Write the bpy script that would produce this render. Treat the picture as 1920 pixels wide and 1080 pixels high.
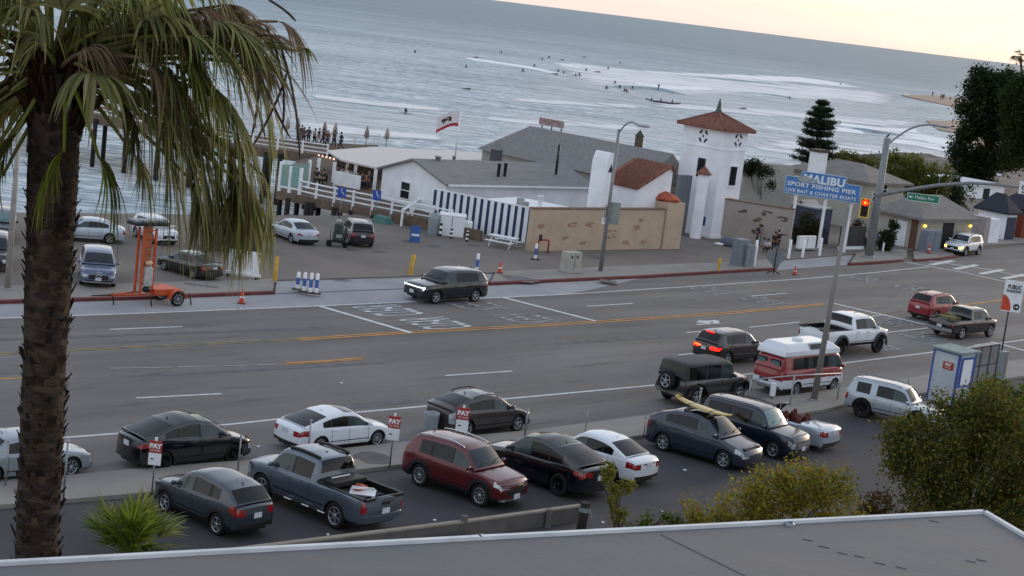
import bpy, bmesh, math, random
import numpy as np
from mathutils import Vector, Matrix
for _o in list(bpy.data.objects): bpy.data.objects.remove(_o)
SC = bpy.context.scene
COL = SC.collection
rnd = random.Random(7)
# ------------------------------------------------------------------ camera
FPX, CH, PIT, ROL = 3200.0, 16.6, 0.16501, 0.12217      # focal in px of a 1920 wide picture, height, pitch, roll
_cp, _sp, _c, _s = math.cos(PIT), math.sin(PIT), math.cos(ROL), math.sin(ROL)
CF = Vector((0, _cp, -_sp)); _U = Vector((0, _sp, _cp)); _R = Vector((1, 0, 0))
CR = _c*_R + _s*_U; CU = -_s*_R + _c*_U
CO = Vector((0, 0, CH))
cam = bpy.data.cameras.new('camera'); camo = bpy.data.objects.new('camera', cam); COL.objects.link(camo)
M = Matrix((CR, CU, -CF)).transposed().to_4x4(); M.translation = CO
camo.matrix_world = M
cam.sensor_width = 36; cam.lens = FPX/1920*36; cam.clip_start = .5; cam.clip_end = 60000
SC.camera = camo
SC.cycles.transparent_max_bounces = 24
SC.render.resolution_x = 1024; SC.render.resolution_y = 576
# ------------------------------------------------------------------ world + sun
SUN_AZ, SUN_EL = math.radians(38), math.radians(11)     # azimuth from +Y towards +X
w = bpy.data.worlds.new('World'); SC.world = w; w.use_nodes = True
nt = w.node_tree; N = nt.nodes; LK = nt.links; N.clear()
sky = N.new('ShaderNodeTexSky'); sky.sky_type = 'NISHITA'; sky.sun_disc = False
sky.sun_elevation = SUN_EL; sky.sun_rotation = SUN_AZ; sky.air_density = 1.2; sky.dust_density = 3; sky.ozone_density = 1
tc = N.new('ShaderNodeTexCoord'); sx = N.new('ShaderNodeSeparateXYZ'); LK.new(tc.outputs['Generated'], sx.inputs[0])
cr = N.new('ShaderNodeValToRGB'); LK.new(sx.outputs[2], cr.inputs[0])
el = cr.color_ramp.elements; el[0].position = 0; el[0].color = (1.0, .87, .85, 1); el[1].position = 1; el[1].color = (.50, .56, .69, 1)
e = el.new(.035); e.color = (1.02, .94, .88, 1)
e = el.new(.075); e.color = (.80, .83, .91, 1)
e = el.new(.14); e.color = (.70, .76, .90, 1)
e = el.new(.35); e.color = (.62, .70, .86, 1)
# the side away from the sunset is plain pale blue
cr2 = N.new('ShaderNodeValToRGB'); LK.new(sx.outputs[2], cr2.inputs[0]); e2 = cr2.color_ramp.elements; e2[0].position = 0; e2[0].color = (.98, 1.0, 1.04, 1); e2[1].position = 1; e2[1].color = (.50, .56, .69, 1); e3 = cr2.color_ramp.elements.new(.3); e3.color = (.72, .78, .90, 1)
dt = N.new('ShaderNodeVectorMath'); dt.operation = 'DOT_PRODUCT'; LK.new(tc.outputs['Generated'], dt.inputs[0]); dt.inputs[1].default_value = (math.sin(SUN_AZ), math.cos(SUN_AZ), 0)
dr = N.new('ShaderNodeMapRange'); dr.inputs[1].default_value = -.1; dr.inputs[2].default_value = .75; LK.new(dt.outputs['Value'], dr.inputs[0])
cm = N.new('ShaderNodeMix'); cm.data_type = 'RGBA'; LK.new(dr.outputs[0], cm.inputs[0]); LK.new(cr2.outputs[0], cm.inputs[6]); LK.new(cr.outputs[0], cm.inputs[7])
nz = N.new('ShaderNodeTexNoise'); nz.inputs['Scale'].default_value = 3.5; nz.inputs['Detail'].default_value = 6
mp = N.new('ShaderNodeMapping'); mp.inputs['Scale'].default_value = (1, 1, 9); LK.new(tc.outputs['Generated'], mp.inputs[0]); LK.new(mp.outputs[0], nz.inputs['Vector'])
cl = N.new('ShaderNodeMapRange'); cl.inputs[1].default_value = .35; cl.inputs[2].default_value = .7; cl.inputs[3].default_value = .9; cl.inputs[4].default_value = 1.1
LK.new(nz.outputs[0], cl.inputs[0])
mm = N.new('ShaderNodeVectorMath'); mm.operation = 'SCALE'; LK.new(cm.outputs[2], mm.inputs[0]); LK.new(cl.outputs[0], mm.inputs['Scale'])
b1 = N.new('ShaderNodeBackground'); b1.inputs[1].default_value = .05; LK.new(sky.outputs[0], b1.inputs[0])
b2 = N.new('ShaderNodeBackground'); b2.inputs[1].default_value = .88; LK.new(mm.outputs[0], b2.inputs[0])
ad = N.new('ShaderNodeAddShader'); LK.new(b1.outputs[0], ad.inputs[0]); LK.new(b2.outputs[0], ad.inputs[1])
wo = N.new('ShaderNodeOutputWorld'); LK.new(ad.outputs[0], wo.inputs[0])
sl = bpy.data.lights.new('sun', 'SUN'); sl.energy = .9; sl.angle = math.radians(14); sl.color = (1, .86, .70)
so = bpy.data.objects.new('sun', sl); COL.objects.link(so)
sd = Vector((math.sin(SUN_AZ)*math.cos(SUN_EL), math.cos(SUN_AZ)*math.cos(SUN_EL), math.sin(SUN_EL)))
so.rotation_euler = (-sd).to_track_quat('-Z', 'Y').to_euler(); so.location = sd*400
vs = SC.view_settings; vs.view_transform = 'Standard'; vs.look = 'None'; vs.exposure = 0; vs.gamma = 1; vs.use_curve_mapping = False
# ------------------------------------------------------------------ measuring helpers (photo pixels -> places in the world)
def ray(px, py): return CF*FPX + CR*(px-960) + CU*(540-py)
def G(px, py, z=0.0):
    d = ray(px, py); t = (z-CH)/d.z; return CO + d*t
def RAYY(px, py, Y):
    d = ray(px, py); return CO + d*(Y/d.y)
def HH(P, py):
    v = Vector((P[0], P[1], 0))-CO; A = (540-py)/FPX
    return (A*v.dot(CF)-v.dot(CU))/(CU.z-A*CF.z)
def AL(P, d, px, z=0.0):
    v = Vector((P[0], P[1], z))-CO; B = (px-960)/FPX
    return (B*v.dot(CF)-v.dot(CR))/(d.dot(CR)-B*d.dot(CF))
def PR(P):
    v = Vector(P)-CO; z = v.dot(CF); return (960+FPX*v.dot(CR)/z, 540-FPX*v.dot(CU)/z)
RD = math.radians(44.6)
EV = Vector((math.cos(RD), math.sin(RD), 0)); NV = Vector((-math.sin(RD), math.cos(RD), 0))
def XY(v): return Vector((v[0], v[1], 0))
# ------------------------------------------------------------------ materials
def hx(h):
    h = h.lstrip('#'); r = []
    for i in (0, 2, 4):
        c = int(h[i:i+2], 16)/255; r.append(c/12.92 if c <= .04045 else ((c+.055)/1.055)**2.4)
    return (*r, 1)
MATS = {}
def mat(name, base=None, rough=.6, metal=0, coat=0, var=.12, vs=3.0, bump=0, bs=20, emit=None, es=0, spec=.5, stretch=None, col2=None, thr=(.42, .6), isl=None, alpha=None, ior=None):
    if name in MATS: return MATS[name]
    m = bpy.data.materials.new(name); m.use_nodes = True; nt = m.node_tree; n = nt.nodes; L = nt.links
    p = n['Principled BSDF']; b = hx(base) if isinstance(base, str) else (*base, 1)
    p.inputs['Base Color'].default_value = b; p.inputs['Roughness'].default_value = rough; p.inputs['Metallic'].default_value = metal
    p.inputs['Coat Weight'].default_value = coat; p.inputs['Coat Roughness'].default_value = .06; p.inputs['Specular IOR Level'].default_value = spec
    if ior: p.inputs['IOR'].default_value = ior
    if emit: p.inputs['Emission Color'].default_value = hx(emit); p.inputs['Emission Strength'].default_value = es
    t = n.new('ShaderNodeTexCoord'); v = t.outputs['Object']
    if stretch:
        mpn = n.new('ShaderNodeMapping'); mpn.inputs['Scale'].default_value = stretch; L.new(v, mpn.inputs[0]); v = mpn.outputs[0]
    if isl:
        g = n.new('ShaderNodeNewGeometry'); r = n.new('ShaderNodeValToRGB'); L.new(g.outputs['Random Per Island'], r.inputs[0])
        e = r.color_ramp.elements; e[0].color = hx(isl[0]); e[1].color = hx(isl[-1])
        for i, c in enumerate(isl[1:-1]): q = e.new((i+1)/(len(isl)-1)); q.color = hx(c)
        L.new(r.outputs[0], p.inputs['Base Color'])
    elif var > 0 or col2:
        z = n.new('ShaderNodeTexNoise'); z.inputs['Scale'].default_value = vs; z.inputs['Detail'].default_value = 5; L.new(v, z.inputs['Vector'])
        mr = n.new('ShaderNodeMapRange'); mr.inputs[1].default_value = thr[0]-.1 if not col2 else thr[0]; mr.inputs[2].default_value = thr[1]
        L.new(z.outputs[0], mr.inputs[0])
        mx = n.new('ShaderNodeMix'); mx.data_type = 'RGBA'; L.new(mr.outputs[0], mx.inputs[0])
        c2 = hx(col2) if col2 else tuple(min(1, c*(1+var)) for c in b[:3])+(1,)
        c1 = b if col2 else tuple(c*(1-var) for c in b[:3])+(1,)
        mx.inputs[6].default_value = c1; mx.inputs[7].default_value = c2; L.new(mx.outputs[2], p.inputs['Base Color'])
    if bump:
        z2 = n.new('ShaderNodeTexNoise'); z2.inputs['Scale'].default_value = bs; z2.inputs['Detail'].default_value = 4; L.new(v, z2.inputs['Vector'])
        bp = n.new('ShaderNodeBump'); bp.inputs['Strength'].default_value = bump; bp.inputs['Distance'].default_value = .05; L.new(z2.outputs[0], bp.inputs['Height']); L.new(bp.outputs[0], p.inputs['Normal'])
    MATS[name] = m; return m
def paint(name, c, metal=.35, rough=.30): return mat('paint_'+name, c, rough, metal, 1.0, var=.05, vs=1.2, spec=.6)
GLASSW = mat('screen_glass', '#18232a', .06, 0, 0, var=.25, vs=1.5, spec=.6)
GLASSF = mat('front_side_glass', '#2b3b3f', .08, 0, 0, var=.35, vs=2.5, spec=.6)
WHITE = mat('white_paint', '#eceef0', .6, var=.06, vs=1.5)
WHITE2 = mat('white_stucco', '#f0f1f5', .85, var=.07, vs=.7, bump=.15, bs=9)
GLASS = mat('car_glass', '#090c10', .06, 0, 0, var=0, spec=.45)
GLASSL = mat('pale_screen_glass', '#5f7f80', .06, 0, 1, var=.1)
BLACK = mat('black_plastic', '#15161a', .5, var=.1)
TYRE = mat('tyre_rubber', '#121214', .85, var=.1)
RIM = mat('alloy_rim', '#b8bcc2', .3, .8, var=.05)
RIMD = mat('dark_rim', '#1b1c20', .35, .6, var=.05)
CHROME = mat('chrome', '#d6d9dd', .15, 1, var=0)
PLATE = mat('plate', '#c9cdd4', .5, var=.15, vs=30)
HEADL = mat('headlamp_glass', '#aab2ba', .1, .3, 1, var=.2, vs=12)
TAILL = mat('tail_lamp_red', '#8c1218', .15, 0, 1, var=.15, vs=10)
HEADON = mat('headlamp_lit', '#fff6e0', .3, emit='#dcf0ff', es=5, var=0)
HEADYE = mat('headlamp_lit_yellow', '#fff0b0', .3, emit='#ffd84a', es=5, var=0)
TAILON = mat('tail_lamp_lit', '#ff2010', .3, emit='#ff1a0c', es=3.2, var=0)
TAILHOT = mat('tail_lamp_hot', '#ff6010', .3, emit='#ff5a14', es=6, var=0)
GALV = mat('galvanised_steel', '#8e9699', .5, .55, var=.08, vs=4)
DARKM = mat('dark_steel', '#2a2c2f', .5, .4, var=.1)
CONC = mat('concrete', '#8f8d8a', .9, var=.10, vs=.8, bump=.1, bs=30)
# ------------------------------------------------------------------ objects
def tag(o, label=None, cat=None, group=None, kind=None):
    if label: o['label'] = label
    if cat: o['category'] = cat
    if group: o['group'] = group
    if kind: o['kind'] = kind
    return o
def thing(name, label, cat, loc=(0, 0, 0), rz=0, group=None, scale=1):
    o = bpy.data.objects.new(name, None); COL.objects.link(o); o.empty_display_size = .3
    o.location = loc; o.rotation_euler = (0, 0, rz); o.scale = (scale,)*3
    return tag(o, label, cat, group)
def copy_tree(o, parent=None):
    c = o.copy(); COL.objects.link(c)
    if parent: c.parent = parent
    for ch in o.children: copy_tree(ch, c)
    return c
def link(name, me, parent=None):
    o = bpy.data.objects.new(name, me); COL.objects.link(o)
    if parent: o.parent = parent
    return o
class MB:
    def __init__(s): s.v = []; s.f = []; s.m = []; s.sm = []
    def add(s, vs, fs, mi=0, smooth=False):
        k = len(s.v); s.v += [tuple(v) for v in vs]
        for f in fs: s.f.append([i+k for i in f]); s.m.append(mi); s.sm.append(smooth)
        return s
    def box(s, x0, x1, y0, y1, z0, z1, mi=0):
        vs = [(x, y, z) for z in (z0, z1) for y in (y0, y1) for x in (x0, x1)]
        return s.add(vs, [(0, 2, 3, 1), (4, 5, 7, 6), (0, 1, 5, 4), (2, 6, 7, 3), (0, 4, 6, 2), (1, 3, 7, 5)], mi)
    def cbox(s, c, sz, mi=0, rz=0, M=None):
        R = M or Matrix.Rotation(rz, 3, 'Z')
        vs = [Vector(c)+R@Vector(((i-.5)*sz[0], (j-.5)*sz[1], (k-.5)*sz[2])) for k in (0, 1) for j in (0, 1) for i in (0, 1)]
        return s.add(vs, [(0, 2, 3, 1), (4, 5, 7, 6), (0, 1, 5, 4), (2, 6, 7, 3), (0, 4, 6, 2), (1, 3, 7, 5)], mi)
    def prism(s, poly, z0, z1, mi=0):      # poly list of (x,y[,..]) ; z0/z1 scalars
        n = len(poly); vs = [(p[0], p[1], z0) for p in poly]+[(p[0], p[1], z1) for p in poly]
        a = sum(poly[i][0]*poly[(i+1) % n][1]-poly[(i+1) % n][0]*poly[i][1] for i in range(n))
        fs = [list(range(n))[::-1], list(range(n, 2*n))]+[(i, (i+1) % n, n+(i+1) % n, n+i) for i in range(n)]
        if a < 0: fs = [list(f)[::-1] for f in fs]
        return s.add(vs, fs, mi)
    def tube(s, pts, r, n=8, mi=0, caps=True, smooth=True):
        pts = [Vector(p) for p in pts]; rs = r if isinstance(r, (list, tuple)) else [r]*len(pts)
        k = len(s.v); up = Vector((0, 0, 1)); ref = None
        for i, p in enumerate(pts):
            t = (pts[min(i+1, len(pts)-1)]-pts[max(i-1, 0)]).normalized()
            if ref is None: ref = (t.orthogonal()).normalized()
            u = (ref-t*ref.dot(t)).normalized(); ref = u; v = t.cross(u)
            for j in range(n):
                a = 2*math.pi*j/n; s.v.append(tuple(p+(u*math.cos(a)+v*math.sin(a))*rs[i]))
        for i in range(len(pts)-1):
            for j in range(n):
                s.f.append([k+i*n+j, k+i*n+(j+1) % n, k+(i+1)*n+(j+1) % n, k+(i+1)*n+j]); s.m.append(mi); s.sm.append(smooth)
        if caps:
            s.f.append([k+j for j in range(n)][::-1]); s.m.append(mi); s.sm.append(False)
            e = k+(len(pts)-1)*n; s.f.append([e+j for j in range(n)]); s.m.append(mi); s.sm.append(False)
        return s
    def lathe(s, prof, c=(0, 0, 0), axis='z', n=20, mi=0, smooth=True):   # prof (r, h)
        k = len(s.v)
        for r, h in prof:
            for j in range(n):
                a = 2*math.pi*j/n; q = (r*math.cos(a), r*math.sin(a), h)
                if axis == 'y': q = (q[0], h, q[1])
                if axis == 'x': q = (h, q[0], q[1])
                s.v.append((q[0]+c[0], q[1]+c[1], q[2]+c[2]))
        for i in range(len(prof)-1):
            for j in range(n):
                f = [k+i*n+j, k+i*n+(j+1) % n, k+(i+1)*n+(j+1) % n, k+(i+1)*n+j]
                s.f.append(f); s.m.append(mi); s.sm.append(smooth)
        return s
    def ball(s, c, r, n=8, mi=0):
        rr = r if isinstance(r, (tuple, list)) else (r, r, r); k = len(s.v)
        for i in range(n+1):
            for j in range(2*n):
                a = math.pi*i/n; b = math.pi*j/n
                s.v.append((c[0]+rr[0]*math.sin(a)*math.cos(b), c[1]+rr[1]*math.sin(a)*math.sin(b), c[2]+rr[2]*math.cos(a)))
        for i in range(n):
            for j in range(2*n):
                s.f.append([k+i*2*n+j, k+(i+1)*2*n+j, k+(i+1)*2*n+(j+1) % (2*n), k+i*2*n+(j+1) % (2*n)]); s.m.append(mi); s.sm.append(True)
        return s
    def mesh(s, name, mats):
        me = bpy.data.meshes.new(name); me.from_pydata(s.v, [], s.f)
        for m in (mats if isinstance(mats, (list, tuple)) else [mats]): me.materials.append(m)
        me.polygons.foreach_set('material_index', s.m); me.polygons.foreach_set('use_smooth', s.sm); me.update(); return me
    def build(s, name, mats, parent=None, bevel=0, fix=True):
        me = s.mesh(name, mats)
        if fix:
            bm = bmesh.new(); bm.from_mesh(me); bmesh.ops.recalc_face_normals(bm, faces=bm.faces); bm.to_mesh(me); bm.free()
        o = link(name, me, parent)
        if bevel:
            b = o.modifiers.new('bevel', 'BEVEL'); b.width = bevel; b.segments = 2; b.limit_method = 'ANGLE'
        return o
def text_mesh(txt, size, m, parent, name='lettering', loc=(0, 0, 0), rot=(0, 0, 0), ext=.004, sx=1.0, off=0.0, align='CENTER', sp=1.0):
    c = bpy.data.curves.new('txt', 'FONT'); c.body = txt; c.size = size; c.extrude = ext; c.align_x = align; c.align_y = 'CENTER'; c.offset = off; c.resolution_u = 3; c.space_character = sp
    o = bpy.data.objects.new('txt', c); COL.objects.link(o)
    dg = bpy.context.evaluated_depsgraph_get(); me = bpy.data.meshes.new_from_object(o.evaluated_get(dg))
    bpy.data.objects.remove(o); bpy.data.curves.remove(c)
    me.transform(Matrix.Diagonal((sx, 1, 1, 1))); me.materials.clear(); me.materials.append(m)
    q = link(name, me, parent); q.location = loc; q.rotation_euler = rot; return q
# ------------------------------------------------------------------ ground, sea, roads
def ground_mat():
    m = bpy.data.materials.new('old_asphalt'); m.use_nodes = True; nt = m.node_tree; n = nt.nodes; L = nt.links; p = n['Principled BSDF']; p.inputs['Roughness'].default_value = .75; p.inputs['Specular IOR Level'].default_value = .3
    t = n.new('ShaderNodeTexCoord'); mp = n.new('ShaderNodeMapping'); mp.vector_type = 'POINT'; mp.inputs['Rotation'].default_value = (0, 0, -RD); L.new(t.outputs['Object'], mp.inputs[0])
    def noise(sc, det, st=(1, 1, 1)):
        m2 = n.new('ShaderNodeMapping'); m2.inputs['Scale'].default_value = st; L.new(mp.outputs[0], m2.inputs[0])
        z = n.new('ShaderNodeTexNoise'); z.inputs['Scale'].default_value = sc; z.inputs['Detail'].default_value = det; L.new(m2.outputs[0], z.inputs['Vector']); return z.outputs[0]
    def rng(v, a, b, c, d):
        r = n.new('ShaderNodeMapRange'); r.inputs[1].default_value = a; r.inputs[2].default_value = b; r.inputs[3].default_value = c; r.inputs[4].default_value = d; L.new(v, r.inputs[0]); return r.outputs[0]
    def mul(a, b):
        k = n.new('ShaderNodeMath'); k.operation = 'MULTIPLY'; L.new(a, k.inputs[0]); L.new(b, k.inputs[1]); return k.outputs[0]
    a = rng(noise(.5, 5, (.05, 1, 1)), .3, .7, .76, 1.16)     # wear streaks along the lanes
    b = rng(noise(.12, 4), .3, .7, .88, 1.12)
    c = rng(noise(30, 2), .3, .7, .9, 1.1)
    d = rng(noise(1.3, 6, (.15, 1, 1)), .58, .70, 1, .72)
    vo = n.new('ShaderNodeTexVoronoi'); vo.feature = 'DISTANCE_TO_EDGE'; vo.inputs['Scale'].default_value = .16
    dz = n.new('ShaderNodeTexNoise'); dz.inputs['Scale'].default_value = .9; dz.inputs['Detail'].default_value = 4; L.new(mp.outputs[0], dz.inputs['Vector'])
    vm = n.new('ShaderNodeVectorMath'); vm.operation = 'MULTIPLY_ADD'; L.new(dz.outputs['Color'], vm.inputs[0]); vm.inputs[1].default_value = (2.2, 2.2, 0); L.new(mp.outputs[0], vm.inputs[2]); L.new(vm.outputs[0], vo.inputs['Vector'])
    cr = rng(vo.outputs['Distance'], .0, .005, .80, 1)
    k = mul(mul(mul(a, b), mul(c, d)), cr)
    v = n.new('ShaderNodeVectorMath'); v.operation = 'SCALE'; v.inputs[0].default_value = (.158, .149, .143); L.new(k, v.inputs['Scale']); L.new(v.outputs[0], p.inputs['Base Color'])
    return m
ASPH = ground_mat()
LOTA = mat('fresh_asphalt', '#464548', .8, var=.12, vs=.35, bump=.15, bs=60, spec=.3)
PIERA = mat('pier_lot_asphalt', '#766f69', .85, var=.10, vs=.25, bump=.1, bs=50, spec=.25)
SHLD = mat('gutter_concrete', '#94969a', .85, var=.08, vs=.4, spec=.3)
SIDE = mat('pavement_concrete', '#8c8883', .9, var=.08, vs=.6, spec=.3)
MARK = mat('road_white', '#c6c9cb', .7, var=.15, vs=2.5)
MARKF = mat('road_white_worn', '#a4a6a8', .8, col2='#66676a', vs=3.2, thr=(.45, .66))
MARKY = mat('road_yellow', '#c08432', .7, var=.22, vs=1.2)
MARKY2 = mat('road_yellow_worn', '#96814d', .8, col2='#67675f', vs=1.6, thr=(.4, .6))
KRED = mat('kerb_red', '#683232', .8, var=.25, vs=2)
EARTH = mat('earth', '#5c574c', .95, var=.2, vs=.2)
SAND = mat('sand', '#a08e7d', .95, var=.12, vs=.05)
def sheet(name, pts, z, m, kind='structure', label=None, cat=None):
    b = MB(); n = len(pts); b.add([(p[0], p[1], z) for p in pts], [list(range(n))]); me = b.mesh(name, m)
    bm = bmesh.new(); bm.from_mesh(me)
    for f in bm.faces:
        if f.normal.z < 0: f.normal_flip()
    bmesh.ops.triangulate(bm, faces=bm.faces); bm.to_mesh(me); bm.free()
    o = link(name, me); return tag(o, label, cat, kind=kind)
def slab(name, px, z0, z1, m, zpx=0.0, kind='structure'):
    pts = [G(x, y, zpx) for x, y in px]; b = MB(); b.prism([(p.x, p.y) for p in pts], z0, z1)
    me = b.mesh(name, m); bm = bmesh.new(); bm.from_mesh(me); bmesh.ops.triangulate(bm, faces=[f for f in bm.faces if len(f.verts) > 4]); bmesh.ops.recalc_face_normals(bm, faces=bm.faces); bm.to_mesh(me); bm.free()
    return tag(link(name, me), kind=kind)
SEA = -4.5
coast = [(-500, 385), (0, 400), (300, 403), (500, 404), (540, 402), (640, 408), (735, 398), (800, 370), (1000, 345), (1300, 335), (1480, 318), (1620, 300), (1760, 296), (2000, 300), (2500, 330)]
cw = [G(x, y, 0) for x, y in coast]
land = [(-260, cw[0].y-60)]+[(p.x, p.y) for p in cw]+[(420, 150), (420, -60), (-260, -60)]
sheet('ground', land, -.02, EARTH)
b = MB()   # the bank that falls from the lot to the water
lp = [(-260, cw[0].y-60)]+[(p.x, p.y) for p in cw]
vs_ = []
for i, p in enumerate(lp):
    vs_ += [(p[0], p[1], -.03), (p[0]-.5, p[1]+6, SEA-.8)]
b.add(vs_, [(2*i, 2*i+2, 2*i+3, 2*i+1) for i in range(len(lp)-1)])
tag(b.build('shore_bank', mat('bank_rock', '#6b6258', .95, var=.35, vs=.9, bump=.6, bs=1.2)), kind='structure')
def sea_mat():
    m = bpy.data.materials.new('sea_water'); m.use_nodes = True; nt = m.node_tree; n = nt.nodes; L = nt.links; p = n['Principled BSDF']
    p.inputs['Roughness'].default_value = .4; p.inputs['Specular IOR Level'].default_value = .16; p.inputs['IOR'].default_value = 1.33
    t = n.new('ShaderNodeTexCoord'); mp = n.new('ShaderNodeMapping'); mp.inputs['Rotation'].default_value = (0, 0, math.radians(-4)); L.new(t.outputs['Object'], mp.inputs[0])
    def noise(sc, det, st, dist=0):
        m2 = n.new('ShaderNodeMapping'); m2.inputs['Scale'].default_value = st; L.new(mp.outputs[0], m2.inputs[0])
        z = n.new('ShaderNodeTexNoise'); z.inputs['Scale'].default_value = sc; z.inputs['Detail'].default_value = det; z.inputs['Distortion'].default_value = dist; L.new(m2.outputs[0], z.inputs['Vector']); return z.outputs[0]
    def rng(v, a, b, c, d):
        r = n.new('ShaderNodeMapRange'); r.inputs[1].default_value = a; r.inputs[2].default_value = b; r.inputs[3].default_value = c; r.inputs[4].default_value = d; L.new(v, r.inputs[0]); return r.outputs[0]
    def op(o, a, b):
        k = n.new('ShaderNodeMath'); k.operation = o; 
        for i, q in enumerate((a, b)):
            if isinstance(q, (int, float)): k.inputs[i].default_value = q
            else: L.new(q, k.inputs[i])
        return k.outputs[0]
    near = n.new('ShaderNodeSeparateXYZ'); L.new(t.outputs['Object'], near.inputs[0])
    nr = rng(near.outputs[1], 120, 900, 1, 0)
    w1 = noise(.16, 6, (.28, 1, 1), .6); w2 = noise(1.1, 4, (.35, 1, 1), .4); w3 = noise(.012, 4, (.35, 1, 1))
    # ripple sheen painted into the colour as dark and pale, plus broken foam flecks
    chop = rng(w2, .45, .57, 0, 1); swell = rng(w1, .4, .64, 0, 1)
    fo = op('MULTIPLY', op('MULTIPLY', rng(w2, .495, .58, 0, 1), rng(w1, .40, .54, .35, 1)), rng(near.outputs[1], 250, 800, 1.0, .05))
    big = rng(w3, .35, .65, 0, 1)
    mx = n.new('ShaderNodeMix'); mx.data_type = 'RGBA'; mx.inputs[6].default_value = (.105, .175, .22, 1); mx.inputs[7].default_value = (.66, .76, .80, 1)
    f0 = op('ADD', op('ADD', op('MULTIPLY', swell, .38), op('MULTIPLY', chop, .34)), op('MULTIPLY', big, .28)); f0 = op('MULTIPLY', f0, rng(near.outputs[1], 330, 1500, 1, .22)); L.new(f0, mx.inputs[0])
    m3 = n.new('ShaderNodeMix'); m3.data_type = 'RGBA'; L.new(fo, m3.inputs[0]); L.new(mx.outputs[2], m3.inputs[6]); m3.inputs[7].default_value = (.75, .78, .78, 1)
    L.new(m3.outputs[2], p.inputs['Base Color'])
    hgt = op('ADD', op('MULTIPLY', w1, 1.6), op('MULTIPLY', w2, .35))
    bp = n.new('ShaderNodeBump'); bp.inputs['Strength'].default_value = 1; bp.inputs['Distance'].default_value = .9; L.new(hgt, bp.inputs['Height']); L.new(bp.outputs[0], p.inputs['Normal'])
    return m
sheet('sea', [(-26000, -200), (26000, -200), (26000, 52000), (-26000, 52000)], SEA, sea_mat())
# foam of the surf zone: ragged sheets lying on the water
def foam_mat(name, lo, hi, sc, st, alb=.82, amax=1):
    m = bpy.data.materials.new(name); m.use_nodes = True; nt = m.node_tree; n = nt.nodes; L = nt.links; p = n['Principled BSDF']
    p.inputs['Base Color'].default_value = (alb, alb*1.03, alb*1.04, 1); p.inputs['Roughness'].default_value = .8
    t = n.new('ShaderNodeTexCoord'); mp = n.new('ShaderNodeMapping'); mp.inputs['Scale'].default_value = st; L.new(t.outputs['Object'], mp.inputs[0])
    z = n.new('ShaderNodeTexNoise'); z.inputs['Scale'].default_value = sc; z.inputs['Detail'].default_value = 7; z.inputs['Distortion'].default_value = .5; L.new(mp.outputs[0], z.inputs['Vector'])
    uv = n.new('ShaderNodeVertexColor'); uv.layer_name = 'edge'
    ad = n.new('ShaderNodeMath'); ad.operation = 'MULTIPLY'; ad.inputs[1].default_value = .55; L.new(uv.outputs[0], ad.inputs[0])
    a2 = n.new('ShaderNodeMath'); a2.operation = 'ADD'; L.new(z.outputs[0], a2.inputs[0]); L.new(ad.outputs[0], a2.inputs[1])
    r = n.new('ShaderNodeMapRange'); r.inputs[1].default_value = lo+.55; r.inputs[2].default_value = hi+.55; r.inputs[4].default_value = amax; L.new(a2.outputs[0], r.inputs[0])
    L.new(r.outputs[0], p.inputs['Alpha']); return m
FOAM_S = foam_mat('foam_broken', .25, .46, .16, (.3, 1, 1), .76)
FOAM_D = foam_mat('foam_dense', .16, .36, .14, (.35, 1, 1), .86)
FOAM_W = foam_mat('foam_veil', .30, .62, .30, (.22, 1, 1), .74, .75)
nfo = 0
def foam(px_top, px_bot, m, lift=.015, rows=8):
    """sheet between two pixel polylines of equal length; opacity attribute fades to its rim"""
    global nfo; nfo += 1
    z = SEA+lift+nfo*.003; n = len(px_top); vs = []; ed = []; K = 4; tot = (n-1)*K+1
    for i in range(tot):
        a = i/K; j = min(int(a), n-2); t = a-j
        A = Vector(px_top[j]).lerp(Vector(px_top[j+1]), t); B = Vector(px_bot[j]).lerp(Vector(px_bot[j+1]), t)
        for r in range(rows+1):
            q = A.lerp(B, r/rows); g = G(q.x, q.y, z); vs.append(tuple(g))
            e = min(1, min(r, rows-r)/(rows*.3))*min(1, min(i, tot-1-i)/(tot*.12)); ed.append(e)
    b = MB(); b.add(vs, [((i*(rows+1)+r), (i+1)*(rows+1)+r, (i+1)*(rows+1)+r+1, i*(rows+1)+r+1) for i in range(tot-1) for r in range(rows)], 0, True)
    me = b.mesh('foam', m); ca = me.color_attributes.new('edge', 'FLOAT_COLOR', 'POINT')
    for i, e in enumerate(ed): ca.data[i].color = (e, e, e, 1)
    tag(link('surf_foam', me), kind='stuff')
foam([(1010, 112), (1100, 118), (1200, 130), (1320, 135), (1500, 142), (1660, 165)], [(1015, 124), (1100, 136), (1200, 150), (1320, 152), (1500, 156), (1660, 176)], FOAM_D)
foam([(1240, 162), (1290, 168), (1340, 170), (1400, 172)], [(1240, 170), (1290, 178), (1340, 177), (1400, 176)], FOAM_D)
foam([(1110, 126), (1180, 133), (1260, 145), (1370, 160)], [(1110, 146), (1180, 158), (1260, 168), (1370, 172)], FOAM_D)
foam([(860, 104), (920, 112), (990, 122), (1080, 140)], [(860, 111), (920, 119), (990, 130), (1080, 148)], FOAM_D)
foam([(1410, 168), (1460, 172), (1540, 182), (1640, 192)], [(1410, 174), (1460, 180), (1540, 190), (1640, 204)], FOAM_S)
foam([(1640, 240), (1690, 244), (1740, 250), (1800, 262)], [(1640, 254), (1690, 262), (1730, 266), (1800, 290)], FOAM_D)
foam([(1690, 172), (1720, 180), (1770, 192), (1860, 210)], [(1690, 178), (1720, 187), (1770, 202), (1860, 224)], FOAM_D)
foam([(1770, 226), (1830, 226), (1880, 228)], [(1740, 240), (1800, 254), (1880, 290)], FOAM_D)
foam([(1380, 198), (1450, 205), (1540, 214)], [(1380, 204), (1450, 212), (1540, 221)], FOAM_D)
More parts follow.
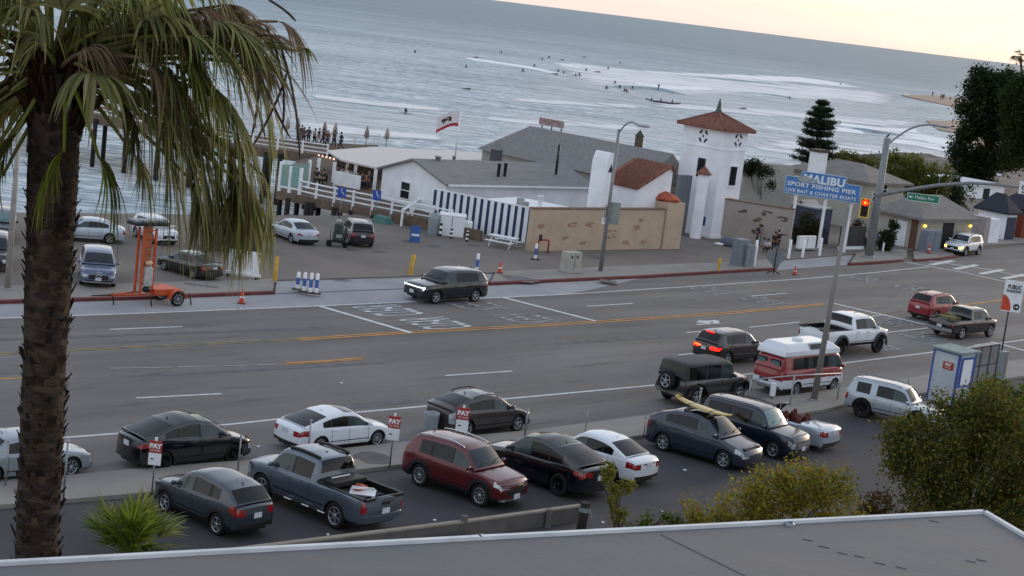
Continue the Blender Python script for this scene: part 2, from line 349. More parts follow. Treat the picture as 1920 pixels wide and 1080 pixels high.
foam([(1560, 226), (1640, 236), (1740, 240)], [(1560, 234), (1640, 246), (1740, 254)], FOAM_D)
foam([(1420, 232), (1500, 244), (1580, 252)], [(1420, 238), (1500, 252), (1580, 260)], FOAM_D)
foam([(1560, 262), (1660, 272), (1780, 280)], [(1560, 270), (1660, 284), (1780, 296)], FOAM_S)
foam([(1250, 152), (1400, 160), (1560, 174), (1680, 190)], [(1250, 162), (1400, 172), (1560, 186), (1680, 200)], FOAM_S)
foam([(1390, 262), (1480, 272), (1600, 280), (1700, 290)], [(1390, 282), (1480, 294), (1600, 300), (1700, 306)], FOAM_S)
foam([(960, 112), (1150, 122), (1400, 140), (1600, 160), (1780, 186)], [(880, 200), (1100, 214), (1380, 226), (1600, 236), (1790, 244)], FOAM_W, rows=20)
foam([(860, 190), (1150, 200), (1400, 214), (1600, 226), (1800, 240)], [(780, 282), (1100, 290), (1380, 300), (1600, 304), (1800, 304)], FOAM_W, rows=20)
foam([(420, 150), (600, 165), (800, 185), (960, 200)], [(300, 270), (560, 285), (780, 286), (960, 276)], FOAM_W, rows=20)
foam([(1000, 106), (1150, 120), (1300, 132), (1450, 143), (1600, 158), (1720, 178)], [(1010, 152), (1150, 172), (1300, 182), (1450, 190), (1600, 200), (1730, 204)], FOAM_S, rows=12)
foam([(1180, 186), (1320, 196), (1460, 204), (1620, 218), (1760, 228)], [(1180, 200), (1320, 210), (1460, 222), (1620, 236), (1760, 246)], FOAM_S)
foam([(880, 214), (1040, 224), (1240, 236)], [(880, 226), (1040, 238), (1240, 250)], FOAM_S)
foam([(940, 180), (1080, 188), (1220, 196)], [(940, 190), (1080, 200), (1220, 208)], FOAM_S)
foam([(1400, 252), (1540, 264), (1680, 278), (1790, 286)], [(1400, 276), (1540, 290), (1680, 300), (1790, 304)], FOAM_S, rows=10)
foam([(560, 170), (700, 186), (860, 200)], [(560, 184), (700, 200), (860, 216)], FOAM_S)
foam([(520, 218), (680, 236), (860, 250)], [(520, 240), (680, 258), (860, 270)], FOAM_S)
foam([(1180, 150), (1260, 158), (1350, 164)], [(1180, 158), (1260, 170), (1350, 172)], FOAM_D)
foam([(1500, 230), (1560, 236), (1630, 242)], [(1500, 238), (1560, 246), (1630, 254)], FOAM_D)
foam([(1660, 256), (1720, 262), (1790, 272)], [(1660, 268), (1720, 276), (1790, 292)], FOAM_D)
# swell faces: long low ridges of real water
def ridge(px, hgt, wid, foamy=True):
    b = MB(); n = len(px); K = 6; pts = []
    for i in range((n-1)*K+1):
        a = i/K; j = min(int(a), n-2); t = a-j; q = Vector(px[j]).lerp(Vector(px[j+1]), t); e = math.sin(math.pi*min(1, max(0, i/((n-1)*K))))**.5
        g = G(q.x, q.y, SEA); g.x += rnd.uniform(-.4, .4)
        for k, (dy, dz) in enumerate(((-wid, -.1), (-wid*.35, .35), (0, 1), (wid*.3, .8), (wid*1.4, -.1))): pts.append((g.x, g.y+dy, SEA+dz*hgt*e-.05))
    b.add(pts, [(i*5+k, (i+1)*5+k, (i+1)*5+k+1, i*5+k+1) for i in range((n-1)*K) for k in range(4)], 0, True)
    tag(b.build('swell', MATS_SEA), kind='structure')
MATS_SEA = mat('swell_face', '#7f949c', .3, var=.3, vs=.5, stretch=(.3, 1, 1), bump=.5, bs=1.5)
ridge([(1130, 163), (1180, 166), (1235, 170), (1290, 180)], .9, 2.2)
ridge([(1260, 142), (1340, 148), (1420, 156), (1500, 164)], .7, 3)
ridge([(1590, 240), (1640, 250), (1700, 256)], .8, 2)
ridge([(1360, 172), (1440, 178), (1500, 186)], .5, 2)
# far sand spit and the beach behind the trees
slab('beach', [(1690, 178), (1730, 178), (1790, 182), (1860, 184), (2100, 200), (2100, 250), (1920, 226), (1840, 206), (1780, 198), (1735, 188)], SEA-.2, SEA+.55, SAND, SEA+.5)
slab('beach_near', [(1736, 226), (1770, 227), (1850, 224), (2000, 230), (2100, 320), (1900, 310), (1820, 268), (1800, 250), (1762, 243)], SEA-.2, SEA+.35, SAND, SEA+.3)
# roads
def P2(l, z=0): return [XY(G(x, y, z)) for x, y in l]
far = [(-60, 600), (0, 597), (280, 587), (560, 575.5), (800, 565), (1060, 552), (1300, 537), (1520, 522), (1640, 511), (1745, 500)]
near = [(-60, 832), (118, 821), (223, 813), (431, 796), (523, 786), (730, 768), (940, 749), (1080, 736), (1233, 722), (1400, 702), (1574, 682), (1745, 661), (1960, 632)]
kerbf = [(-80, 573), (0, 570), (260, 562), (515, 552), (913, 536), (1200, 522), (1451, 507), (1590, 498)]
kerbn = [(-80, 912), (116, 899), (275, 884), (468, 869), (620, 850), (723, 838), (1000, 812), (1214, 783), (1437, 752), (1585, 731), (1745, 706), (1885, 682), (1960, 671)]
kw = P2(kerbf); kn = P2(kerbn)
road = kw + [kw[-1]+EV*3.0, G(1740, 486), G(1800, 484), G(1836, 470), G(1960, 452)]+[G(2300, 470), G(2300, 640)] + kn[::-1]
sheet('road', [(p[0], p[1]) for p in road], 0.0, ASPH)
LOT = P2([(-120, 965), (114, 945), (285, 930), (450, 912), (673, 887), (755, 877), (1000, 850), (1180, 825), (1400, 795), (1541, 774), (1597, 760), (1740, 740), (1875, 716), (2200, 670), (2500, 1300), (-300, 1500)])
sheet('parking_lot', [(p.x, p.y) for p in LOT], .004, LOTA)
shp = kw[:6]+[XY(G(1330, 514))] + P2([(1330, 535), (1130, 548), (1060, 552), (800, 565), (560, 575.5), (280, 587), (0, 597), (-60, 600)])
sheet('gutter', [(p.x, p.y) for p in shp[:6]+P2([(1100, 545), (1060, 552), (800, 565), (560, 575.5), (280, 587), (0, 597), (-60, 600)])], .004, SHLD)
# far pavement in three lengths with a dropped driveway, near pavement, kerbs
BK = [(-80, 545), (0, 541), (140, 538), (330, 533), (520, 527), (760, 520), (960, 511), (1200, 501), (1380, 494), (1480, 487), (1640, 474), (1760, 470)]
def strip_slab(name, A, B, z, m):
    b = MB(); P = P2(A)+P2(B)[::-1]; b.prism([(p.x, p.y) for p in P], -.05, z)
    me = b.mesh(name, m); bm = bmesh.new(); bm.from_mesh(me); bmesh.ops.triangulate(bm, faces=[f for f in bm.faces if len(f.verts) > 4]); bmesh.ops.recalc_face_normals(bm, faces=bm.faces); bm.to_mesh(me); bm.free(); tag(link(name, me), kind='structure')
strip_slab('pavement', [(-80, 571), (0, 568), (260, 560), (510, 550)], [(-80, 545), (0, 541), (140, 538), (330, 533), (515, 527)], .14, SIDE)
strip_slab('driveway', [(516, 551), (913, 535)], [(518, 527), (760, 520), (925, 513)], .025, SHLD)
strip_slab('pavement', [(919, 533), (1200, 520), (1451, 505)], [(929, 513), (1200, 501), (1380, 494), (1462, 488)], .14, SIDE)
strip_slab('driveway', [(1456, 507), (1588, 497)], [(1466, 488), (1600, 478)], .025, SHLD)
strip_slab('pavement', [(1594, 496), (1640, 493), (1688, 490), (1700, 484)], [(1606, 477), (1640, 474), (1690, 470), (1700, 472)], .14, SIDE)
strip_slab('pavement', [(1714, 489), (1760, 486), (1790, 482)], [(1712, 474), (1740, 468), (1775, 466)], .14, SIDE)
strip_slab('pavement', [(1842, 462), (1880, 460), (1960, 456)], [(1835, 456), (1880, 448), (1960, 440)], .14, SIDE)
strip_slab('near_pavement', kerbn, [(-120, 965), (114, 945), (285, 930), (450, 912), (673, 887), (755, 877), (1000, 850), (1180, 825), (1400, 795), (1541, 774), (1597, 760), (1740, 740), (1875, 716), (1960, 703)], .14, SIDE)
def kerb(name, px, w_, z, m):
    P = P2(px)
    for i in range(len(P)-1):
        pass
    b = MB(); L_ = []; R_ = []
    for i, p in enumerate(P):
        d = (P[min(i+1, len(P)-1)]-P[max(0, i-1)]).normalized(); q = Vector((-d.y, d.x, 0)); L_.append(p+q*w_/2); R_.append(p-q*w_/2)
    b.prism([(p.x, p.y) for p in R_+L_[::-1]], -.04, z)
    o = b.build(name, m); return tag(o, kind='structure')
kerb('kerb', [(-80, 572), (0, 569), (260, 561), (512, 551)], .3, .16, KRED)
kerb('kerb', [(917, 534), (1200, 521), (1451, 506)], .3, .16, KRED)
kerb('kerb', [(1592, 497), (1640, 494), (1690, 490)], .34, .16, KRED)
kerb('kerb', [(1714, 490), (1760, 487), (1792, 482)], .34, .16, KRED)
PL = P2([(-300, 560), (0, 542), (140, 539), (330, 534), (515, 528), (760, 521), (960, 512), (1200, 502), (1380, 495), (1480, 488), (1640, 475), (1700, 471), (1775, 465), (1835, 455), (1960, 440), (2200, 430), (2300, 320), (1800, 300), (1480, 322), (1300, 336), (1000, 347), (800, 372), (735, 399), (640, 407), (522, 407), (300, 404), (0, 401), (-300, 395)])
bb = MB(); bb.prism([(p.x, p.y) for p in PL], -.05, .1); me = bb.mesh('pier_parking_lot', PIERA); bm = bmesh.new(); bm.from_mesh(me); bmesh.ops.triangulate(bm, faces=[f for f in bm.faces if len(f.verts) > 4]); bmesh.ops.recalc_face_normals(bm, faces=bm.faces); bm.to_mesh(me); bm.free(); tag(link('pier_parking_lot', me), kind='structure')
# painted lines
def line(px, w_, m, name='road_line', z=.010):
    P = P2(px); b = MB(); L_ = []; R_ = []
    for i, p in enumerate(P):
        d = (P[min(i+1, len(P)-1)]-P[max(0, i-1)]).normalized(); q = Vector((-d.y, d.x, 0)); L_.append(p+q*w_/2); R_.append(p-q*w_/2)
    n = len(P); vs = [(p.x, p.y, z) for p in L_+R_]
    b.add(vs, [(i+n, i+1+n, i+1, i) for i in range(n-1)]); tag(b.build(name, m), kind='structure')
line(far, .16, MARK); line(near, .17, MARK)
line([(0, 665.5), (139, 657.8), (560, 638)], .14, MARKY2); line([(0, 662.5), (139, 655), (560, 635.5)], .13, MARKY2)
line([(560, 638), (771, 624.5), (900, 618), (1060, 609), (1360, 589), (1544, 571.5)], .16, MARKY, z=.012); line([(560, 635), (771, 621.5), (1060, 606), (1360, 586), (1544, 569.5)], .14, MARKY, z=.014)
line([(1640, 588), (1800, 573)], .16, MARKY2, z=.012); line([(1800, 573), (1876, 563), (1960, 556)], .2, MARKY)
line([(0, 711), (60, 708)], .15, MARKY); line([(535, 681), (610, 677), (682, 671)], .16, MARKY, z=.012); line([(535, 684), (682, 674)], .1, MARKY, z=.013)
line([(200, 691), (400, 687), (535, 683)], .10, MARKF); 
for l in ([(205, 618), (342, 612.5)], [(255, 746.5), (415, 738.5)], [(835, 704.5), (960, 696)], [(1100, 574.5), (1187, 569)], [(1408, 555.5), (1474, 550)], [(1272, 666), (1302, 662.5)],
          [(1286, 624), (1325, 620.5)], [(1405, 614), (1500, 604)], [(1610, 596), (1660, 590)], [(1660, 624), (1740, 615)], [(1825, 648), (1860, 643)]): line(l, .15, MARK)
for l in ([(600, 574.5), (771, 624.5)], [(945, 558.5), (1117, 602.5)], [(1557, 568), (1735, 609)], [(1858, 641), (1960, 668)]): line(l, .34, MARK, 'stop_line', .016)
for l in ([(1700, 492), (1810, 512), (1960, 545)], [(1740, 489), (1850, 505), (1960, 527)]): line(l, .3, MARK, 'crosswalk_line', .016)
for x, y in ((1745, 497), (1790, 505), (1838, 514), (1880, 523), (1925, 532)):
    line([(x, y), (x+42, y-8)], .5, MARK, 'crosswalk_bar', .018)
# words painted on the road (read by drivers coming from the right)
def roadword(txt, px, ang, wid, ln, m=MARKF):
    g = G(*px); o = text_mesh(txt, 1, m, None, 'road_word', (g.x, g.y, .017), (0, 0, ang), 0.0, sp=1.05)
    me = o.data; xs = [v.co.x for v in me.vertices]; ys = [v.co.y for v in me.vertices]
    me.transform(Matrix.Diagonal((wid/(max(xs)-min(xs)), ln/(max(ys)-min(ys)), 1, 1))); tag(o, kind='structure')
A_ = RD+math.pi/2
roadword('CLEAR', (733, 582), A_, 2.5, 3.3, MARK); roadword('CLEAR', (822, 606), A_, 2.5, 3.3, MARK)
roadword('KEEP', (898, 573), A_, 2.2, 3.0, MARKF); roadword('KEEP', (990, 597), A_, 2.3, 3.0, MARKF)
roadword('XING', (1340, 546), A_, 2.3, 2.6); roadword('XING', (1437, 565), A_, 2.3, 2.6)
roadword('PED', (1627, 523), A_, 2.0, 2.4); roadword('PED', (1712, 540), A_, 2.0, 2.4)
roadword('KEEP', (1635, 650), A_-math.pi, 2.2, 2.8); roadword('CLEAR', (1728, 632), A_-math.pi, 2.2, 2.8)
roadword('CLEAR', (1665, 605), A_-math.pi, 2.2, 2.8)
def arrow(px, ang):
    g = G(*px); b = MB(); s = 1.15
    b.add([(x*s, y*s, .017) for x, y in ((-1.3, -.08), (.5, -.08), (.5, .1), (.9, .35), (.9, .62), (-.05, .62), (-.05, .85), (-.85, .42), (-.05, -.02), (-.05, .3), (.3, .3), (.1, .1), (-1.3, .1))], [list(range(13))])
    o = b.build('turn_arrow', MARK); o.location = (g.x, g.y, 0); o.rotation_euler = (0, 0, ang); me = o.data
    bm = bmesh.new(); bm.from_mesh(me); bmesh.ops.triangulate(bm, faces=bm.faces); bm.to_mesh(me); bm.free(); tag(o, kind='structure')
arrow((1338, 607), RD)
# manholes, stains, patches
for (x, y, z, r, c) in ((878, 571, .016, .5, '#4b4b4e'), (1140, 527, .15, .7, '#5b5a5c'), (975, 523, .15, 1.2, '#6a6568'), (700, 858, .15, .75, '#5f5c5a'), (1452, 549, .016, .3, '#55565a'), (713, 472, .112, .5, '#555'), (660, 468, .112, .45, '#555'), (765, 452, .112, .4, '#55555a'), (815, 461, .112, .5, '#5a5a5c'), (886, 460, .112, .45, '#55555a'), (640, 525, .03, .6, '#6a6a6c'), (1120, 483, .112, .6, '#5c5a59')):
    g = G(x, y, z); b = MB(); a_ = [rnd.uniform(.75, 1.1) for _ in range(14)]
    b.add([(g.x+r*a_[i]*math.cos(i*.449), g.y+r*a_[i]*math.sin(i*.449), z) for i in range(14)], [list(range(14))]); c = c if len(c) == 7 else '#555558'
    tag(b.build('stain', mat('stain'+c, c, .9, var=.2, vs=3)), kind='structure')
for x, y in ((1330, 795), (1425, 793), (878, 906), (615, 1003), (700, 972), (815, 976), (640, 719), (1284, 882), (1240, 960), (1010, 972), (1130, 980), (488, 969), (485, 838)):
    g = G(x, y, .004 if y > 780 else 0); b = MB(); b.ball((g.x, g.y, .02), (.09*rnd.uniform(.5, 1.2), .07, .03), 4)
    tag(b.build('litter', WHITE), 'small white scrap of litter lying on the asphalt', 'litter', 'scraps of litter on the asphalt')
# sealed utility cuts in the lanes: slightly darker tar
for pts_ in ([(0, 634), (620, 612), (620, 616), (0, 639)], [(1040, 640), (1260, 628), (1262, 633), (1040, 646)], [(300, 700), (720, 678), (722, 682), (302, 705)], [(640, 760), (800, 746), (812, 752), (652, 767)]):
    q_ = P2(pts_); sheet('tar_patch', [(p.x, p.y) for p in q_], .007, mat('tar', '#58585c', .75, var=.25, vs=1.5))
# white stall lines in the near lot
for l in ([(1130, 858), (1180, 895)], [(468, 925), (600, 990)], [(330, 900), (345, 935)]): pass
# ------------------------------------------------------------------ vehicles
def interp(pts, u):
    if u <= pts[0][0]: return pts[0][1]
    for (a, b), (c, d) in zip(pts, pts[1:]):
        if u <= c:
            t = (u-a)/(c-a) if c > a else 0; return b+(d-b)*t
    return pts[-1][1]
def smooth_interp(pts, u, r=.012):
    return (interp(pts, u-r)+2*interp(pts, u)+interp(pts, u+r))/4
WH = {}
def wheel_meshes(r, wd, style, dark):
    k = (r, wd, style, dark)
    if k in WH: return WH[k]
    ri = r*.68
    t = MB(); t.lathe([(ri, -wd*.5), (r*.93, -wd*.5), (r, -wd*.36), (r, wd*.36), (r*.93, wd*.5), (ri, wd*.5), (ri*.97, wd*.25)], axis='y', n=28)
    m = MB(); m.lathe([(ri, wd*.44), (ri*.93, wd*.47), (ri*.9, wd*.30), (ri*.5, wd*.12), (.001, wd*.12)], axis='y', n=28, mi=1)
    m.lathe([(ri*1.0, wd*.40), (ri*1.0, wd*.48), (ri*.9, wd*.48), (ri*.88, wd*.36)], axis='y', n=28, mi=0)
    ns = {'five': 5, 'six': 6, 'multi': 10, 'steel': 8}[style]
    for i in range(ns):
        a = 2*math.pi*i/ns+.3; w1 = ri*(.30 if ns <= 6 else .14); w2 = ri*(.17 if ns <= 6 else .10)
        ca, sa = math.cos(a), math.sin(a)
        def P(rr, s, h): return (rr*ca-s*sa, h, rr*sa+s*ca)
        m.add([P(ri*.1, -w1*.5, wd*.40), P(ri*.1, w1*.5, wd*.40), P(ri*.92, w2*.5, wd*.45), P(ri*.92, -w2*.5, wd*.45), P(ri*.1, -w1*.5, wd*.2), P(ri*.1, w1*.5, wd*.2), P(ri*.92, w2*.5, wd*.25), P(ri*.92, -w2*.5, wd*.25)],
              [(0, 1, 2, 3), (0, 4, 5, 1), (1, 5, 6, 2), (3, 2, 6, 7), (0, 3, 7, 4)])
    m.lathe([(ri*.2, wd*.2), (ri*.2, wd*.43), (.001, wd*.46)], axis='y', n=12)
    a = t.mesh('tyre', TYRE); b = m.mesh('rim', [RIMD if dark else RIM, BLACK])
    for me in (a, b):
        bm = bmesh.new(); bm.from_mesh(me); bmesh.ops.recalc_face_normals(bm, faces=bm.faces); bm.to_mesh(me); bm.free()
    WH[k] = (a, b); return WH[k]
def add_wheel(root, x, y, r, wd, style='five', dark=False, side=1, name='wheel', z=None, rz=0):
    tm, rm = wheel_meshes(r, wd, style, dark)
    o = link(name, tm, root); o.location = (x, y, r if z is None else z)
    o.rotation_euler = (0, 0, (0 if side > 0 else math.pi)+rz); q = link('rim', rm, o); return o
PRE = {
 'sedan': dict(top=[(0, .60), (.02, .70), (.06, .76), (.26, .93), (.5, .95), (.8, 1.0), (.95, 1.03), (1, .95)], R=[(.275, .93), (.42, 1.37), (.46, 1.42), (.54, 1.44), (.64, 1.42), (.72, 1.34), (.88, 1.03)], ws=(.275, .43), rw=(.70, .88), win=[(.31, .49), (.505, .655), (.665, .76)], H=1.44, fo=.19, ro=.22, rw_=.33, clr=.2),
 'hatch': dict(top=[(0, .62), (.02, .72), (.06, .78), (.24, .95), (.5, 1.0), (.9, 1.08), (1, 1.02)], R=[(.25, .96), (.41, 1.38), (.50, 1.47), (.60, 1.48), (.75, 1.40), (.90, 1.22), (.97, 1.08)], ws=(.25, .42), rw=(.74, .93), win=[(.29, .49), (.505, .68), (.69, .80)], H=1.48, fo=.19, ro=.20, rw_=.33, clr=.2),
 'suv': dict(top=[(0, .80), (.015, .92), (.05, .97), (.27, 1.07), (.5, 1.08), (.9, 1.12), (1, 1.08)], R=[(.265, 1.07), (.385, 1.53), (.45, 1.64), (.56, 1.68), (.78, 1.65), (.87, 1.60), (.91, 1.50), (.975, 1.13)], ws=(.265, .40), rw=(.885, .97), win=[(.30, .485), (.50, .685), (.715, .825)], H=1.68, fo=.19, ro=.21, rw_=.36, clr=.26),
 'coupesuv': dict(top=[(0, .75), (.015, .9), (.05, .95), (.24, 1.07), (.6, 1.1), (.9, 1.18), (1, 1.12)], R=[(.235, 1.07), (.38, 1.58), (.47, 1.68), (.56, 1.69), (.68, 1.60), (.80, 1.44), (.93, 1.19)], ws=(.235, .39), rw=(.70, .93), win=[(.28, .47), (.485, .65), (.66, .78)], H=1.69, fo=.18, ro=.22, rw_=.39, clr=.26),
 'pickup': dict(top=[(0, 1.0), (.012, 1.1), (.19, 1.2), (.5, 1.22), (1, 1.22)], R=[(.205, 1.2), (.285, 1.74), (.33, 1.84), (.45, 1.86), (.565, 1.83), (.59, 1.74), (.605, 1.24)], ws=(.205, .30), rw=(.575, .605), win=[(.235, .395), (.41, .555)], H=1.86, fo=.165, ro=.22, rw_=.40, clr=.36, bed=(.625, .985)),
 'boxy': dict(top=[(0, .95), (.015, 1.08), (.22, 1.15), (.5, 1.16), (1, 1.16)], R=[(.26, 1.15), (.315, 1.72), (.35, 1.80), (.6, 1.82), (.95, 1.81), (.985, 1.75), (.995, 1.18)], ws=(.26, .33), rw=(.975, .997), win=[(.29, .46), (.48, .68), (.70, .94)], H=1.82, fo=.16, ro=.19, rw_=.40, clr=.36),
}
def vehicle(name, label, kind, L, W, pos, hd, sc, pm, H=None, z0=0, cat='car', roofm=None, wheels='five', dark=False, clad=None, head=None, tail=None, rails=None, plate=(1, 1), group='vehicles', over=None,
            cladroof=None, grille=BLACK, glassf=None, tb=None, tl=None, hl=None, mirrors=True, extra=None, handles=None, chromeline=False):
    S = dict(PRE[kind]); S.update(over or {})
    kH = (H or S['H'])/S['H']; root = thing(name, label, cat, (pos[0], pos[1], z0), math.radians(hd), group, sc); root.scale = (sc, sc, sc*(S.get('zs') or (1.10 if sc < 1.0 and pos[1] < 82 else 1.04)))
    xu = lambda u: L/2-u*L
    rw_ = S['rw_']; clr = S['clr']; xF = xu(S['fo']); xR = xu(1-S['ro']); ra = rw_*1.17; hw = W/2
    top = [(u, z*kH) for u, z in S['top']]; R = [(u, z*kH) for u, z in S['R']]
    def plan(x):
        t = max(0, (abs(x)-(L/2-.75))/.75); return hw*(1-(.16 if x > 0 else .12)*t**2.4)
    def ztop(x):
        u = (L/2-x)/L; return smooth_interp(top, u, .006)
    def zbot(x):
        e = max(0, (abs(x)-(L/2-.35))/.35); z = clr+.07*e
        for xw in (xF, xR):
            if abs(x-xw) < ra: z = max(z, rw_*.97+math.sqrt(ra*ra-(x-xw)**2)*.98 if abs(x-xw) < ra else z)
        return z
    crown = S.get('crown', .05)
    def prof(z, zs):
        s = (z-clr)/(zs-clr); s = max(0, min(1, s))
        if s < .25: return 1-.07*(1-s/.25)**2
        if s > .55: return 1-.05*((s-.55)/.45)**2
        return 1
    def sidey(x, z): return plan(x)*prof(z, ztop(x)-crown)
    xs = set(np.linspace(-L/2, L/2, 45).round(4))
    for xw in (xF, xR):
        for k in np.linspace(-1, 1, 15): xs.add(round(xw+ra*math.sin(k*math.pi/2), 4))
    for d in (.015, .04, .09, .16): xs.add(round(L/2-d, 4)); xs.add(round(-L/2+d, 4))
    bed = S.get('bed')
    if bed: xs.add(round(xu(bed[0]), 4)); xs.add(round(xu(bed[1]), 4))
    xs = sorted(xs); xs = [x for i, x in enumerate(xs) if i == 0 or x-xs[i-1] > .004]
    T = [0, .08, .2, .32, .44, .54, .64, .74, .84, .92, 1.0]; YT = [.955, .86, .6, .3, 0]
    bul = S.get('bulge', .14)
    def fin(x, y, z):
        r = max(0, (abs(x)-(L/2-.6))/.6); s = 1 if x > 0 else -1
        nose = 0
        return (x+s*bul*(1-(y/hw)**2)*r*r-s*bul*.55*r*r-s*.05*r*r*max(0, (z-.75*ztop(x)))/.3, y, z)
    rings = []
    for x in xs:
        zb, zt = zbot(x), ztop(x); zs = zt-crown
        e = max(0, (abs(x)-(L/2-.05))/.05); zb += .05*e; zs -= .04*e; zt -= .035*e
        ring = [(plan(x)*(1-.02*e)*prof(zb+t*(zs-zb), zs), zb+t*(zs-zb)) for t in T]
        yb = ring[-1][0]
        ring += [(yb*f/.955*.98 if f > .9 else yb*f, zs+(zt-zs)*(1-(f**2))*1.0) for f in YT[1:]]
        rings.append(ring)
    nT, nr = len(T), len(rings[0])
    parts = {}
    def face(cat_, q, smooth=True): parts.setdefault(cat_, []).append(q)
    hl = hl or (.60, .84, .58, .22); tl = tl or (.66, .9, .6, .16)
    zfront = ztop(L/2-.05)
    def cls(x, y, z, cap):
        ax = abs(x); fy = abs(y)/hw; zt = ztop(x if ax < L/2-.02 else math.copysign(L/2-.03, x))
        if x > 0:
            zr = z/zt
            if (cap and fy > hl[2] or (not cap and x > L/2-hl[3])) and hl[0] < zr < hl[1]: return 'headlight'
            if cap and fy < .5 and .56 < zr < .86 and grille: return 'grille'
            if cap and zr < .5 and clr+.06 < z and fy < .72: return 'intake'
        else:
            zr = z/zt
            if (cap and fy > tl[2] or (not cap and x < -L/2+tl[3])) and tl[0] < zr < tl[1]: return 'taillight'
            if cap and clad is not None and zr < .45: return 'bumper'
            if cap and z < clr+.2: return 'bumper'
        if clad is not None and not cap:
            for xw in (xF, xR):
                if (x-xw)**2+(z-rw_)**2 < (ra+.10)**2: return 'cladding'
            if z < clr+.13: return 'cladding'
        elif not cap and z < clr+.05: return 'cladding' if clad is None else 'cladding'
        return 'body'
    for i in range(len(xs)-1):
        for j in range(nr-1):
            xm = (xs[i]+xs[i+1])/2; a, b_ = rings[i], rings[i+1]
            ym = (a[j][0]+b_[j][0]+a[j+1][0]+b_[j+1][0])/4; zm = (a[j][1]+b_[j][1]+a[j+1][1]+b_[j+1][1])/4
            u = (L/2-xm)/L
            if bed and bed[0] < u < bed[1] and j >= nT+0: continue
            if S.get('cockpit') and S['cockpit'][0] < u < S['cockpit'][1] and j >= nT: continue
            c = cls(xm, ym, zm, False) if j < nT-1 else 'body'
            for s in (1, -1):
                q = [fin(xs[i], s*a[j][0], a[j][1]), fin(xs[i+1], s*b_[j][0], b_[j][1]), fin(xs[i+1], s*b_[j+1][0], b_[j+1][1]), fin(xs[i], s*a[j+1][0], a[j+1][1])]
                face(c, q if s < 0 else q[::-1])
    CC = [-1, -.88, -.76, -.64, -.5, -.3, 0, .3, .5, .64, .76, .88, 1]
    for end in (0, -1):
        ring = rings[end]; x = xs[end]
        for j in range(nr-1):
            for k in range(len(CC)-1):
                y0, y1 = CC[k], CC[k+1]; q = [fin(x, ring[j][0]*y0, ring[j][1]), fin(x, ring[j][0]*y1, ring[j][1]), fin(x, ring[j+1][0]*y1, ring[j+1][1]), fin(x, ring[j+1][0]*y0, ring[j+1][1])]
                c = cls(x, ring[j][0]*(y0+y1)/2, (ring[j][1]+ring[j+1][1])/2, True) if j < nT-1 else 'body'
                face(c, q if end == -1 else q[::-1])
    # greenhouse
    if R and not S.get('nogh'):
        u0, u1 = R[0][0], R[-1][0]; us = set(np.linspace(u0, u1, 30).round(4))
        for a, b_ in S['win']: us |= {round(a, 4), round(b_, 4)}
        us |= {round(v, 4) for v in (*S['ws'], *S['rw'], S['ws'][0]+.012, S['rw'][1]-.006)}
        us = sorted(us); us = [v for i, v in enumerate(us) if i == 0 or v-us[i-1] > .0015]
        tum = S.get('tum', .30); TT = [0, .07, .33, .62, .92, 1]; G2 = []
        for u in us:
            x = xu(u); bz = ztop(x)-crown*.9; rz_ = max(smooth_interp(R, u, .006), bz+.01); h = rz_-bz; rr = min(.09, .35*h)
            yb = sidey(x, bz)*.985
            ring = [(yb-tum*t*(h-rr), bz+t*(h-rr)) for t in TT]; yt = ring[-1][0]; crn = min(.035, .3*h)
            ring += [(yt*.965, rz_-rr*.42), (yt*.87, rz_-rr*.08), (yt*.6, rz_+crn*.5), (yt*.3, rz_+crn*.88), (0, rz_+crn)]; G2.append((x, ring, h))
        n2 = len(G2[0][1]); hmax = max(g[2] for g in G2)
        def fin2(x, y, z, u):
            s = 0
            if u < S['ws'][1]+.05: s = .10*(1-(y/hw)**2)*min(1, (S['ws'][1]+.05-u)/.05)
            if u > S['rw'][0]-.04: s = -.08*(1-(y/hw)**2)*min(1, (u-S['rw'][0]+.04)/.04)
            return (x+s, y, z)
        for i in range(len(us)-1):
            um = (us[i]+us[i+1])/2; (xa, a, ha), (xb, b_, hb) = G2[i], G2[i+1]
            for j in range(n2-1):
                c = 'roof' if (roofm and j >= 5) else 'body'
                if j < 5:
                    if 1 <= j <= 3 and any(w0 < um < w1 for w0, w1 in S['win']) and min(ha, hb) > .22*hmax: c = 'front_window' if S['win'][0][0] < um < S['win'][0][1] else 'side_window'
                    elif 1 <= j <= 3 and S['win'][0][0] < um < S['win'][-1][1] : c = 'body' if S.get('pil') and um > .6 else 'pillar'
                else:
                    if S['ws'][0]+.012 < um < S['ws'][1] and j >= 7: c = 'windscreen'
                    elif S['rw'][0] < um < S['rw'][1]-.006 and j >= 7: c = 'rear_window'
                    elif cladroof and j >= 7 and S['ws'][1]+cladroof[0] < um < cladroof[1]: c = 'roof_glass'
                for s in (1, -1):
                    q = [fin2(xa, s*a[j][0], a[j][1], us[i]), fin2(xb, s*b_[j][0], b_[j][1], us[i+1]), fin2(xb, s*b_[j+1][0], b_[j+1][1], us[i+1]), fin2(xa, s*a[j+1][0], a[j+1][1], us[i])]
                    face(c, q if s > 0 else q[::-1])
        (xb, b_, hb) = G2[-1]
        for j in range(n2-1): face('body', [(xb, -b_[j][0], b_[j][1]), (xb, b_[j][0], b_[j][1]), (xb, b_[j+1][0], b_[j+1][1]), (xb, -b_[j+1][0], b_[j+1][1])])
    MM = {'body': pm, 'roof': roofm or pm, 'side_window': GLASS, 'windscreen': glassf or GLASSW, 'front_window': GLASSF, 'rear_window': GLASS, 'roof_glass': GLASS, 'pillar': BLACK, 'headlight': head or HEADL, 'taillight': tail or TAILL, 'grille': grille or BLACK, 'intake': BLACK, 'bumper': clad or pm if clad else BLACK, 'cladding': clad or BLACK}
    if S.get('lower'): MM['lower_panel'] = S['lower'][1]
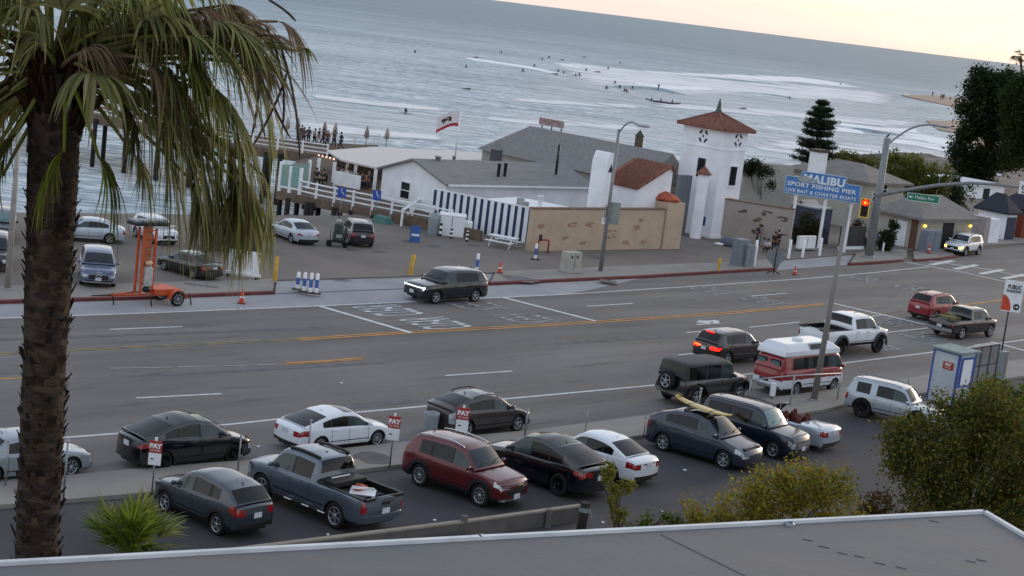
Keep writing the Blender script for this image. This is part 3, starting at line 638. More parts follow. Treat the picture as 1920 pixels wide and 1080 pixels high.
    if S.get('lower'):      # two tone body
        nb = []
        for q in parts['body']:
            if sum(p[2] for p in q)/4 < S['lower'][0]: parts.setdefault('lower_panel', []).append(q)
            else: nb.append(q)
        parts['body'] = nb
    for c, qs in parts.items():
        vs = [p for q in qs for p in q]; me = bpy.data.meshes.new(c); me.from_pydata(vs, [], [(4*i, 4*i+1, 4*i+2, 4*i+3) for i in range(len(qs))])
        bm = bmesh.new(); bm.from_mesh(me); bmesh.ops.remove_doubles(bm, verts=bm.verts, dist=.0008)
        for f in bm.faces: f.smooth = True
        if c in ('body', 'lower_panel', 'roof'): isl = [list(bm.faces)]
        else:
            isl = []; seen = set()
            for f in bm.faces:
                if f in seen: continue
                st = [f]; seen.add(f); cur = []
                while st:
                    q = st.pop(); cur.append(q)
                    for v in q.verts:
                        for g_ in v.link_faces:
                            if g_ not in seen: seen.add(g_); st.append(g_)
                isl.append(cur)
        for cur in isl:
            if len(isl) > 1 and len(cur) < 2: continue
            iv = {}; V = []; F = []
            for f in cur:
                for v in f.verts:
                    if v not in iv: iv[v] = len(V); V.append(tuple(v.co))
                F.append([iv[v] for v in f.verts])
            m2 = bpy.data.meshes.new(c); m2.from_pydata(V, [], F); m2.polygons.foreach_set('use_smooth', [True]*len(F)); m2.materials.append(MM[c]); m2.update(); link(c, m2, root)
        bm.free(); bpy.data.meshes.remove(me)
    # underside and wheel houses
    ub = MB(); ub.box(-L/2+.12, L/2-.12, -hw*.62, hw*.62, clr-.02, ztop(xF)-.16); ub.box(-L/2+.3, xR-ra, -hw*.84, hw*.84, clr, .6); ub.box(xR+ra, xF-ra, -hw*.86, hw*.86, clr-.02, .6); ub.build('underbody', BLACK, root)
    sty = wheels
    for s in (1, -1):
        for x in (xF, xR): add_wheel(root, x, s*(hw-.14), rw_, .23, sty, dark, s)
    # seams
    if not S.get('nogh'):
        seams = [S['win'][0][0]+.005, S['win'][0][1]+.008, (S['win'][1][1]+.006 if len(S['win']) > 1 else .7)]
        for u in seams[:3]:
            x = xu(u)
            if abs(x-xR) < ra*.8 or abs(x-xF) < ra*.8: x = xR+ra*.85 if x < 0 else xF-ra*.85
            for s in (1, -1):
                zz = np.linspace(clr+.12, ztop(x)-.09, 8); pts = [(x, s*(sidey(x, z)+.004), z) for z in zz]; sm = MB()
                for a, b_ in zip(pts, pts[1:]): sm.add([(a[0]-.008, a[1], a[2]), (a[0]+.008, a[1], a[2]), (b_[0]+.008, b_[1], b_[2]), (b_[0]-.008, b_[1], b_[2])], [(0, 1, 2, 3)])
                sm.build('door_seam', BLACK, root, fix=False)
        for u in (seams[1]-.03, seams[2]-.03) if len(S['win']) > 1 else (seams[1]-.03,):
            for s in (1, -1):
                x = xu(u); z = (ztop(x)-crown)*.90; h = MB(); h.cbox((x, s*(sidey(x, z)+.012), z), (.18, .03, .03)); h.build('door_handle', handles or pm, root, .008)
    if not S.get('nogh'):
        def topz(x, y): zt = ztop(x); return zt-crown*(min(1, abs(y)/(plan(x)*.95)))**2
        for u, ff in ((S['ws'][0]-.012, .80), (.035, .70)):
            if kind == 'boxy' and 'lower' in S: break
            sm = MB(); ys = np.linspace(-hw*ff, hw*ff, 12); x = xu(u)
            for a, b_ in zip(ys, ys[1:]):
                A = fin(x, a, topz(x, a)+.006); B_ = fin(x, b_, topz(x, b_)+.006); sm.add([(A[0]-.012, A[1], A[2]), (A[0]+.012, A[1], A[2]), (B_[0]+.012, B_[1], B_[2]), (B_[0]-.012, B_[1], B_[2])], [(0, 1, 2, 3)])
            sm.build('bonnet_seam', BLACK, root, fix=False)
        w0 = S['ws'][0]+.02; x = xu(w0); z = smooth_interp(R, w0, .004)+.05
        for y in (-.55, .1): MB().tube([(x+.10, y, z), (x-.02, y+.48, z+.10)], .012, 4).build('wiper', BLACK, root)
        for s in (1, -1):      # lower door moulding
            sm = MB(); xs_ = np.linspace(xR+ra+.05, xF-ra-.05, 6)
            for a, b_ in zip(xs_, xs_[1:]): zz = clr+.22; sm.add([(a, s*(sidey(a, zz)+.006), zz-.015), (b_, s*(sidey(b_, zz)+.006), zz-.015), (b_, s*(sidey(b_, zz)+.012), zz+.02), (a, s*(sidey(a, zz)+.012), zz+.02)], [(0, 1, 2, 3)])
            sm.build('door_moulding', CHROME if chromeline else BLACK, root, fix=False)
        if kind in ('suv', 'hatch', 'sedan', 'coupesuv'):
            ua = S['rw'][0]-.03; MB().tube([(xu(ua)+.12, 0, interp(R, ua)+.02), (xu(ua), 0, interp(R, ua)+.10), (xu(ua)-.03, 0, interp(R, ua)+.02)], [.02, .018, .01], 5).build('roof_aerial', pm, root)
    if mirrors and not S.get('nomir'):
        for s in (1, -1):
            u = S['win'][0][0]+.012; x = xu(u); z = ztop(x)+.06; h = MB(); h.ball((x+.03, s*(sidey(x, z-.15)+.10), z), (.075, .11, .075), 6); h.cbox((x+.04, s*(sidey(x, z-.15)+.0), z-.05), (.05, .14, .04)); h.build('door_mirror', S.get('mirm') or pm, root)
    if rails:
        for s in (1, -1):
            ua, ub_ = S['ws'][1]+.03, S['rw'][0]-.03; pts = []
            for u in np.linspace(ua, ub_, 7):
                x = xu(u); y = (sidey(x, ztop(x)-crown)*.985-S.get('tum', .30)*(interp(R, u)-ztop(x)))*.93; pts.append((x, s*y, interp(R, u)+.045))
            pts = [(pts[0][0]+.05, pts[0][1], pts[0][2]-.06)]+pts+[(pts[-1][0]-.05, pts[-1][1], pts[-1][2]-.06)]
            MB().tube(pts, .022, 6).build('roof_rail', rails, root)
    for e, s in ((0, 1), (1, -1)):
        if plate[e]:
            p = fin(s*L/2, 0, .6); z = (.52 if s > 0 else S.get('pz', .80)*kH) if plate[e] == 1 else plate[e]
            h = MB(); h.cbox((fin(s*L/2, 0, z)[0]+s*.02, 0, z), (.02, .32, .16)); h.build('number_plate', PLATE, root)
    if chromeline: pass
    root['_fin'] = 0; del root['_fin']
    info = dict(root=root, xu=xu, sidey=sidey, ztop=ztop, fin=fin, L=L, W=W, hw=hw, xF=xF, xR=xR, rw=rw_, R=R, kH=kH)
    if extra: extra(info)
    return root
def bumper_bar(i, front, z, m, th=.16, name='bumper_bar', dep=.1):
    s = 1 if front else -1; pts = []
    for k in np.linspace(-1, 1, 9):
        p = i['fin'](s*i['L']/2, k*i['hw']*.86, z); pts.append((p[0]+s*.03, p[1], z))
    b = MB()
    for a, c in zip(pts, pts[1:]):
        b.add([(a[0], a[1], z-th/2), (c[0], c[1], z-th/2), (c[0], c[1], z+th/2), (a[0], a[1], z+th/2), (a[0]-s*dep, a[1], z-th/2), (c[0]-s*dep, c[1], z-th/2), (c[0]-s*dep, c[1], z+th/2), (a[0]-s*dep, a[1], z+th/2)],
              [(0, 1, 2, 3), (3, 2, 6, 7), (0, 4, 5, 1), (4, 7, 6, 5), (0, 3, 7, 4), (1, 5, 6, 2)])
    b.build(name, m, i['root'])
def strip_light(i, front, z, m, th=.05, fy=.86, name='light_bar', f0=-1):
    s = 1 if front else -1; b = MB(); ks = np.linspace(f0, 1, 11)
    for a, c in zip(ks, ks[1:]):
        A = i['fin'](s*i['L']/2, a*i['hw']*fy, z); C = i['fin'](s*i['L']/2, c*i['hw']*fy, z)
        b.cbox(((A[0]+C[0])/2+s*.012, (A[1]+C[1])/2, z), (.03, abs(C[1]-A[1])+.002, th), rz=math.atan2(C[1]-A[1], C[0]-A[0])-math.pi/2)
    b.build(name, m, i['root'])
def bed_parts(i, S, linerm=BLACK):
    xa, xb = i['xu'](.627), i['xu'](.983); hw = i['hw']*.86; zt = i['ztop'](0)-.03; r = i['root']
    b = MB(); fl = .82
    b.add([(xb, -hw, fl), (xa, -hw, fl), (xa, hw, fl), (xb, hw, fl), (xb, -hw, zt), (xa, -hw, zt), (xa, hw, zt), (xb, hw, zt)], [(0, 1, 2, 3), (0, 4, 5, 1), (1, 5, 6, 2), (2, 6, 7, 3), (3, 7, 4, 0)])
    b.build('bed_liner', linerm, r, fix=False)
    b = MB()
    for s in (1, -1): b.box(xb-.03, xa+.03, s*hw-.05, s*hw+.07, zt-.02, zt+.02)
    b.box(xb-.09, xb, -hw, hw, zt-.06, zt+.02)
    b.build('bed_rail', BLACK, r)
grey_blue = paint('grey_blue', '#5b6673', .5); 
CARS = {}
def car(name, label, kind, L, W, d, pm, **k):
    o = vehicle(name, label, kind, L, W, d[:2], d[2], d[3], pm, **k); return o
RDD = 44.6
g_road = 'vehicles on the coast road'; g_kerb = 'cars parked along the near kerb'; g_lot = 'cars parked in the near lot'; g_pier = 'cars parked in the pier lot'
# near lot
def surf(i):
    pass
car('parked_car', 'dark blue grey electric crossover carrying a long yellow surfboard on its roof', 'hatch', 4.75, 1.92, (8.22, 65.18, -36, .951), paint('midnight', '#222b3d', .3), H=1.70, wheels='six', group=g_lot, cladroof=(.01, .73), rails=None, plate=(0, 1), grille=None, head=HEADL, hl=(.74, .92, .55, .42), over=dict(rw_=.36))
car('parked_car', 'dark grey compact crossover seen from behind beside the grey pickup', 'suv', 4.3, 1.76, (-8.28, 50.02, 141, .935), paint('slate', '#3d444e', .5), H=1.59, wheels='five', group=g_lot, clad=BLACK, tl=(.74, .93, .5, .35), over=dict(rw_=.335, rw=(.86, .96), R=[(.26, 1.07), (.38, 1.50), (.44, 1.62), (.53, 1.66), (.75, 1.60), (.86, 1.50), (.96, 1.14)], ws=(.26, .40), win=[(.295, .485), (.50, .67), (.70, .79)], top=[(0, .80), (.015, .92), (.05, .97), (.23, 1.07), (.5, 1.10), (.9, 1.16), (1, 1.10)]))
def taco(i):
    bed_parts(i, None); r = i['root']
    b = MB(); xa, xb = i['xu'](.63), i['xu'](.72); b.box(xb, xa, -.72, .72, 1.08, 1.27); b.build('tonneau_roll', BLACK, r, .03)
    b = MB(); b.cbox((i['xu'](.645), .05, 1.285), (.05, .8, .02)); b.build('tonneau_strap', WHITE, r)
    bumper_bar(i, False, .55, grey_blue, .2)
    for s in (1, -1):
        b = MB(); b.tube([(i['xF']-.5, s*(i['hw']-.02), .38), (i['xR']+.5, s*(i['hw']-.02), .38)], .05, 6); b.build('side_step', DARKM, r)
        for q in (-1.0, -.3, .5): MB().cbox((q, s*(i['hw']+.05), .40), (.3, .05, .02)).build('step_pad', WHITE, r)
    for s in (1, -1):
        pts = [(i['xu'](u), s*.62, interp(i['R'], u)+.05) for u in (.32, .4, .5, .57)]
        MB().tube(pts, .045, 6).build('roof_rail', BLACK, r)
    MB().cbox((i['xu'](.5), 0, 1.80), (.06, .04, .08)).build('roof_aerial', BLACK, r)
    b = MB(); p = i['fin'](-i['L']/2, 0, 1.0); b.cbox((p[0]-.03, 0, 1.0), (.03, .3, .08)); b.build('tailgate_handle', BLACK, r)
taco_root = car('parked_pickup', 'grey blue crew cab pickup with tools in its open bed', 'pickup', 5.4, 1.9, (-5.19, 52.31, 141, 1.009), grey_blue, H=1.80, group=g_lot, wheels='six', extra=taco, cat='pickup truck', tl=(.62, .93, .80, .14), over=dict(zs=1.06))
car('parked_car', 'dark red crossover with silver roof rails facing the camera', 'suv', 4.4, 1.81, (-.83, 56.32, -36, .995), paint('wine', '#5e1119', .4), wheels='multi', group=g_lot, rails=CHROME, clad=BLACK, H=1.66, hl=(.80, .92, .42, .35), plate=(.44, 1),
    extra=lambda i: (strip_light(i, True, .83, CHROME, .035, .8, 'grille_trim'), bumper_bar(i, True, .36, CHROME, .06, 'chin_trim')))
car('parked_car', 'black coupe style crossover with dark wheels beside the red crossover', 'coupesuv', 4.95, 2.0, (1.97, 58.75, 141, .943), paint('jet', '#090c14', 0, .15), wheels='multi', dark=True, group=g_lot, tl=(.74, .90, .38, .4), cladroof=(.02, .68), over=dict(rw_=.4))
car('parked_car', 'white saloon parked just right of the black coupe crossover', 'sedan', 4.86, 1.83, (3.91, 61.26, 141, .93), paint('white', '#dfe4ea', .0, .3), wheels='five', group=g_lot, tl=(.70, .90, .5, .4), extra=lambda i: strip_light(i, False, .86, CHROME, .04, .4, 'boot_trim'))
car('parked_car', 'navy blue boxy three row crossover with chrome grille beside the surfboard car', 'suv', 4.8, 1.97, (10.5, 67.73, -36, .916), paint('navy', '#141f31', .3), H=1.80, wheels='five', group=g_lot, glassf=GLASSL, rails=DARKM, clad=None, over=dict(R=[(.27, 1.07), (.36, 1.56), (.42, 1.66), (.55, 1.69), (.85, 1.67), (.94, 1.63), (.955, 1.54), (.985, 1.12)], ws=(.27, .38), rw=(.94, .985), win=[(.30, .46), (.48, .68), (.70, .92)]), hl=(.62, .84, .62, .2), grille=CHROME)
def conv(i):
    r = i['root']; xa, xb = i['xu'](.30), i['xu'](.70); hw = i['hw']*.8
    b = MB(); b.add([(xb, -hw, .5), (xa, -hw, .5), (xa, hw, .5), (xb, hw, .5), (xb, -hw, .93), (xa, -hw, .93), (xa, hw, .93), (xb, hw, .93)], [(0, 1, 2, 3), (0, 4, 5, 1), (1, 5, 6, 2), (2, 6, 7, 3), (3, 7, 4, 0)]); b.build('cabin_tub', BLACK, r, fix=False)
    red = mat('red_leather', '#5a211d', .55, var=.1)
    for y in (.38, -.38):
        for x in (i['xu'](.47), i['xu'](.62)):
            b = MB(); b.cbox((x+.15, y, .68), (.5, .5, .16)); b.cbox((x-.12, y, .92), (.14, .48, .5)); b.cbox((x-.16, y, 1.2), (.1, .26, .16)); b.build('seat', red, r, .05)
    x0, x1 = i['xu'](.29), i['xu'](.385)
    for s in (1, -1): MB().tube([(x0, s*.72, .93), (x1, s*.6, 1.36)], .025, 6).build('screen_pillar', BLACK, r)
    MB().tube([(x1, -.6, 1.36), (x1+.03, 0, 1.39), (x1, .6, 1.36)], .028, 6).build('screen_header', BLACK, r)
    b = MB(); b.add([(x0, -.7, .94), (x0+.1, 0, .94), (x0, .7, .94), (x1, .58, 1.35), (x1+.03, 0, 1.375), (x1, -.58, 1.35)], [(0, 1, 4, 5), (1, 2, 3, 4)]); b.build('windscreen', GLASS, r, fix=False)
car('parked_convertible', 'silver convertible with its top down and red seats behind the navy crossover', 'sedan', 4.6, 1.78, (12.2, 69.88, 141, .93), paint('silver', '#b9c2cd', .4), wheels='five', group=g_lot, extra=conv, over=dict(nogh=1, cockpit=(.3, .7), nomir=1), tl=(.72, .92, .55, .25), cat='convertible')
car('parked_suv', 'silver off road estate parked askew near the pay booth', 'suv', 4.8, 1.9, (17.9, 75.9, -30, .90), paint('silver_grey', '#aab2ba', .45), H=1.80, wheels='six', dark=True, group=g_lot, rails=GALV, over=dict(zs=1.08, rw_=.46, clr=.38, pil=1, R=[(.28, 1.07), (.37, 1.56), (.43, 1.66), (.55, 1.69), (.85, 1.67), (.92, 1.63), (.94, 1.54), (.985, 1.12)], ws=(.28, .39), rw=(.93, .985), win=[(.31, .48), (.495, .66), (.73, .88)]), extra=lambda i: bumper_bar(i, False, .55, paint('silver_grey', '#aab2ba'), .22), cat='off-road car')
# near kerb row
car('parked_car', 'silver old saloon half hidden behind the palm trunk', 'sedan', 4.9, 1.85, (-14.86, 52.18, RDD, .93), paint('old_silver', '#8f989f', .4), wheels='steel', group=g_kerb, grille=BLACK, over=dict(R=[(.29, .93), (.42, 1.34), (.46, 1.39), (.6, 1.40), (.67, 1.36), (.78, 1.03)], ws=(.29, .43), rw=(.68, .78), win=[(.31, .49), (.505, .67)]))
car('parked_car', 'black fastback electric saloon parked at the near kerb', 'hatch', 4.7, 1.85, (-10.34, 55.96, RDD, .953), paint('jet', '#090c14', 0, .15), H=1.55, wheels='multi', dark=True, group=g_kerb, cladroof=(.0, .74), grille=None, tl=(.74, .88, .6, .3), over=dict(R=[(.22, .95), (.40, 1.38), (.50, 1.47), (.58, 1.48), (.72, 1.38), (.86, 1.18), (.95, 1.06)], rw=(.72, .95), top=[(0, .62), (.02, .72), (.06, .78), (.24, .95), (.5, 1.0), (.9, 1.06), (1, 1.0)]))
car('parked_car', 'white saloon with sunroof and red tail lamps parked at the near kerb', 'sedan', 4.63, 1.8, (-5.79, 60.39, RDD, .954), paint('white', '#dfe4ea', 0, .3), wheels='multi', dark=False, group=g_kerb, cladroof=(.01, .53), tl=(.68, .88, .5, .45), over=dict(zs=1.0, R=[(.25, .93), (.41, 1.36), (.47, 1.42), (.55, 1.44), (.66, 1.38), (.78, 1.24), (.93, 1.03)], rw=(.70, .93), win=[(.29, .49), (.505, .67), (.68, .76)]))
car('parked_car', 'brown grey hatchback with black roof bars parked at the near kerb', 'hatch', 4.46, 1.75, (-.68, 65.10, RDD, .989), paint('taupe', '#3a3434', .3), H=1.43, wheels='five', group=g_kerb, rails=BLACK, tl=(.55, .95, .72, .2), tail=HEADL)
def jeep(i):
    r = i['root']; x = -i['L']/2-.12
    add_wheel(r, x-.07, .05, .40, .24, 'five', False, 1, 'spare_wheel', 1.0, math.pi/2)
    for xx in (i['xF'], i['xR']):
        for s in (1, -1):
            b = MB(); hw = i['hw']; pts = [(xx+.62*math.cos(a), 0, i['rw']+.02+.55*math.sin(a)) for a in np.linspace(.15, math.pi-.15, 7)]
            for a, c in zip(pts, pts[1:]): b.add([(a[0], s*(hw-.05), a[2]), (c[0], s*(hw-.05), c[2]), (c[0], s*(hw+.12), c[2]), (a[0], s*(hw+.12), a[2])], [(0, 1, 2, 3)])
            o = b.build('wheel_flare', BLACK, r); o.modifiers.new('s', 'SOLIDIFY').thickness = .05
    bumper_bar(i, False, .55, mat('grey_bumper', '#6c6a69', .6), .16, dep=.14); bumper_bar(i, True, .55, BLACK, .18)
car('parked_off_roader', 'black boxy off roader with a spare wheel on its tailgate', 'boxy', 4.4, 1.75, (9.09, 75.39, RDD, 1.045), paint('dark_brown', '#17161a', .0), wheels='five', group=g_kerb, extra=jeep, cat='off-road car', roofm=mat('hardtop', '#2c2f36', .6, var=.08), over=dict(tum=.10, bulge=.05), hl=(.6, .8, .6, .05), tl=(.68, .82, .82, .04), plate=(0, 0))
def vwvan(i):
    r = i['root']; W_ = i['hw']; x0, x1 = -i['L']/2+.05, i['L']/2-.55
    b = MB(); y = W_*.90; z0 = 1.78; z1 = 2.32
    low = [(x0, -y, z0), (x1, -y, z0), (x1+.1, 0, z0), (x1, y, z0), (x0, y, z0)]
    hi = [(x0+.35, -y*.72, z1), (x1-.75, -y*.72, z1), (x1-.7, 0, z1+.03), (x1-.75, y*.72, z1), (x0+.35, y*.72, z1)]
    md = [(x0+.05, -y*.97, z0+.22), (x1-.04, -y*.97, z0+.22), (x1+.06, 0, z0+.22), (x1-.04, y*.97, z0+.22), (x0+.05, y*.97, z0+.22)]
    vs = low+md+hi; f = []
    for k in (0, 5):
        for q in range(5): f.append((k+q, k+(q+1) % 5, k+5+(q+1) % 5, k+5+q))
    f.append((10, 11, 12, 13, 14)); f.append((4, 3, 2, 1, 0)); b.add(vs, f); o = b.build('high_top', paint('white', '#dfe4ea', 0, .3), r, .05)
    for s in (1, -1):
        b = MB(); a = math.atan2(y*.26, z1-z0-.14)
        c = (.1, s*(y*.86), 2.15); Mx = Matrix.Rotation(s*a*.95, 3, 'X'); b.cbox(c, (1.2, .05, .3), M=Mx); o = b.build('roof_window', GALV, r)
        for q in (-.27, .27): MB().cbox((.1+q, s*(y*.86+.025), 2.15), (.48, .03, .22), M=Mx).build('pane', GLASS, o)
    MB().lathe([(.26, 2.33), (.26, 2.40), (.2, 2.43), (.001, 2.44)], (-.5, 0, 0), n=16).build('roof_vent', WHITE, r)
    for s in (1, -1):
        b = MB(); Mx = Matrix.Rotation(-.22, 3, 'Y'); b.cbox((-i['L']/2-.06+.10, s*.4, 1.42), (.04, .56, .40), M=Mx); o = b.build('rear_pane', BLACK, r)
        MB().cbox((-i['L']/2-.085+.10, s*.4, 1.42), (.03, .44, .30), M=Mx).build('pane', GLASSL, o)
    bumper_bar(i, False, .42, CHROME, .12, dep=.12); bumper_bar(i, True, .42, CHROME, .12)
    b = MB(); b.cbox((-i['L']/2-.05, .1, .66), (.03, .5, .12)); b.build('rear_badge', BLACK, r)
red = paint('van_red', '#8f1c22', .1, .35)
car('parked_camper_van', 'red and white camper van with a tall white roof at the near kerb', 'boxy', 4.9, 1.8, (14.15, 80.30, RDD, 1.03), red, wheels='steel', group=g_kerb, extra=vwvan, cat='camper van', plate=(1, 0),
    over=dict(top=[(0, .9), (.01, 1.05), (.06, 1.14), (.2, 1.2), (1, 1.2)], R=[(.03, 1.18), (.09, 1.6), (.13, 1.78), (.2, 1.84), (.9, 1.84), (.96, 1.8), (.998, 1.2)], ws=(.03, .11), rw=(.995, .998), win=[(.07, .25), (.30, .53), (.60, .84)], rw_=.32, clr=.3, H=1.84, fo=.16, ro=.25, lower=(.74, paint('white', '#dfe4ea', 0, .3)), tum=.16, bulge=.08), hl=(.6, .8, .6, .03), tl=(.74, .9, .85, .03), grille=None)
# on the road
car('moving_car', 'black crossover with lit white headlights driving left past the driveway', 'suv', 4.7, 1.88, (-3.61, 93.01, RDD+180, 1.03), paint('blueblack', '#0b0e18', 0, .15), wheels='five', group=g_road, head=HEADON, hl=(.84, .91, .30, .10), rails=None, plate=(.55, 1), extra=lambda i: strip_light(i, True, .82, HEADON, .03, .85))
car('moving_car', 'dark brown crossover with glowing red brake lights', 'suv', 4.6, 1.85, (11.49, 85.65, RDD, .949), paint('brown', '#2a1f23', .2, .2), wheels='five', group=g_road, tail=TAILON, tl=(.74, .86, .42, .35), extra=lambda i: (strip_light(i, False, .88, TAILHOT, .05, .72, 'lamp_core', .35), MB().cbox((-i['L']/2+.33, 0, 1.6), (.05, .5, .05)).build('high_brake_lamp', TAILON, i['root'])))
def raptor(i):
    bed_parts(i, None); bumper_bar(i, False, .62, mat('white_bar_glow', '#e8f0d0', .3, emit='#e6ffb0', es=1.0, var=0), .10, 'glow_bumper'); r = i['root']  # bumper is no lamp; its reflected light is put in as emission
    for xx in (i['xF'], i['xR']):
        for s in (1, -1):
            b = MB(); hw = i['hw']; ra = i['rw']*1.17; P = [(xx+(ra+d)*math.cos(a), s*(hw+(.05 if d else .07)), i['rw']+(ra+d)*math.sin(a)) for a in np.linspace(-.1, math.pi+.1, 12) for d in (0, .13)]
            b.add(P, [(2*k, 2*k+2, 2*k+3, 2*k+1) for k in range(11)]); o = b.build('wheel_flare', mat('flare_blue_black', '#2b3040', .5), r); o.modifiers.new('s', 'SOLIDIFY').thickness = .08
car('moving_pickup', 'white crew cab pickup with black wheel arches in the outer lane', 'pickup', 5.8, 2.1, (18.40, 92.40, RDD, 1.02), paint('white', '#dfe4ea', 0, .3), H=1.98, wheels='six', dark=True, group=g_road, extra=raptor, cat='pickup truck', clad=BLACK, over=dict(rw_=.46, clr=.5, top=[(0, 1.05), (.012, 1.15), (.19, 1.24), (.5, 1.26), (1, 1.26)]), tl=(.62, .93, .80, .14), handles=BLACK)
car('moving_car', 'red off roader with its roof rack heading right behind the dark pickup', 'suv', 4.5, 1.8, (27.15, 108.14, RDD, .965), paint('red', '#8e1620', .2), H=1.72, wheels='five', group=g_road, rails=DARKM, plate=(1, 1), tl=(.6, .8, .85, .1))
def dpick(i):
    bed_parts(i, None); bumper_bar(i, False, .55, CHROME, .2); b = MB()
    for k in range(9): b.cbox((i['xu'](rnd.uniform(.68, .92)), rnd.uniform(-.45, .45), rnd.uniform(.95, 1.3)), (.5, .4, .3), rz=rnd.random()*3)
    b.build('bed_load', mat('load_olive', '#6a6a48', .9, var=.4, vs=5), i['root'], .05)
car('moving_pickup', 'black pickup with a loaded bed and chrome rear bumper', 'pickup', 5.3, 1.9, (27.50, 102.56, RDD, .983), paint('jet', '#090c14', 0, .15), H=1.75, wheels='five', group=g_road, extra=dpick, cat='pickup truck', tl=(.62, .93, .84, .1))
car('moving_car', 'white crossover with lit yellow headlights leaving the side street', 'suv', 4.4, 1.81, (38.19, 146.41, 232, 1.012), paint('white', '#dfe4ea', 0, .3), wheels='five', group=g_road, head=HEADYE, hl=(.66, .86, .62, .2), rails=DARKM, clad=BLACK)
# pier lot
def star(i):
    p = i['fin'](i['L']/2, 0, .72); x = p[0]+.04; b = MB(); R_ = .15
    pts = [(x, R_*math.cos(a), .76+R_*math.sin(a)) for a in np.linspace(0, 2*math.pi, 17)]; b.tube(pts, .014, 5, caps=False)
    for k in range(3):
        a = math.pi/2+k*2*math.pi/3; b.tube([(x, 0, .76), (x, R_*math.cos(a), .76+R_*math.sin(a))], [.03, .008], 5)
    b.build('grille_emblem', CHROME, i['root']); bumper_bar(i, True, .36, CHROME, .05, 'chin_trim', .05)
car('parked_car', 'pale blue grey crossover with a ringed star badge facing the road', 'suv', 4.9, 1.95, (-21.12, 85.65, -74, .93), paint('grey_pale', '#56637d', .35), wheels='multi', group=g_pier, z0=.1, extra=star, H=1.70, hl=(.66, .84, .58, .2))
car('parked_car', 'white car parked behind the orange trailer mast', 'suv', 4.5, 1.8, (-21.52, 100.38, -52, .838), paint('white', '#dfe4ea', 0, .3), wheels='five', group=g_pier, z0=.1)
car('parked_car', 'silver car seen side on through the hanging palm fronds', 'sedan', 4.6, 1.8, (-24.77, 97.51, 200, .9), paint('silver', '#b9c2cd', .4), wheels='five', group=g_pier, z0=.1)
car('parked_car', 'black saloon with one red tail lamp beside the orange trailer', 'sedan', 4.7, 1.82, (-17.41, 90.69, 142, .85), paint('jet', '#090c14', 0, .15), wheels='steel', group=g_pier, z0=.1, tl=(.70, .88, .5, .35))
car('parked_car', 'silver saloon parked below the pier ramp beside the dark crossover', 'sedan', 4.7, 1.8, (-14.18, 107.26, 125, .9), paint('silver', '#b9c2cd', .4), wheels='five', group=g_pier, z0=.1, tl=(.7, .86, .6, .2))
car('parked_car', 'dark plum crossover seen from behind beside the pier ramp', 'suv', 4.6, 1.85, (-10.40, 109.39, 107, .902), paint('plum', '#1c1a26', .3), wheels='five', group=g_pier, z0=.1, rails=WHITE, glassf=mat('sunshade', '#b9ad86', .6))
car('parked_car', 'dark red crossover at the left edge facing the road', 'suv', 4.7, 1.9, (-26.73, 86.34, -74, .95), paint('dark_plum', '#2a1a24', .3), wheels='five', group=g_pier, z0=.1)
car('parked_car', 'dark car with a pale windscreen behind the left lamp post', 'suv', 4.6, 1.85, (-29.04, 94.74, -74, .95), paint('navy', '#141f31', .3), wheels='five', group=g_pier, z0=.1, glassf=GLASSL)
car('parked_car', 'white car cut by the right edge of the picture on the side street', 'suv', 4.6, 1.85, (50.2, 159.3, 232, 1.0), paint('white', '#dfe4ea', 0, .3), wheels='five', group=g_road)
# surfboard on the electric crossover (rests on two roof bars)
def surfboard(p0, p1, wid, th, m, name='surfboard', label='', fin_=True):
    a, b_ = Vector(p0), Vector(p1); d = (b_-a); L_ = d.length; d.normalize(); s = d.cross(Vector((0, 0, 1))).normalized(); u = s.cross(d)
    root = thing(name, label, 'surfboard', tuple(a.lerp(b_, .5)-u*th)); o = a.lerp(b_, .5)-u*th
    mb = MB(); n = 18
    for i in range(n+1):
        t = i/n; ww = wid/2*(math.sin(math.pi*min(1, max(0, .03+.94*t)))**.55); c = a.lerp(b_, t)+u*(.12*(2*abs(t-.5))**3)-o
        for k in range(8):
            an = 2*math.pi*k/8; mb.v.append(tuple(c+s*ww*math.cos(an)+u*th*.5*math.sin(an)))
    for i in range(n):
        for k in range(8): mb.f.append([i*8+k, i*8+(k+1) % 8, (i+1)*8+(k+1) % 8, (i+1)*8+k]); mb.m.append(0); mb.sm.append(True)
    mb.build('board', m, root)
    f = a.lerp(b_, .06)-o; MB().add([tuple(f+d*.0+u*.03), tuple(f+d*.22+u*.03), tuple(f-d*.06+u*.26), tuple(f-d*.1+u*.22)], [(0, 1, 2, 3)]).build('fin', mat('fin_yellow', '#b99a2f', .5), root)
    for t in (.3, .68):
        c = a.lerp(b_, t)-o; MB().cbox(tuple(c+u*.045), (.05, wid*1.05, .012), M=Matrix((d, s, u)).transposed()).build('strap', BLACK, root)
    return root
c0 = Vector((8.22, 65.18, 0)); hd = math.radians(-36); fw = Vector((math.cos(hd), math.sin(hd), 0)); lf = Vector((-fw.y, fw.x, 0))
surfboard(c0-fw*1.55-lf*.0+Vector((0, 0, 2.0)), c0+fw*1.15-lf*.15+Vector((0, 0, 1.86)), .66, .09, mat('board_yellow', '#b8a04e', .4, coat=.5, var=.08), label='long pale yellow surfboard strapped on the dark blue crossover')
for t in (-.75, .25):
    c = c0+fw*t+Vector((0, 0, 1.80 if t < 0 else 1.76)); b = MB(); b.cbox((0, 0, 0), (.06, 1.15, .04), rz=hd); b.cbox((lf.x*.5, lf.y*.5, -.08), (.08, .06, .18), rz=hd); b.cbox((-lf.x*.5, -lf.y*.5, -.08), (.08, .06, .18), rz=hd)
    o = b.build('roof_bar', BLACK); o.location = c; tag(o, 'black roof bar under the %s end of the yellow surfboard' % ('tail' if t < 0 else 'nose'), 'roof bar', 'roof bars on the dark blue crossover')
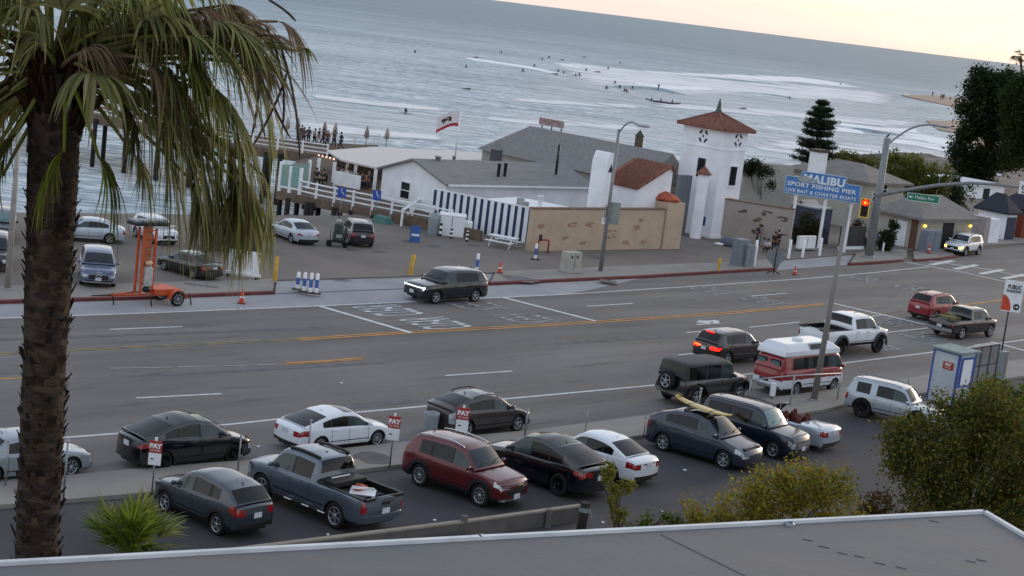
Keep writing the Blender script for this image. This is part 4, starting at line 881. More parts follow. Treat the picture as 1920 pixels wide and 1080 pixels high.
# tools in the grey pickup bed
hd = math.radians(141); fw = Vector((math.cos(hd), math.sin(hd), 0)); lf = Vector((-fw.y, fw.x, 0)); c0 = Vector((-5.19, 52.31, 0))
b = MB(); R3 = Matrix.Rotation(hd, 3, 'Z'); b.cbox((0, 0, .06), (.3, .45, .12), M=R3); b.cbox((0, 0, .14), (.3, .08, .04), M=R3); o = b.build('tool_case', mat('orange_case', '#b0552a', .6), bevel=.02); o.location = c0-fw*1.5+lf*-.1+Vector((0, 0, 1.12)); tag(o, 'small orange tool case lying in the grey pickup bed', 'tool case')
b = MB()
for k in range(7): a = rnd.uniform(-.6, .6); b.tube([(-.35, -.3+k*.08, .02+.03*k), (.35, -.3+k*.08+a*.3, .05+.02*k)], .02, 6)
b.box(-.4, .4, -.4, .3, -.30, .0); o = b.build('frame_pile', WHITE); o.location = c0-fw*1.75+Vector((0, 0, 1.12)); o.rotation_euler = (0, 0, hd+.7); tag(o, 'white metal frame pile lying in the grey pickup bed', 'metal frames')
b = MB(); b.box(-.55, .45, -.55, .55, 0, .27); o = b.build('cargo_box', mat('cargo_black', '#1a1b1e', .7)); o.location = c0-fw*1.62+Vector((0, 0, .83)); o.rotation_euler = (0, 0, hd); tag(o, 'low black cargo box under the tools in the grey pickup bed', 'cargo box')
# ------------------------------------------------------------------ buildings
ROOFG = mat('grey_shingle', '#82807f', .9, var=.12, vs=1.2, bump=.2, bs=8, stretch=(1, 4, 4))
ROOFG2 = mat('brown_grey_shingle', '#7d7974', .9, var=.12, vs=1.2, bump=.2, bs=8)
TILE = mat('clay_tile', '#7f5345', .85, var=.3, vs=3.5, bump=.6, bs=6)
CREAM = mat('cream_stucco', '#b1ada2', .85, var=.07, vs=.7)
CREAM2 = mat('pale_grey_stucco', '#a7a39c', .85, var=.08, vs=.6)
STONE = mat('tan_stone', '#bda891', .9, var=.08, vs=.9, bump=.3, bs=4)
STONEG = mat('grey_stone', '#a39891', .9, var=.08, vs=.9, bump=.3, bs=4)
NAVY = mat('navy_stripe', '#27335f', .7, var=.1)
WOOD = mat('dark_timber', '#57473b', .9, var=.25, vs=3, stretch=(.4, 3, 3), bump=.3, bs=10)
WOODP = mat('pile_timber', '#2c2622', .95, var=.3, vs=2)
WINGL = mat('window_glass', '#1c242c', .08, 0, 0, var=.3, vs=2)
ORG = mat('orange_paint', '#c4522a', .5, var=.12, vs=3)
YEL = mat('bollard_yellow', '#c79a20', .6, var=.12, vs=3)
def root_at(name, label, cat, P, z=.1, rz=RD, group=None): return thing(name, label, cat, (P.x, P.y, z), rz, group)
def loc(P0, P): d = XY(P)-XY(P0); return (d.dot(EV), d.dot(NV))
def quadbox(b, pts4, th, mi=0):     # roof plane with thickness, pts in order
    n = (Vector(pts4[1])-Vector(pts4[0])).cross(Vector(pts4[-1])-Vector(pts4[0])).normalized()*th
    if n.z > 0: n = -n
    k = len(pts4); vs = [tuple(p) for p in pts4]+[tuple(Vector(p)+n) for p in pts4]
    b.add(vs, [list(range(k)), list(range(k, 2*k))[::-1]]+[(i, i+k, (i+1) % k+k, (i+1) % k) for i in range(k)], mi)
def window(parent, c, w_, h, axis, frame=WHITE, name='window', th=.06, bars=0):
    """axis 'x': window lies in a plane facing -y ; 'y': facing -x"""
    f = MB(); t = .07
    def bx(a0, a1, z0, z1, d0, d1, B, mi=0):
        if axis == 'x': B.box(c[0]+a0, c[0]+a1, c[1]+d0, c[1]+d1, c[2]+z0, c[2]+z1, mi)
        else: B.box(c[0]+d0, c[0]+d1, c[1]+a0, c[1]+a1, c[2]+z0, c[2]+z1, mi)
    bx(-w_/2, w_/2, h/2-t, h/2, -th, .02, f); bx(-w_/2, w_/2, -h/2, -h/2+t, -th, .02, f); bx(-w_/2, -w_/2+t, -h/2+t, h/2-t, -th, .02, f); bx(w_/2-t, w_/2, -h/2+t, h/2-t, -th, .02, f)
    bx(-w_/2+t, w_/2-t, -.03, .03, -th, .02, f)
    for k in range(bars): a = -w_/2+(k+1)*w_/(bars+1); bx(a-.02, a+.02, -h/2+t, h/2-t, -th-.02, -th+.02, f)
    o = f.build(name, frame, parent); g = MB(); bx(-w_/2+t, w_/2-t, -h/2+t, h/2-t, -.02, .015, g); g.build('pane', WINGL, o); return o
# A: white restaurant with a grey gable roof, gable end towards the pier
A0 = XY(G(712, 371, .6)); nA = -AL(A0, NV, 830, .6); A1 = A0-NV*nA
zL, zR = HH(A0, 312), HH(A1, 342); zE = (zL+zR)/2; Am = A0-NV*nA*.5; zA = HH(Am, 297)
lenA = AL(A1, EV, 1108, 2); rA = root_at('restaurant_building', 'long low white restaurant with a grey gable roof beside the pier', 'building', A1, 0)
b = MB(); b.box(0, lenA, 0, nA, -.02, zE-.12); b.add([(0, 0, zE-.12), (0, nA, zE-.12), (0, nA/2, zA-.1), (lenA, 0, zE-.12), (lenA, nA, zE-.12), (lenA, nA/2, zA-.1)], [(0, 1, 2), (3, 5, 4)]); b.build('wall', WHITE2, rA, fix=False)
b = MB(); ov = .35; q = (zA-zE)/(nA/2)
for s in (0, 1):
    y0 = -ov if s == 0 else nA+ov; z0 = zE-ov*q; quadbox(b, [(-ov, y0, z0), (lenA+.2, y0, z0), (lenA+.2, nA/2, zA), (-ov, nA/2, zA)], .14)
ro = b.build('roof', ROOFG, rA)
MB().box(-.1, lenA, -ov-.12, -ov-.02, zE-ov*q-.15, zE-ov*q-.01).build('gutter', WHITE, rA)
yw = AL(A0, -NV, 760, 1.5); window(rA, (-.01, nA-yw, HH(A0-NV*yw, 357)), 1.15, 1.35, 'y')
for px, py, hh_, rr in ((935, 322, .9, .12), (947, 322, .9, .12), (850, 310, .35, .12), (820, 311, .25, .2)):
    g = G(px, py, zE+(zA-zE)*.6); l = loc(A1, g); zz = zE+q*min(l[1], nA-l[1]) if l[1] < nA/2 else zA-.2; MB().lathe([(rr, zz-.1), (rr, zz+hh_), (rr*1.4, zz+hh_), (rr*1.4, zz+hh_+.1), (.01, zz+hh_+.12)], (l[0], l[1], 0), n=10).build('roof_vent', DARKM if px > 900 else GALV, ro)
def cupola(parent, P0, px, pyb, pyt, zb, wpx, m, m2):
    g = G(px, pyb, zb); l = loc(P0, g); zt = HH(g, pyt); Z = (g-CO).dot(CF); w_ = wpx*Z/FPX*.72
    b = MB(); b.box(l[0]-w_/2, l[0]+w_/2, l[1]-w_/2, l[1]+w_/2, zb-.3, zb+(zt-zb)*.55); o = b.build('cupola', m, parent)
    b = MB(); h0 = zb+(zt-zb)*.55; k = w_*.62; b.add([(l[0]-k, l[1]-k, h0), (l[0]+k, l[1]-k, h0), (l[0]+k, l[1]+k, h0), (l[0]-k, l[1]+k, h0), (l[0], l[1], zt)], [(0, 1, 4), (1, 2, 4), (2, 3, 4), (3, 0, 4), (3, 2, 1, 0)]); b.build('cupola_roof', m2, o)
cupola(rA, A1, 929, 303, 262, zA-.6, 22, mat('cupola_grey', '#55555a', .8), ROOFG)
# B: big grey hip roof behind
zB = 3.6; B0 = XY(G(893, 279, zB))
def f(v):
    p = B0+EV*v[0]-NV*v[0]; x, y = PR((p.x, p.y, v[1])); return np.array([x-995, y-236])
v = np.array([8., 6.])
for _ in range(30):
    r = f(v); J = np.zeros((2, 2))
    for i in range(2):
        w_ = v.copy(); w_[i] += .01; J[:, i] = (f(w_)-r)/.01
    v -= np.linalg.solve(J, r)*.8
wB, zBr = v
Rg = B0+EV*wB-NV*wB; LB = AL(Rg, -NV, 1262, zBr); LT = LB+wB
rB = root_at('seafood_hall', 'wide grey hip roofed hall behind the white restaurant', 'building', B0, 0)
b = MB(); b.box(.4, 2*wB-.4, -LT, -.4, 0, zB-.05); b.build('wall', CREAM2, rB)
b = MB(); b.add([(0, 0, zB), (2*wB, 0, zB), (2*wB, -LT, zB), (0, -LT, zB), (wB, -wB, zBr), (wB, -LT, zBr)], [(0, 4, 1), (0, 3, 5, 4), (1, 4, 5, 2), (3, 2, 5), (0, 1, 2, 3)]); roB = b.build('roof', ROOFG, rB)
cupola(rB, B0, 1197, 272, 243, zBr-.2, 15, mat('cupola_brown', '#5a4c3e', .8), mat('cupola_cap', '#45443c', .8))
l = loc(B0, G(1045, 304, zB+1)); MB().tube([(l[0], l[1], zB), (l[0], l[1], zB+2.4)], .1, 8).build('roof_vent', DARKM, roB)
g = G(1033, 240, zBr); l = loc(B0, g); sg = thing('roof_sign', 'small white rooftop sign seen from behind on the grey hall ridge', 'sign', (g.x, g.y, zBr-.05), RD-math.pi/2)
MB().box(-1.5, 1.5, -.05, .05, .2, .8).build('board', mat('sign_back', '#a89a98', .7, col2='#8b6a66', vs=4), sg)
for x in (-1.2, 0, 1.2): MB().box(x-.04, x+.04, .055, .12, -.3, .7).build('strut', DARKM, sg)
# C: striped storage enclosure
C0 = XY(G(993, 458, .1)); C1 = XY(G(806, 418, .1)); 
C1 = C0+(C1-C0)*1.0; dC = (C1-C0).normalized(); lenC = AL(C0, dC, 806, 1); hC0 = HH(C0, 394); hC1 = HH(C0+dC*lenC, 358); hC = max(2.2, (hC0+hC1)/2)
aC = math.atan2(dC.y, dC.x); rC = thing('striped_enclosure', 'navy and white vertically striped enclosure beside the picnic table', 'building', (C0.x, C0.y, .1), aC)
b = MB(); b.box(0, lenC, -.12, 0, 0, hC); b.build('wall', WHITE, rC)
ns = 15; b = MB()
for i in range(ns):
    x = (i+.25)*lenC/ns; b.box(x, x+lenC/ns*.42, .0, .012, .02, hC-.01)
b.build('stripes', NAVY, rC); 
b = MB(); b.box(-.02, lenC+.05, -.14, .03, hC, hC+.07); b.build('coping', WHITE, rC)
b = MB(); b.box(.1, lenC*.7, -7.5, -.14, hC-.6, hC-.35); b.build('flat_roof', WHITE, rC)
b = MB()
for k in range(9): b.box(lenC*.0-.9-k*.55, -.65-k*.55, -.3, -.26, hC-.1, hC+.12) if 0 else b.box(.25, .30, -.6-k*.62, -.32-k*.62, hC-.34, hC-.1)
for x, y, s in ((1.8, -1.6, .5), (3.2, -3.2, .4)):
    b = MB(); b.box(x, x+s, y-s, y, hC-.35, hC+.15); b.build('roof_unit', mat('unit_grey', '#8e8f90', .6), rC)
b = MB(); b.lathe([(.16, hC-.3), (.16, hC+.6), (.22, hC+.6), (.22, hC+.7), (.01, hC+.72)], (1.2, -2.6, 0), n=10); b.build('roof_vent', WHITE, rC)
# small pale lean-to beside it
D0 = XY(G(781, 398, .1)); rS = thing('pale_shed', 'small pale green white shed at the left end of the striped enclosure', 'shed', (D0.x, D0.y, .1), aC)
b = MB(); b.box(-.15, .95, -1.2, 0, 0, HH(D0, 360)-.1); b.build('wall', mat('shed_pale', '#b7c2c0', .7), rS); b = MB(); b.box(-.2, 1.0, -1.3, .1, HH(D0, 360)-.1, HH(D0, 360)); b.build('roof', WHITE, rS)
# D: tan stone wall with pier at its right end
W0 = XY(G(993, 471, .1)); lW = AL(W0, EV, 1238, .1); hW = .5*(HH(W0, 402)+HH(W0+EV*lW, 390)); rW = root_at('stone_wall', 'tan stone garden wall with patches of red brick showing through', 'wall', W0)
b = MB(); b.box(0, lW, 0, .45, 0, hW); b.build('wall', STONE, rW)
b = MB(); b.box(-.05, lW+.02, -.05, .5, hW, hW+.09); b.build('coping', mat('coping_tile', '#7c6455', .9, var=.2, vs=4), rW)
BRK = mat('brick_patch', '#a2836a', .9, var=.3, vs=6)
bp = []
for i, (px, py, w_, h_) in enumerate(((1070, 422, .9, .35), (1102, 421, .7, .35), (1146, 440, 1.2, .8), (1192, 427, .8, .4), (1096, 453, .8, .35), (1174, 455, .6, .25), (1208, 454, .5, .3), (1198, 413, .3, .3), (1012, 424, .35, .3), (1060, 446, .6, .2))):
    s = AL(W0, EV, px, 1); z = HH(W0+EV*s, py)-.1; b = MB()
    for k in range(9):
        x = s+rnd.uniform(-w_/2, w_/2)*.8; zz = z+rnd.uniform(-h_/2, h_/2)*.8; b.box(x-.14, x+.17, -.012-.002*k, 0, zz-.06, zz+.06)
    b.build('brick_patch', BRK, rW)
lP = AL(W0, EV, 1270, .1); rP = root_at('stone_gate_pier', 'square tan stone gate pier topped with a faded orange cover', 'gate pier', W0+EV*(lW+.05))
hP = HH(W0+EV*lW, 380)-.1; b = MB(); b.box(0, lP-lW, -.15, 2.4, 0, hP); b.build('pier_body', STONE, rP)
b = MB(); nP = 14; vs = []
for k, (rr, zz) in enumerate(((1.0, 0), (1.05, .18), (.7, .42), (.1, .62))):
    for i in range(nP): a = i/nP*2*math.pi; vs.append(((lP-lW)/2+rr*(lP-lW)*.5*math.cos(a)*rnd.uniform(.9, 1.08), 1.1+rr*1.25*math.sin(a)*rnd.uniform(.9, 1.08), hP+zz+rnd.uniform(0, .08)))
b.add(vs, [(k*nP+i, k*nP+(i+1) % nP, (k+1)*nP+(i+1) % nP, (k+1)*nP+i) for k in range(3) for i in range(nP)]+[tuple(range(3*nP, 4*nP))]); b.build('cover', mat('orange_cover', '#a8573c', .9, var=.15), rP)
# E: small white house with clay tile roof
Q = XY(G(1181, 462, .1)); nE = AL(Q, NV, 1128, 3); zQ = .5*(HH(Q, 349)+HH(Q+NV*nE, 336)); eE = AL(Q, EV, 1253, 5); zER = HH(Q+EV*eE, 309)
rE = root_at('gate_house', 'small white house with a sloping clay tile roof behind the stone wall', 'building', Q, 0)
b = MB(); x2 = eE*1.12; b.box(0, x2, 0, nE, 0, zQ-.1); b.add([(0, 0, zQ-.1), (x2, 0, zQ-.1), (x2, 0, zER-.5), (eE, 0, zER-.12), (0, nE, zQ-.1), (x2, nE, zQ-.1), (x2, nE, zER-.5), (eE, nE, zER-.12)], [(0, 1, 2, 3), (4, 7, 6, 5), (1, 5, 6, 2)]); b.build('wall', WHITE2, rE, fix=False)
b = MB(); quadbox(b, [(-.3, -.25, zQ-.1), (-.3, nE+.25, zQ-.1), (eE, nE+.25, zER), (eE, -.25, zER)], .16); quadbox(b, [(x2+.2, -.25, zER-.45), (x2+.2, nE+.25, zER-.45), (eE, nE+.25, zER), (eE, -.25, zER)], .16); roE = b.build('roof', TILE, rE)
b = MB()
for k in range(int((nE+.5)/.28)):
    y = -.2+k*.28; b.tube([(-.33, y, zQ-.07), (eE, y, zER+.03)], .055, 6)
b.build('tile_rolls', TILE, roE)
# bell gable / chimney stack
Qc = XY(G(1119, 458, .1)); rc = root_at('white_bell_gable', 'tall narrow white stack with an arched top left of the tiled house', 'chimney', Qc, 0)
wc = AL(Qc, EV, 1141, 4); wc = max(.8, min(1.25, wc)); zc = HH(Qc, 300); zt_ = HH(Qc, 287)
pts = [(0, 0), (wc, 0), (wc, zc-.3), (wc*.92, zc+.05), (wc*.7, zt_), (wc*.3, zt_), (wc*.08, zc+.05), (0, zc-.3)]
b = MB(); n = len(pts); vs = [(x, 0, z) for x, z in pts]+[(x, 1.5, z) for x, z in pts]; b.add(vs, [list(range(n))[::-1], list(range(n, 2*n))]+[(i, (i+1) % n, n+(i+1) % n, n+i) for i in range(n)]); b.build('stack', WHITE2, rc)
b = MB(); b.add([(wc*.25, -.012, zc-.9), (wc*.85, -.012, zc-.9), (wc*.55, -.012, zc-.25)], [(0, 1, 2)]); b.build('vent_opening', DARKM, rc)
# F: tower
TC = XY(G(1331, 447, .1)); nT_ = AL(TC, NV, 1272, 5); eT = AL(TC, EV, 1394, 6); zT = HH(TC, 243)
rT = root_at('entrance_tower', 'square white tower with a clay tile pyramid roof and dark spire', 'tower', TC, 0)
b = MB(); b.box(0, eT, 0, nT_, 0, zT); wallT = b.build('wall', WHITE2, rT)
zb = HH(TC, 281); b = MB(); b.box(-.05, eT+.05, -.05, nT_+.05, zb-.06, zb+.06); b.build('string_course', WHITE2, rT)
ap = HH(TC+EV*eT*.5+NV*nT_*.5, 209); o_ = .45
b = MB(); v4 = [(-o_, -o_, zT), (eT+o_, -o_, zT), (eT+o_, nT_+o_, zT), (-o_, nT_+o_, zT), (eT/2, nT_/2, ap)]; b.add(v4+[(x, y, z-.16) for x, y, z in v4[:4]], [(0, 1, 4), (1, 2, 4), (2, 3, 4), (3, 0, 4), (8, 7, 6, 5), (0, 5, 6, 1), (1, 6, 7, 2), (2, 7, 8, 3), (3, 8, 5, 0)]); roT = b.build('roof', TILE, rT)
b = MB()
for i in range(4):
    A_4, B_4 = Vector(v4[i]), Vector(v4[(i+1) % 4]); C_4 = Vector(v4[4])
    for k in range(1, 16):
        t = k/16; base = A_4.lerp(B_4, t); m_ = 1-abs(2*t-1); top_ = base+(C_4-A_4.lerp(B_4, .5))*m_
        if m_ > .1: b.tube([base, top_], .05, 5)
    b.tube([A_4, C_4], .09, 6)
b.build('tile_rolls', TILE, roT)
tipz = HH(TC+EV*eT*.5+NV*nT_*.5, 184); MB().lathe([(.24, ap-.15), (.26, ap+.1), (.18, ap+.25), (.17, ap+.45), (.03, tipz)], (eT/2, nT_/2, 0), n=8).build('spire', mat('patina', '#4f5f5b', .6, .3), rT)
def quatre(axis, c, r):
    b = MB()
    for k in range(4):
        a0 = k*math.pi/2+math.pi/4-.52; pts = []
        for rr, rng_ in ((r, np.linspace(a0, a0+1.04, 6)), (r*.62, np.linspace(a0+1.04-.25, a0+.25, 4))):
            for a in rng_: pts.append((rr*math.cos(a), rr*math.sin(a)*1.15))
        q = [(c[0]+x, c[1]-.02, c[2]+z) if axis == 'x' else (c[0]-.02, c[1]+x, c[2]+z) for x, z in pts]; b.add(q, [list(range(len(q)))])
    q = [(r*.2, 0), (0, r*.3), (-r*.2, 0), (0, -r*.3)]; q = [(c[0]+x, c[1]-.02, c[2]+z) if axis == 'x' else (c[0]-.02, c[1]+x, c[2]+z) for x, z in q]; b.add(q, [(0, 1, 2, 3)])
    b.build('rose_opening', DARKM, rT, fix=False)
zq = HH(TC, 262); quatre('y', (0, nT_*.5, zq), .48); quatre('x', (eT*.62, 0, HH(TC+EV*eT*.6, 263)), .48)
zw = HH(TC+EV*eT*.6, 330); window(rT, (eT*.6, -.0, zw), .75, 1.5, 'x', DARKM, bars=2); window(rT, (0, nT_*.45, HH(TC+NV*nT_*.45, 314)), .75, 1.5, 'y', DARKM, bars=2)
MB().box(eT*.6-.45, eT*.6+.45, -.14, 0, zw-.9, zw-.76).build('sill', WHITE2, rT); MB().box(eT*.6-.5, eT*.6+.5, -.12, 0, zw+.76, zw+.84).build('lintel', WHITE2, rT)
MB().box(-.02, .02, nT_*.2-.15, nT_*.2+.15, 1.0, 1.7).build('blue_plaque', mat('plaque_blue', '#2c4a8c', .4), rT)
b = MB(); b.box(-.08, eT+.08, -.08, nT_+.08, 0, .35); b.build('plinth', WHITE2, rT)
g = G(1303, 446, .1); tz = HH(g, 326); tu = thing('corner_turret', 'slim round white turret with a small clay cone cap beside the tower', 'turret', (g.x, g.y, 0), 0)
MB().lathe([(.45, 0), (.43, tz)], n=16).build('wall', WHITE2, tu); MB().lathe([(.62, tz-.05), (.62, tz+.02), (.01, HH(g, 311))], n=16).build('cap', TILE, tu)
Gs = XY(G(1262, 439, .1)); sE = AL(Gs, EV, 1290, 2); rg = root_at('link_wall', 'wall painted shade grey between the stone pier and the white tower', 'wall', Gs, 0); MB().box(0, max(1, sE), 0, .4, 0, HH(Gs, 329)).build('wall', mat('painted_shade_grey', '#74787f', .85, var=.05), rg)  # the shade of this recess is put into the wall's grey colour
b = MB(); 
# G: grey stone wall right of the tower
K0 = XY(G(1345, 446, .1)); K1 = XY(G(1478, 468, .1)); dK = (K1-K0).normalized(); lK = (K1-K0).length; hK = .5*(HH(K0, 371)+HH(K1, 396)); rk = thing('forecourt_wall', 'grey brown stone forecourt wall right of the white tower', 'wall', (K0.x, K0.y, 0), math.atan2(dK.y, dK.x))
MB().box(0, lK, 0, .4, 0, hK).build('wall', STONEG, rk); MB().box(-.02, lK+.03, -.06, .46, hK, hK+.1).build('coping', mat('coping_tile'), rk) if 'coping_tile' in MATS else None
b = MB()
for i in range(7):
    x = rnd.uniform(.8, lK-.6); z = rnd.uniform(.6, hK-.5)
    for k in range(6): xx = x+rnd.uniform(-.35, .35); zz = z+rnd.uniform(-.15, .15); b.box(xx-.15, xx+.15, -.014-.002*k, 0, zz-.05, zz+.05)
b.build('brick_patches', mat('brick_dull', '#5d4a40', .9, var=.3, vs=6), rk)
J0 = XY(G(1383, 405, .1)); J1 = XY(G(1475, 412, .1)); dJ = (J1-J0).normalized(); rj = thing('garden_wall', 'tall pale plaster garden wall draped with dark creeper behind the forecourt', 'wall', (J0.x, J0.y, 0), math.atan2(dJ.y, dJ.x))
lJ = (J1-J0).length; hJ = HH(J0, 303); MB().box(0, lJ, 0, .4, 0, hJ).build('wall', CREAM2, rj)
# ------------------------------------------------------------------ houses on the right
def hip(name, label, C, a, bb, h, rh, wm, rm, ov=.6, group=None, ridge='n'):
    r = root_at(name, label, 'house', C, 0, group=group)
    MB().box(0, a, 0, bb, 0, h).build('wall', wm, r)
    x0, x1, y0, y1 = -ov, a+ov, -ov, bb+ov; w_ = min(x1-x0, y1-y0)/2
    if (y1-y0) > (x1-x0): p, q = ((x0+x1)/2, y0+w_), ((x0+x1)/2, y1-w_)
    else: p, q = (x0+w_, (y0+y1)/2), (x1-w_, (y0+y1)/2)
    v = [(x0, y0, h), (x1, y0, h), (x1, y1, h), (x0, y1, h), (*p, rh), (*q, rh)]
    if (y1-y0) > (x1-x0): f = [(0, 1, 4), (1, 2, 5, 4), (2, 3, 5), (3, 0, 4, 5)]
    else: f = [(0, 1, 5, 4), (1, 2, 5), (2, 3, 4, 5), (3, 0, 4)]
    b = MB(); b.add(v+[(x, y, z-.2) for x, y, z in v[:4]], f+[(9, 8, 7, 6), (0, 6, 7, 1), (1, 7, 8, 2), (2, 8, 9, 3), (3, 9, 6, 0)]); ro = b.build('roof', rm, r); return r, ro
H1 = XY(G(1615, 432, .1)); zh = HH(H1, 341); a1 = AL(H1, EV, 1706, zh); n1 = AL(H1, NV, 1473, zh)
rH, roH = hip('beach_house', 'cream house with a grey hip roof and white chimney behind the pier sign', H1, a1-.8, n1-.8, zh, zh+1.3, CREAM, ROOFG2)
for px, py in ((1655, 352), (1640, 366)): s = AL(H1, EV, px, 3); window(rH, (s, 0, HH(H1+EV*s, py+3)), 1.0, .9, 'x')
for px in (1500, 1560): s = AL(H1, NV, px, 3); window(rH, (0, s, zh-1.3), 1.6, 1.2, 'y')
g = G(1533, 306, zh+1); l = loc(H1, g); zc2 = HH(g, 285); b = MB(); b.box(l[0]-.7, l[0]+.7, l[1]-.5, l[1]+.5, zh, zc2); ch = b.build('chimney', WHITE2, roH); b = MB(); b.box(l[0]-.8, l[0]+.8, l[1]-.6, l[1]+.6, zc2, zc2+.25); b.build('chimney_cap', mat('cap_dark', '#514a44', .9), ch)
H2 = XY(G(1720, 468, .1)); z2 = HH(H2, 409); a2 = AL(H2, EV, 1826, z2); n2_ = AL(H2, NV, 1648, z2)
rG, roG = hip('garage_block', 'cream garage block with a brown grey hip roof and two lit wall lamps', H2, a2, n2_, z2, z2+1.7, CREAM, ROOFG2, .5)
def doorp(root, x0, x1, z1, m, name='garage_door', y=-.03, nested=True):
    b = MB(); b.box(x0, x1, y, .0, .03, z1); return b.build(name, m, root)
def sx_(P, d, px, z=1): return AL(P, d, px, z)
doorp(rG, sx_(H2, EV, 1737), sx_(H2, EV, 1759), 2.3, mat('door_cream', '#a8a390', .7), 'garage_door'); doorp(rG, sx_(H2, EV, 1764), sx_(H2, EV, 1785), 2.4, mat('doorway_shade', '#2e2c30', .9), 'open_doorway'); doorp(rG, sx_(H2, EV, 1789), sx_(H2, EV, 1818), 2.3, mat('door_cream'  , '#a8a390'), 'garage_door')  # open doorway is a flat dark panel, its inner shade painted in
s0, s1 = sx_(H2, NV, 1698), sx_(H2, NV, 1672); b = MB(); b.box(-.04, 0, s0, s1, .05, 2.25); b.build('garage_door', WHITE, rG)
b = MB(); b.box(-.05, .0, .3, s0-.4, 0, z2-.25); b.build('wall_panel', mat('rust_brown', '#6e4d3d', .9, var=.2, vs=3), rG)
for px in (1733, 1818):
    s = AL(H2, EV, px, 2.4); o = MB().cbox((s, -.12, HH(H2+EV*s, 422)), (.14, .14, .2)).build('wall_lamp', DARKM, rG); MB().ball((s, -.14, HH(H2+EV*s, 423)), .13, 6).build('bulb', mat('warm_bulb', '#ffe08a', .3, emit='#ffcf4a', es=3, var=0), o)
H3 = XY(G(1880, 450, .1)); z3 = HH(H3, 398); r3, ro3 = hip('dark_roofed_house', 'white house with a dark blue roof and navy garage door near the right edge', H3, AL(H3, EV, 1906, 2), AL(H3, NV, 1834, 2), z3, z3+1.6, WHITE2, mat('blue_black_roof', '#2a2d38', .8, var=.1), .4)
doorp(r3, .15, AL(H3, EV, 1903, 1)-.1, z3-.5, mat('navy_door', '#343a4c', .7), 'garage_door')
H3b = XY(G(1842, 457, .1)); r3b = root_at('white_boundary_wall', 'white stepped boundary wall between the garages and the navy door', 'wall', H3b, 0); MB().box(0, AL(H3b, EV, 1853, 1), 0, 5, 0, HH(H3b, 408)).build('wall', mat('pinkish_wall', '#a29a98', .85), r3b); s = AL(H3b, EV, 1858, 1); MB().box(s, AL(H3b, EV, 1877, 1), .2, 5, 0, HH(H3b, 412)).build('wall', WHITE2, r3b)
H4 = XY(G(1913, 447, .1)); r4, _ = hip('red_brown_house', 'red brown house front cut by the right edge of the picture', H4, 9, 3, HH(H4, 392), HH(H4, 380)+1, mat('red_brown', '#7d3d2c', .8, var=.15), mat('blue_black_roof', '#2a2d38'), .3)
H5 = XY(G(1815, 372, .1)); z5 = HH(H5, 348); r5 = root_at('white_upper_house', 'white flat roofed house standing behind the dark blue roof', 'house', H5, 0); MB().box(0, 8, 0, 8, 0, z5).build('wall', WHITE2, r5); MB().box(-.3, 8.3, -.3, 8.3, z5, z5+.25).build('roof', WHITE, r5); MB().box(3.2, 4.6, -.05, 0, z5-2.2, z5-.3).build('window', WINGL, r5)
H6 = XY(G(1745, 335, .1)); z6 = HH(H6, 314); r6, _ = hip('distant_house', 'pale house with a grey roof just left of the big dark tree', H6, 14, 9, z6-.4, z6+.8, CREAM2, ROOFG2, .4)
H7 = XY(G(1700, 318, .1)); z7 = HH(H7, 305); r7, _ = hip('distant_house', 'low brown roofed house seen over the hedge against the sea', H7, 18, 10, z7-.5, z7+.9, mat('brown_wall', '#5f544c', .9), mat('brown_roof', '#5b544f', .9, var=.1), .3)
# little orange gable seen below the pier sign
H8 = XY(G(1513, 452, .1)); r8 = root_at('red_gabled_kiosk', 'small kiosk with a faded orange gable below the pier sign', 'kiosk', H8, 0); e8 = AL(H8, EV, 1543, 2); n8 = AL(H8, NV, 1484, 2); h8 = HH(H8, 398); p8 = HH(H8+NV*n8*.5, 374)
MB().box(0, e8, 0, n8, 0, h8).build('wall', mat('kiosk_tan', '#7d6c60', .85, var=.12), r8); b = MB(); b.add([(0, 0, h8), (0, n8, h8), (0, n8/2, p8-.1)], [(0, 1, 2)]); b.build('gable', mat('orange_faded', '#9c5a40', .85, var=.12), r8, fix=False)
b = MB(); quadbox(b, [(-.3, -.3, h8-.1), (e8, -.3, h8-.1), (e8, n8/2, p8), (-.3, n8/2, p8)], .1); quadbox(b, [(-.3, n8+.3, h8-.1), (e8, n8+.3, h8-.1), (e8, n8/2, p8), (-.3, n8/2, p8)], .1); b.build('roof', CREAM2, r8)
Hf = XY(G(1572, 468, .1)); rf = root_at('garden_fence', 'low dark fence with a white top rail behind the pier sign posts', 'fence', Hf, 0); MB().box(0, AL(Hf, EV, 1622, 1), 0, .1, .35, 2.0).build('panel', mat('fence_dark', '#3b3a3c', .8, var=.25, vs=2), rf); MB().box(0, AL(Hf, EV, 1622, 1), -.03, .13, 0, .35).build('base_rail', WHITE, rf)
Hg = XY(G(1562, 462, .1)); rg2 = root_at('blue_shed', 'dark blue grey shed standing between the pier sign posts', 'shed', Hg+NV*1, 0); MB().box(-1.7, .6, 0, 2.5, 0, 3.0).build('wall', mat('blue_grey', '#3f4658', .8, var=.25, vs=1.5), rg2); MB().box(-1.8, .7, -.1, 2.6, 3.0, 3.12).build('roof', GALV, rg2)
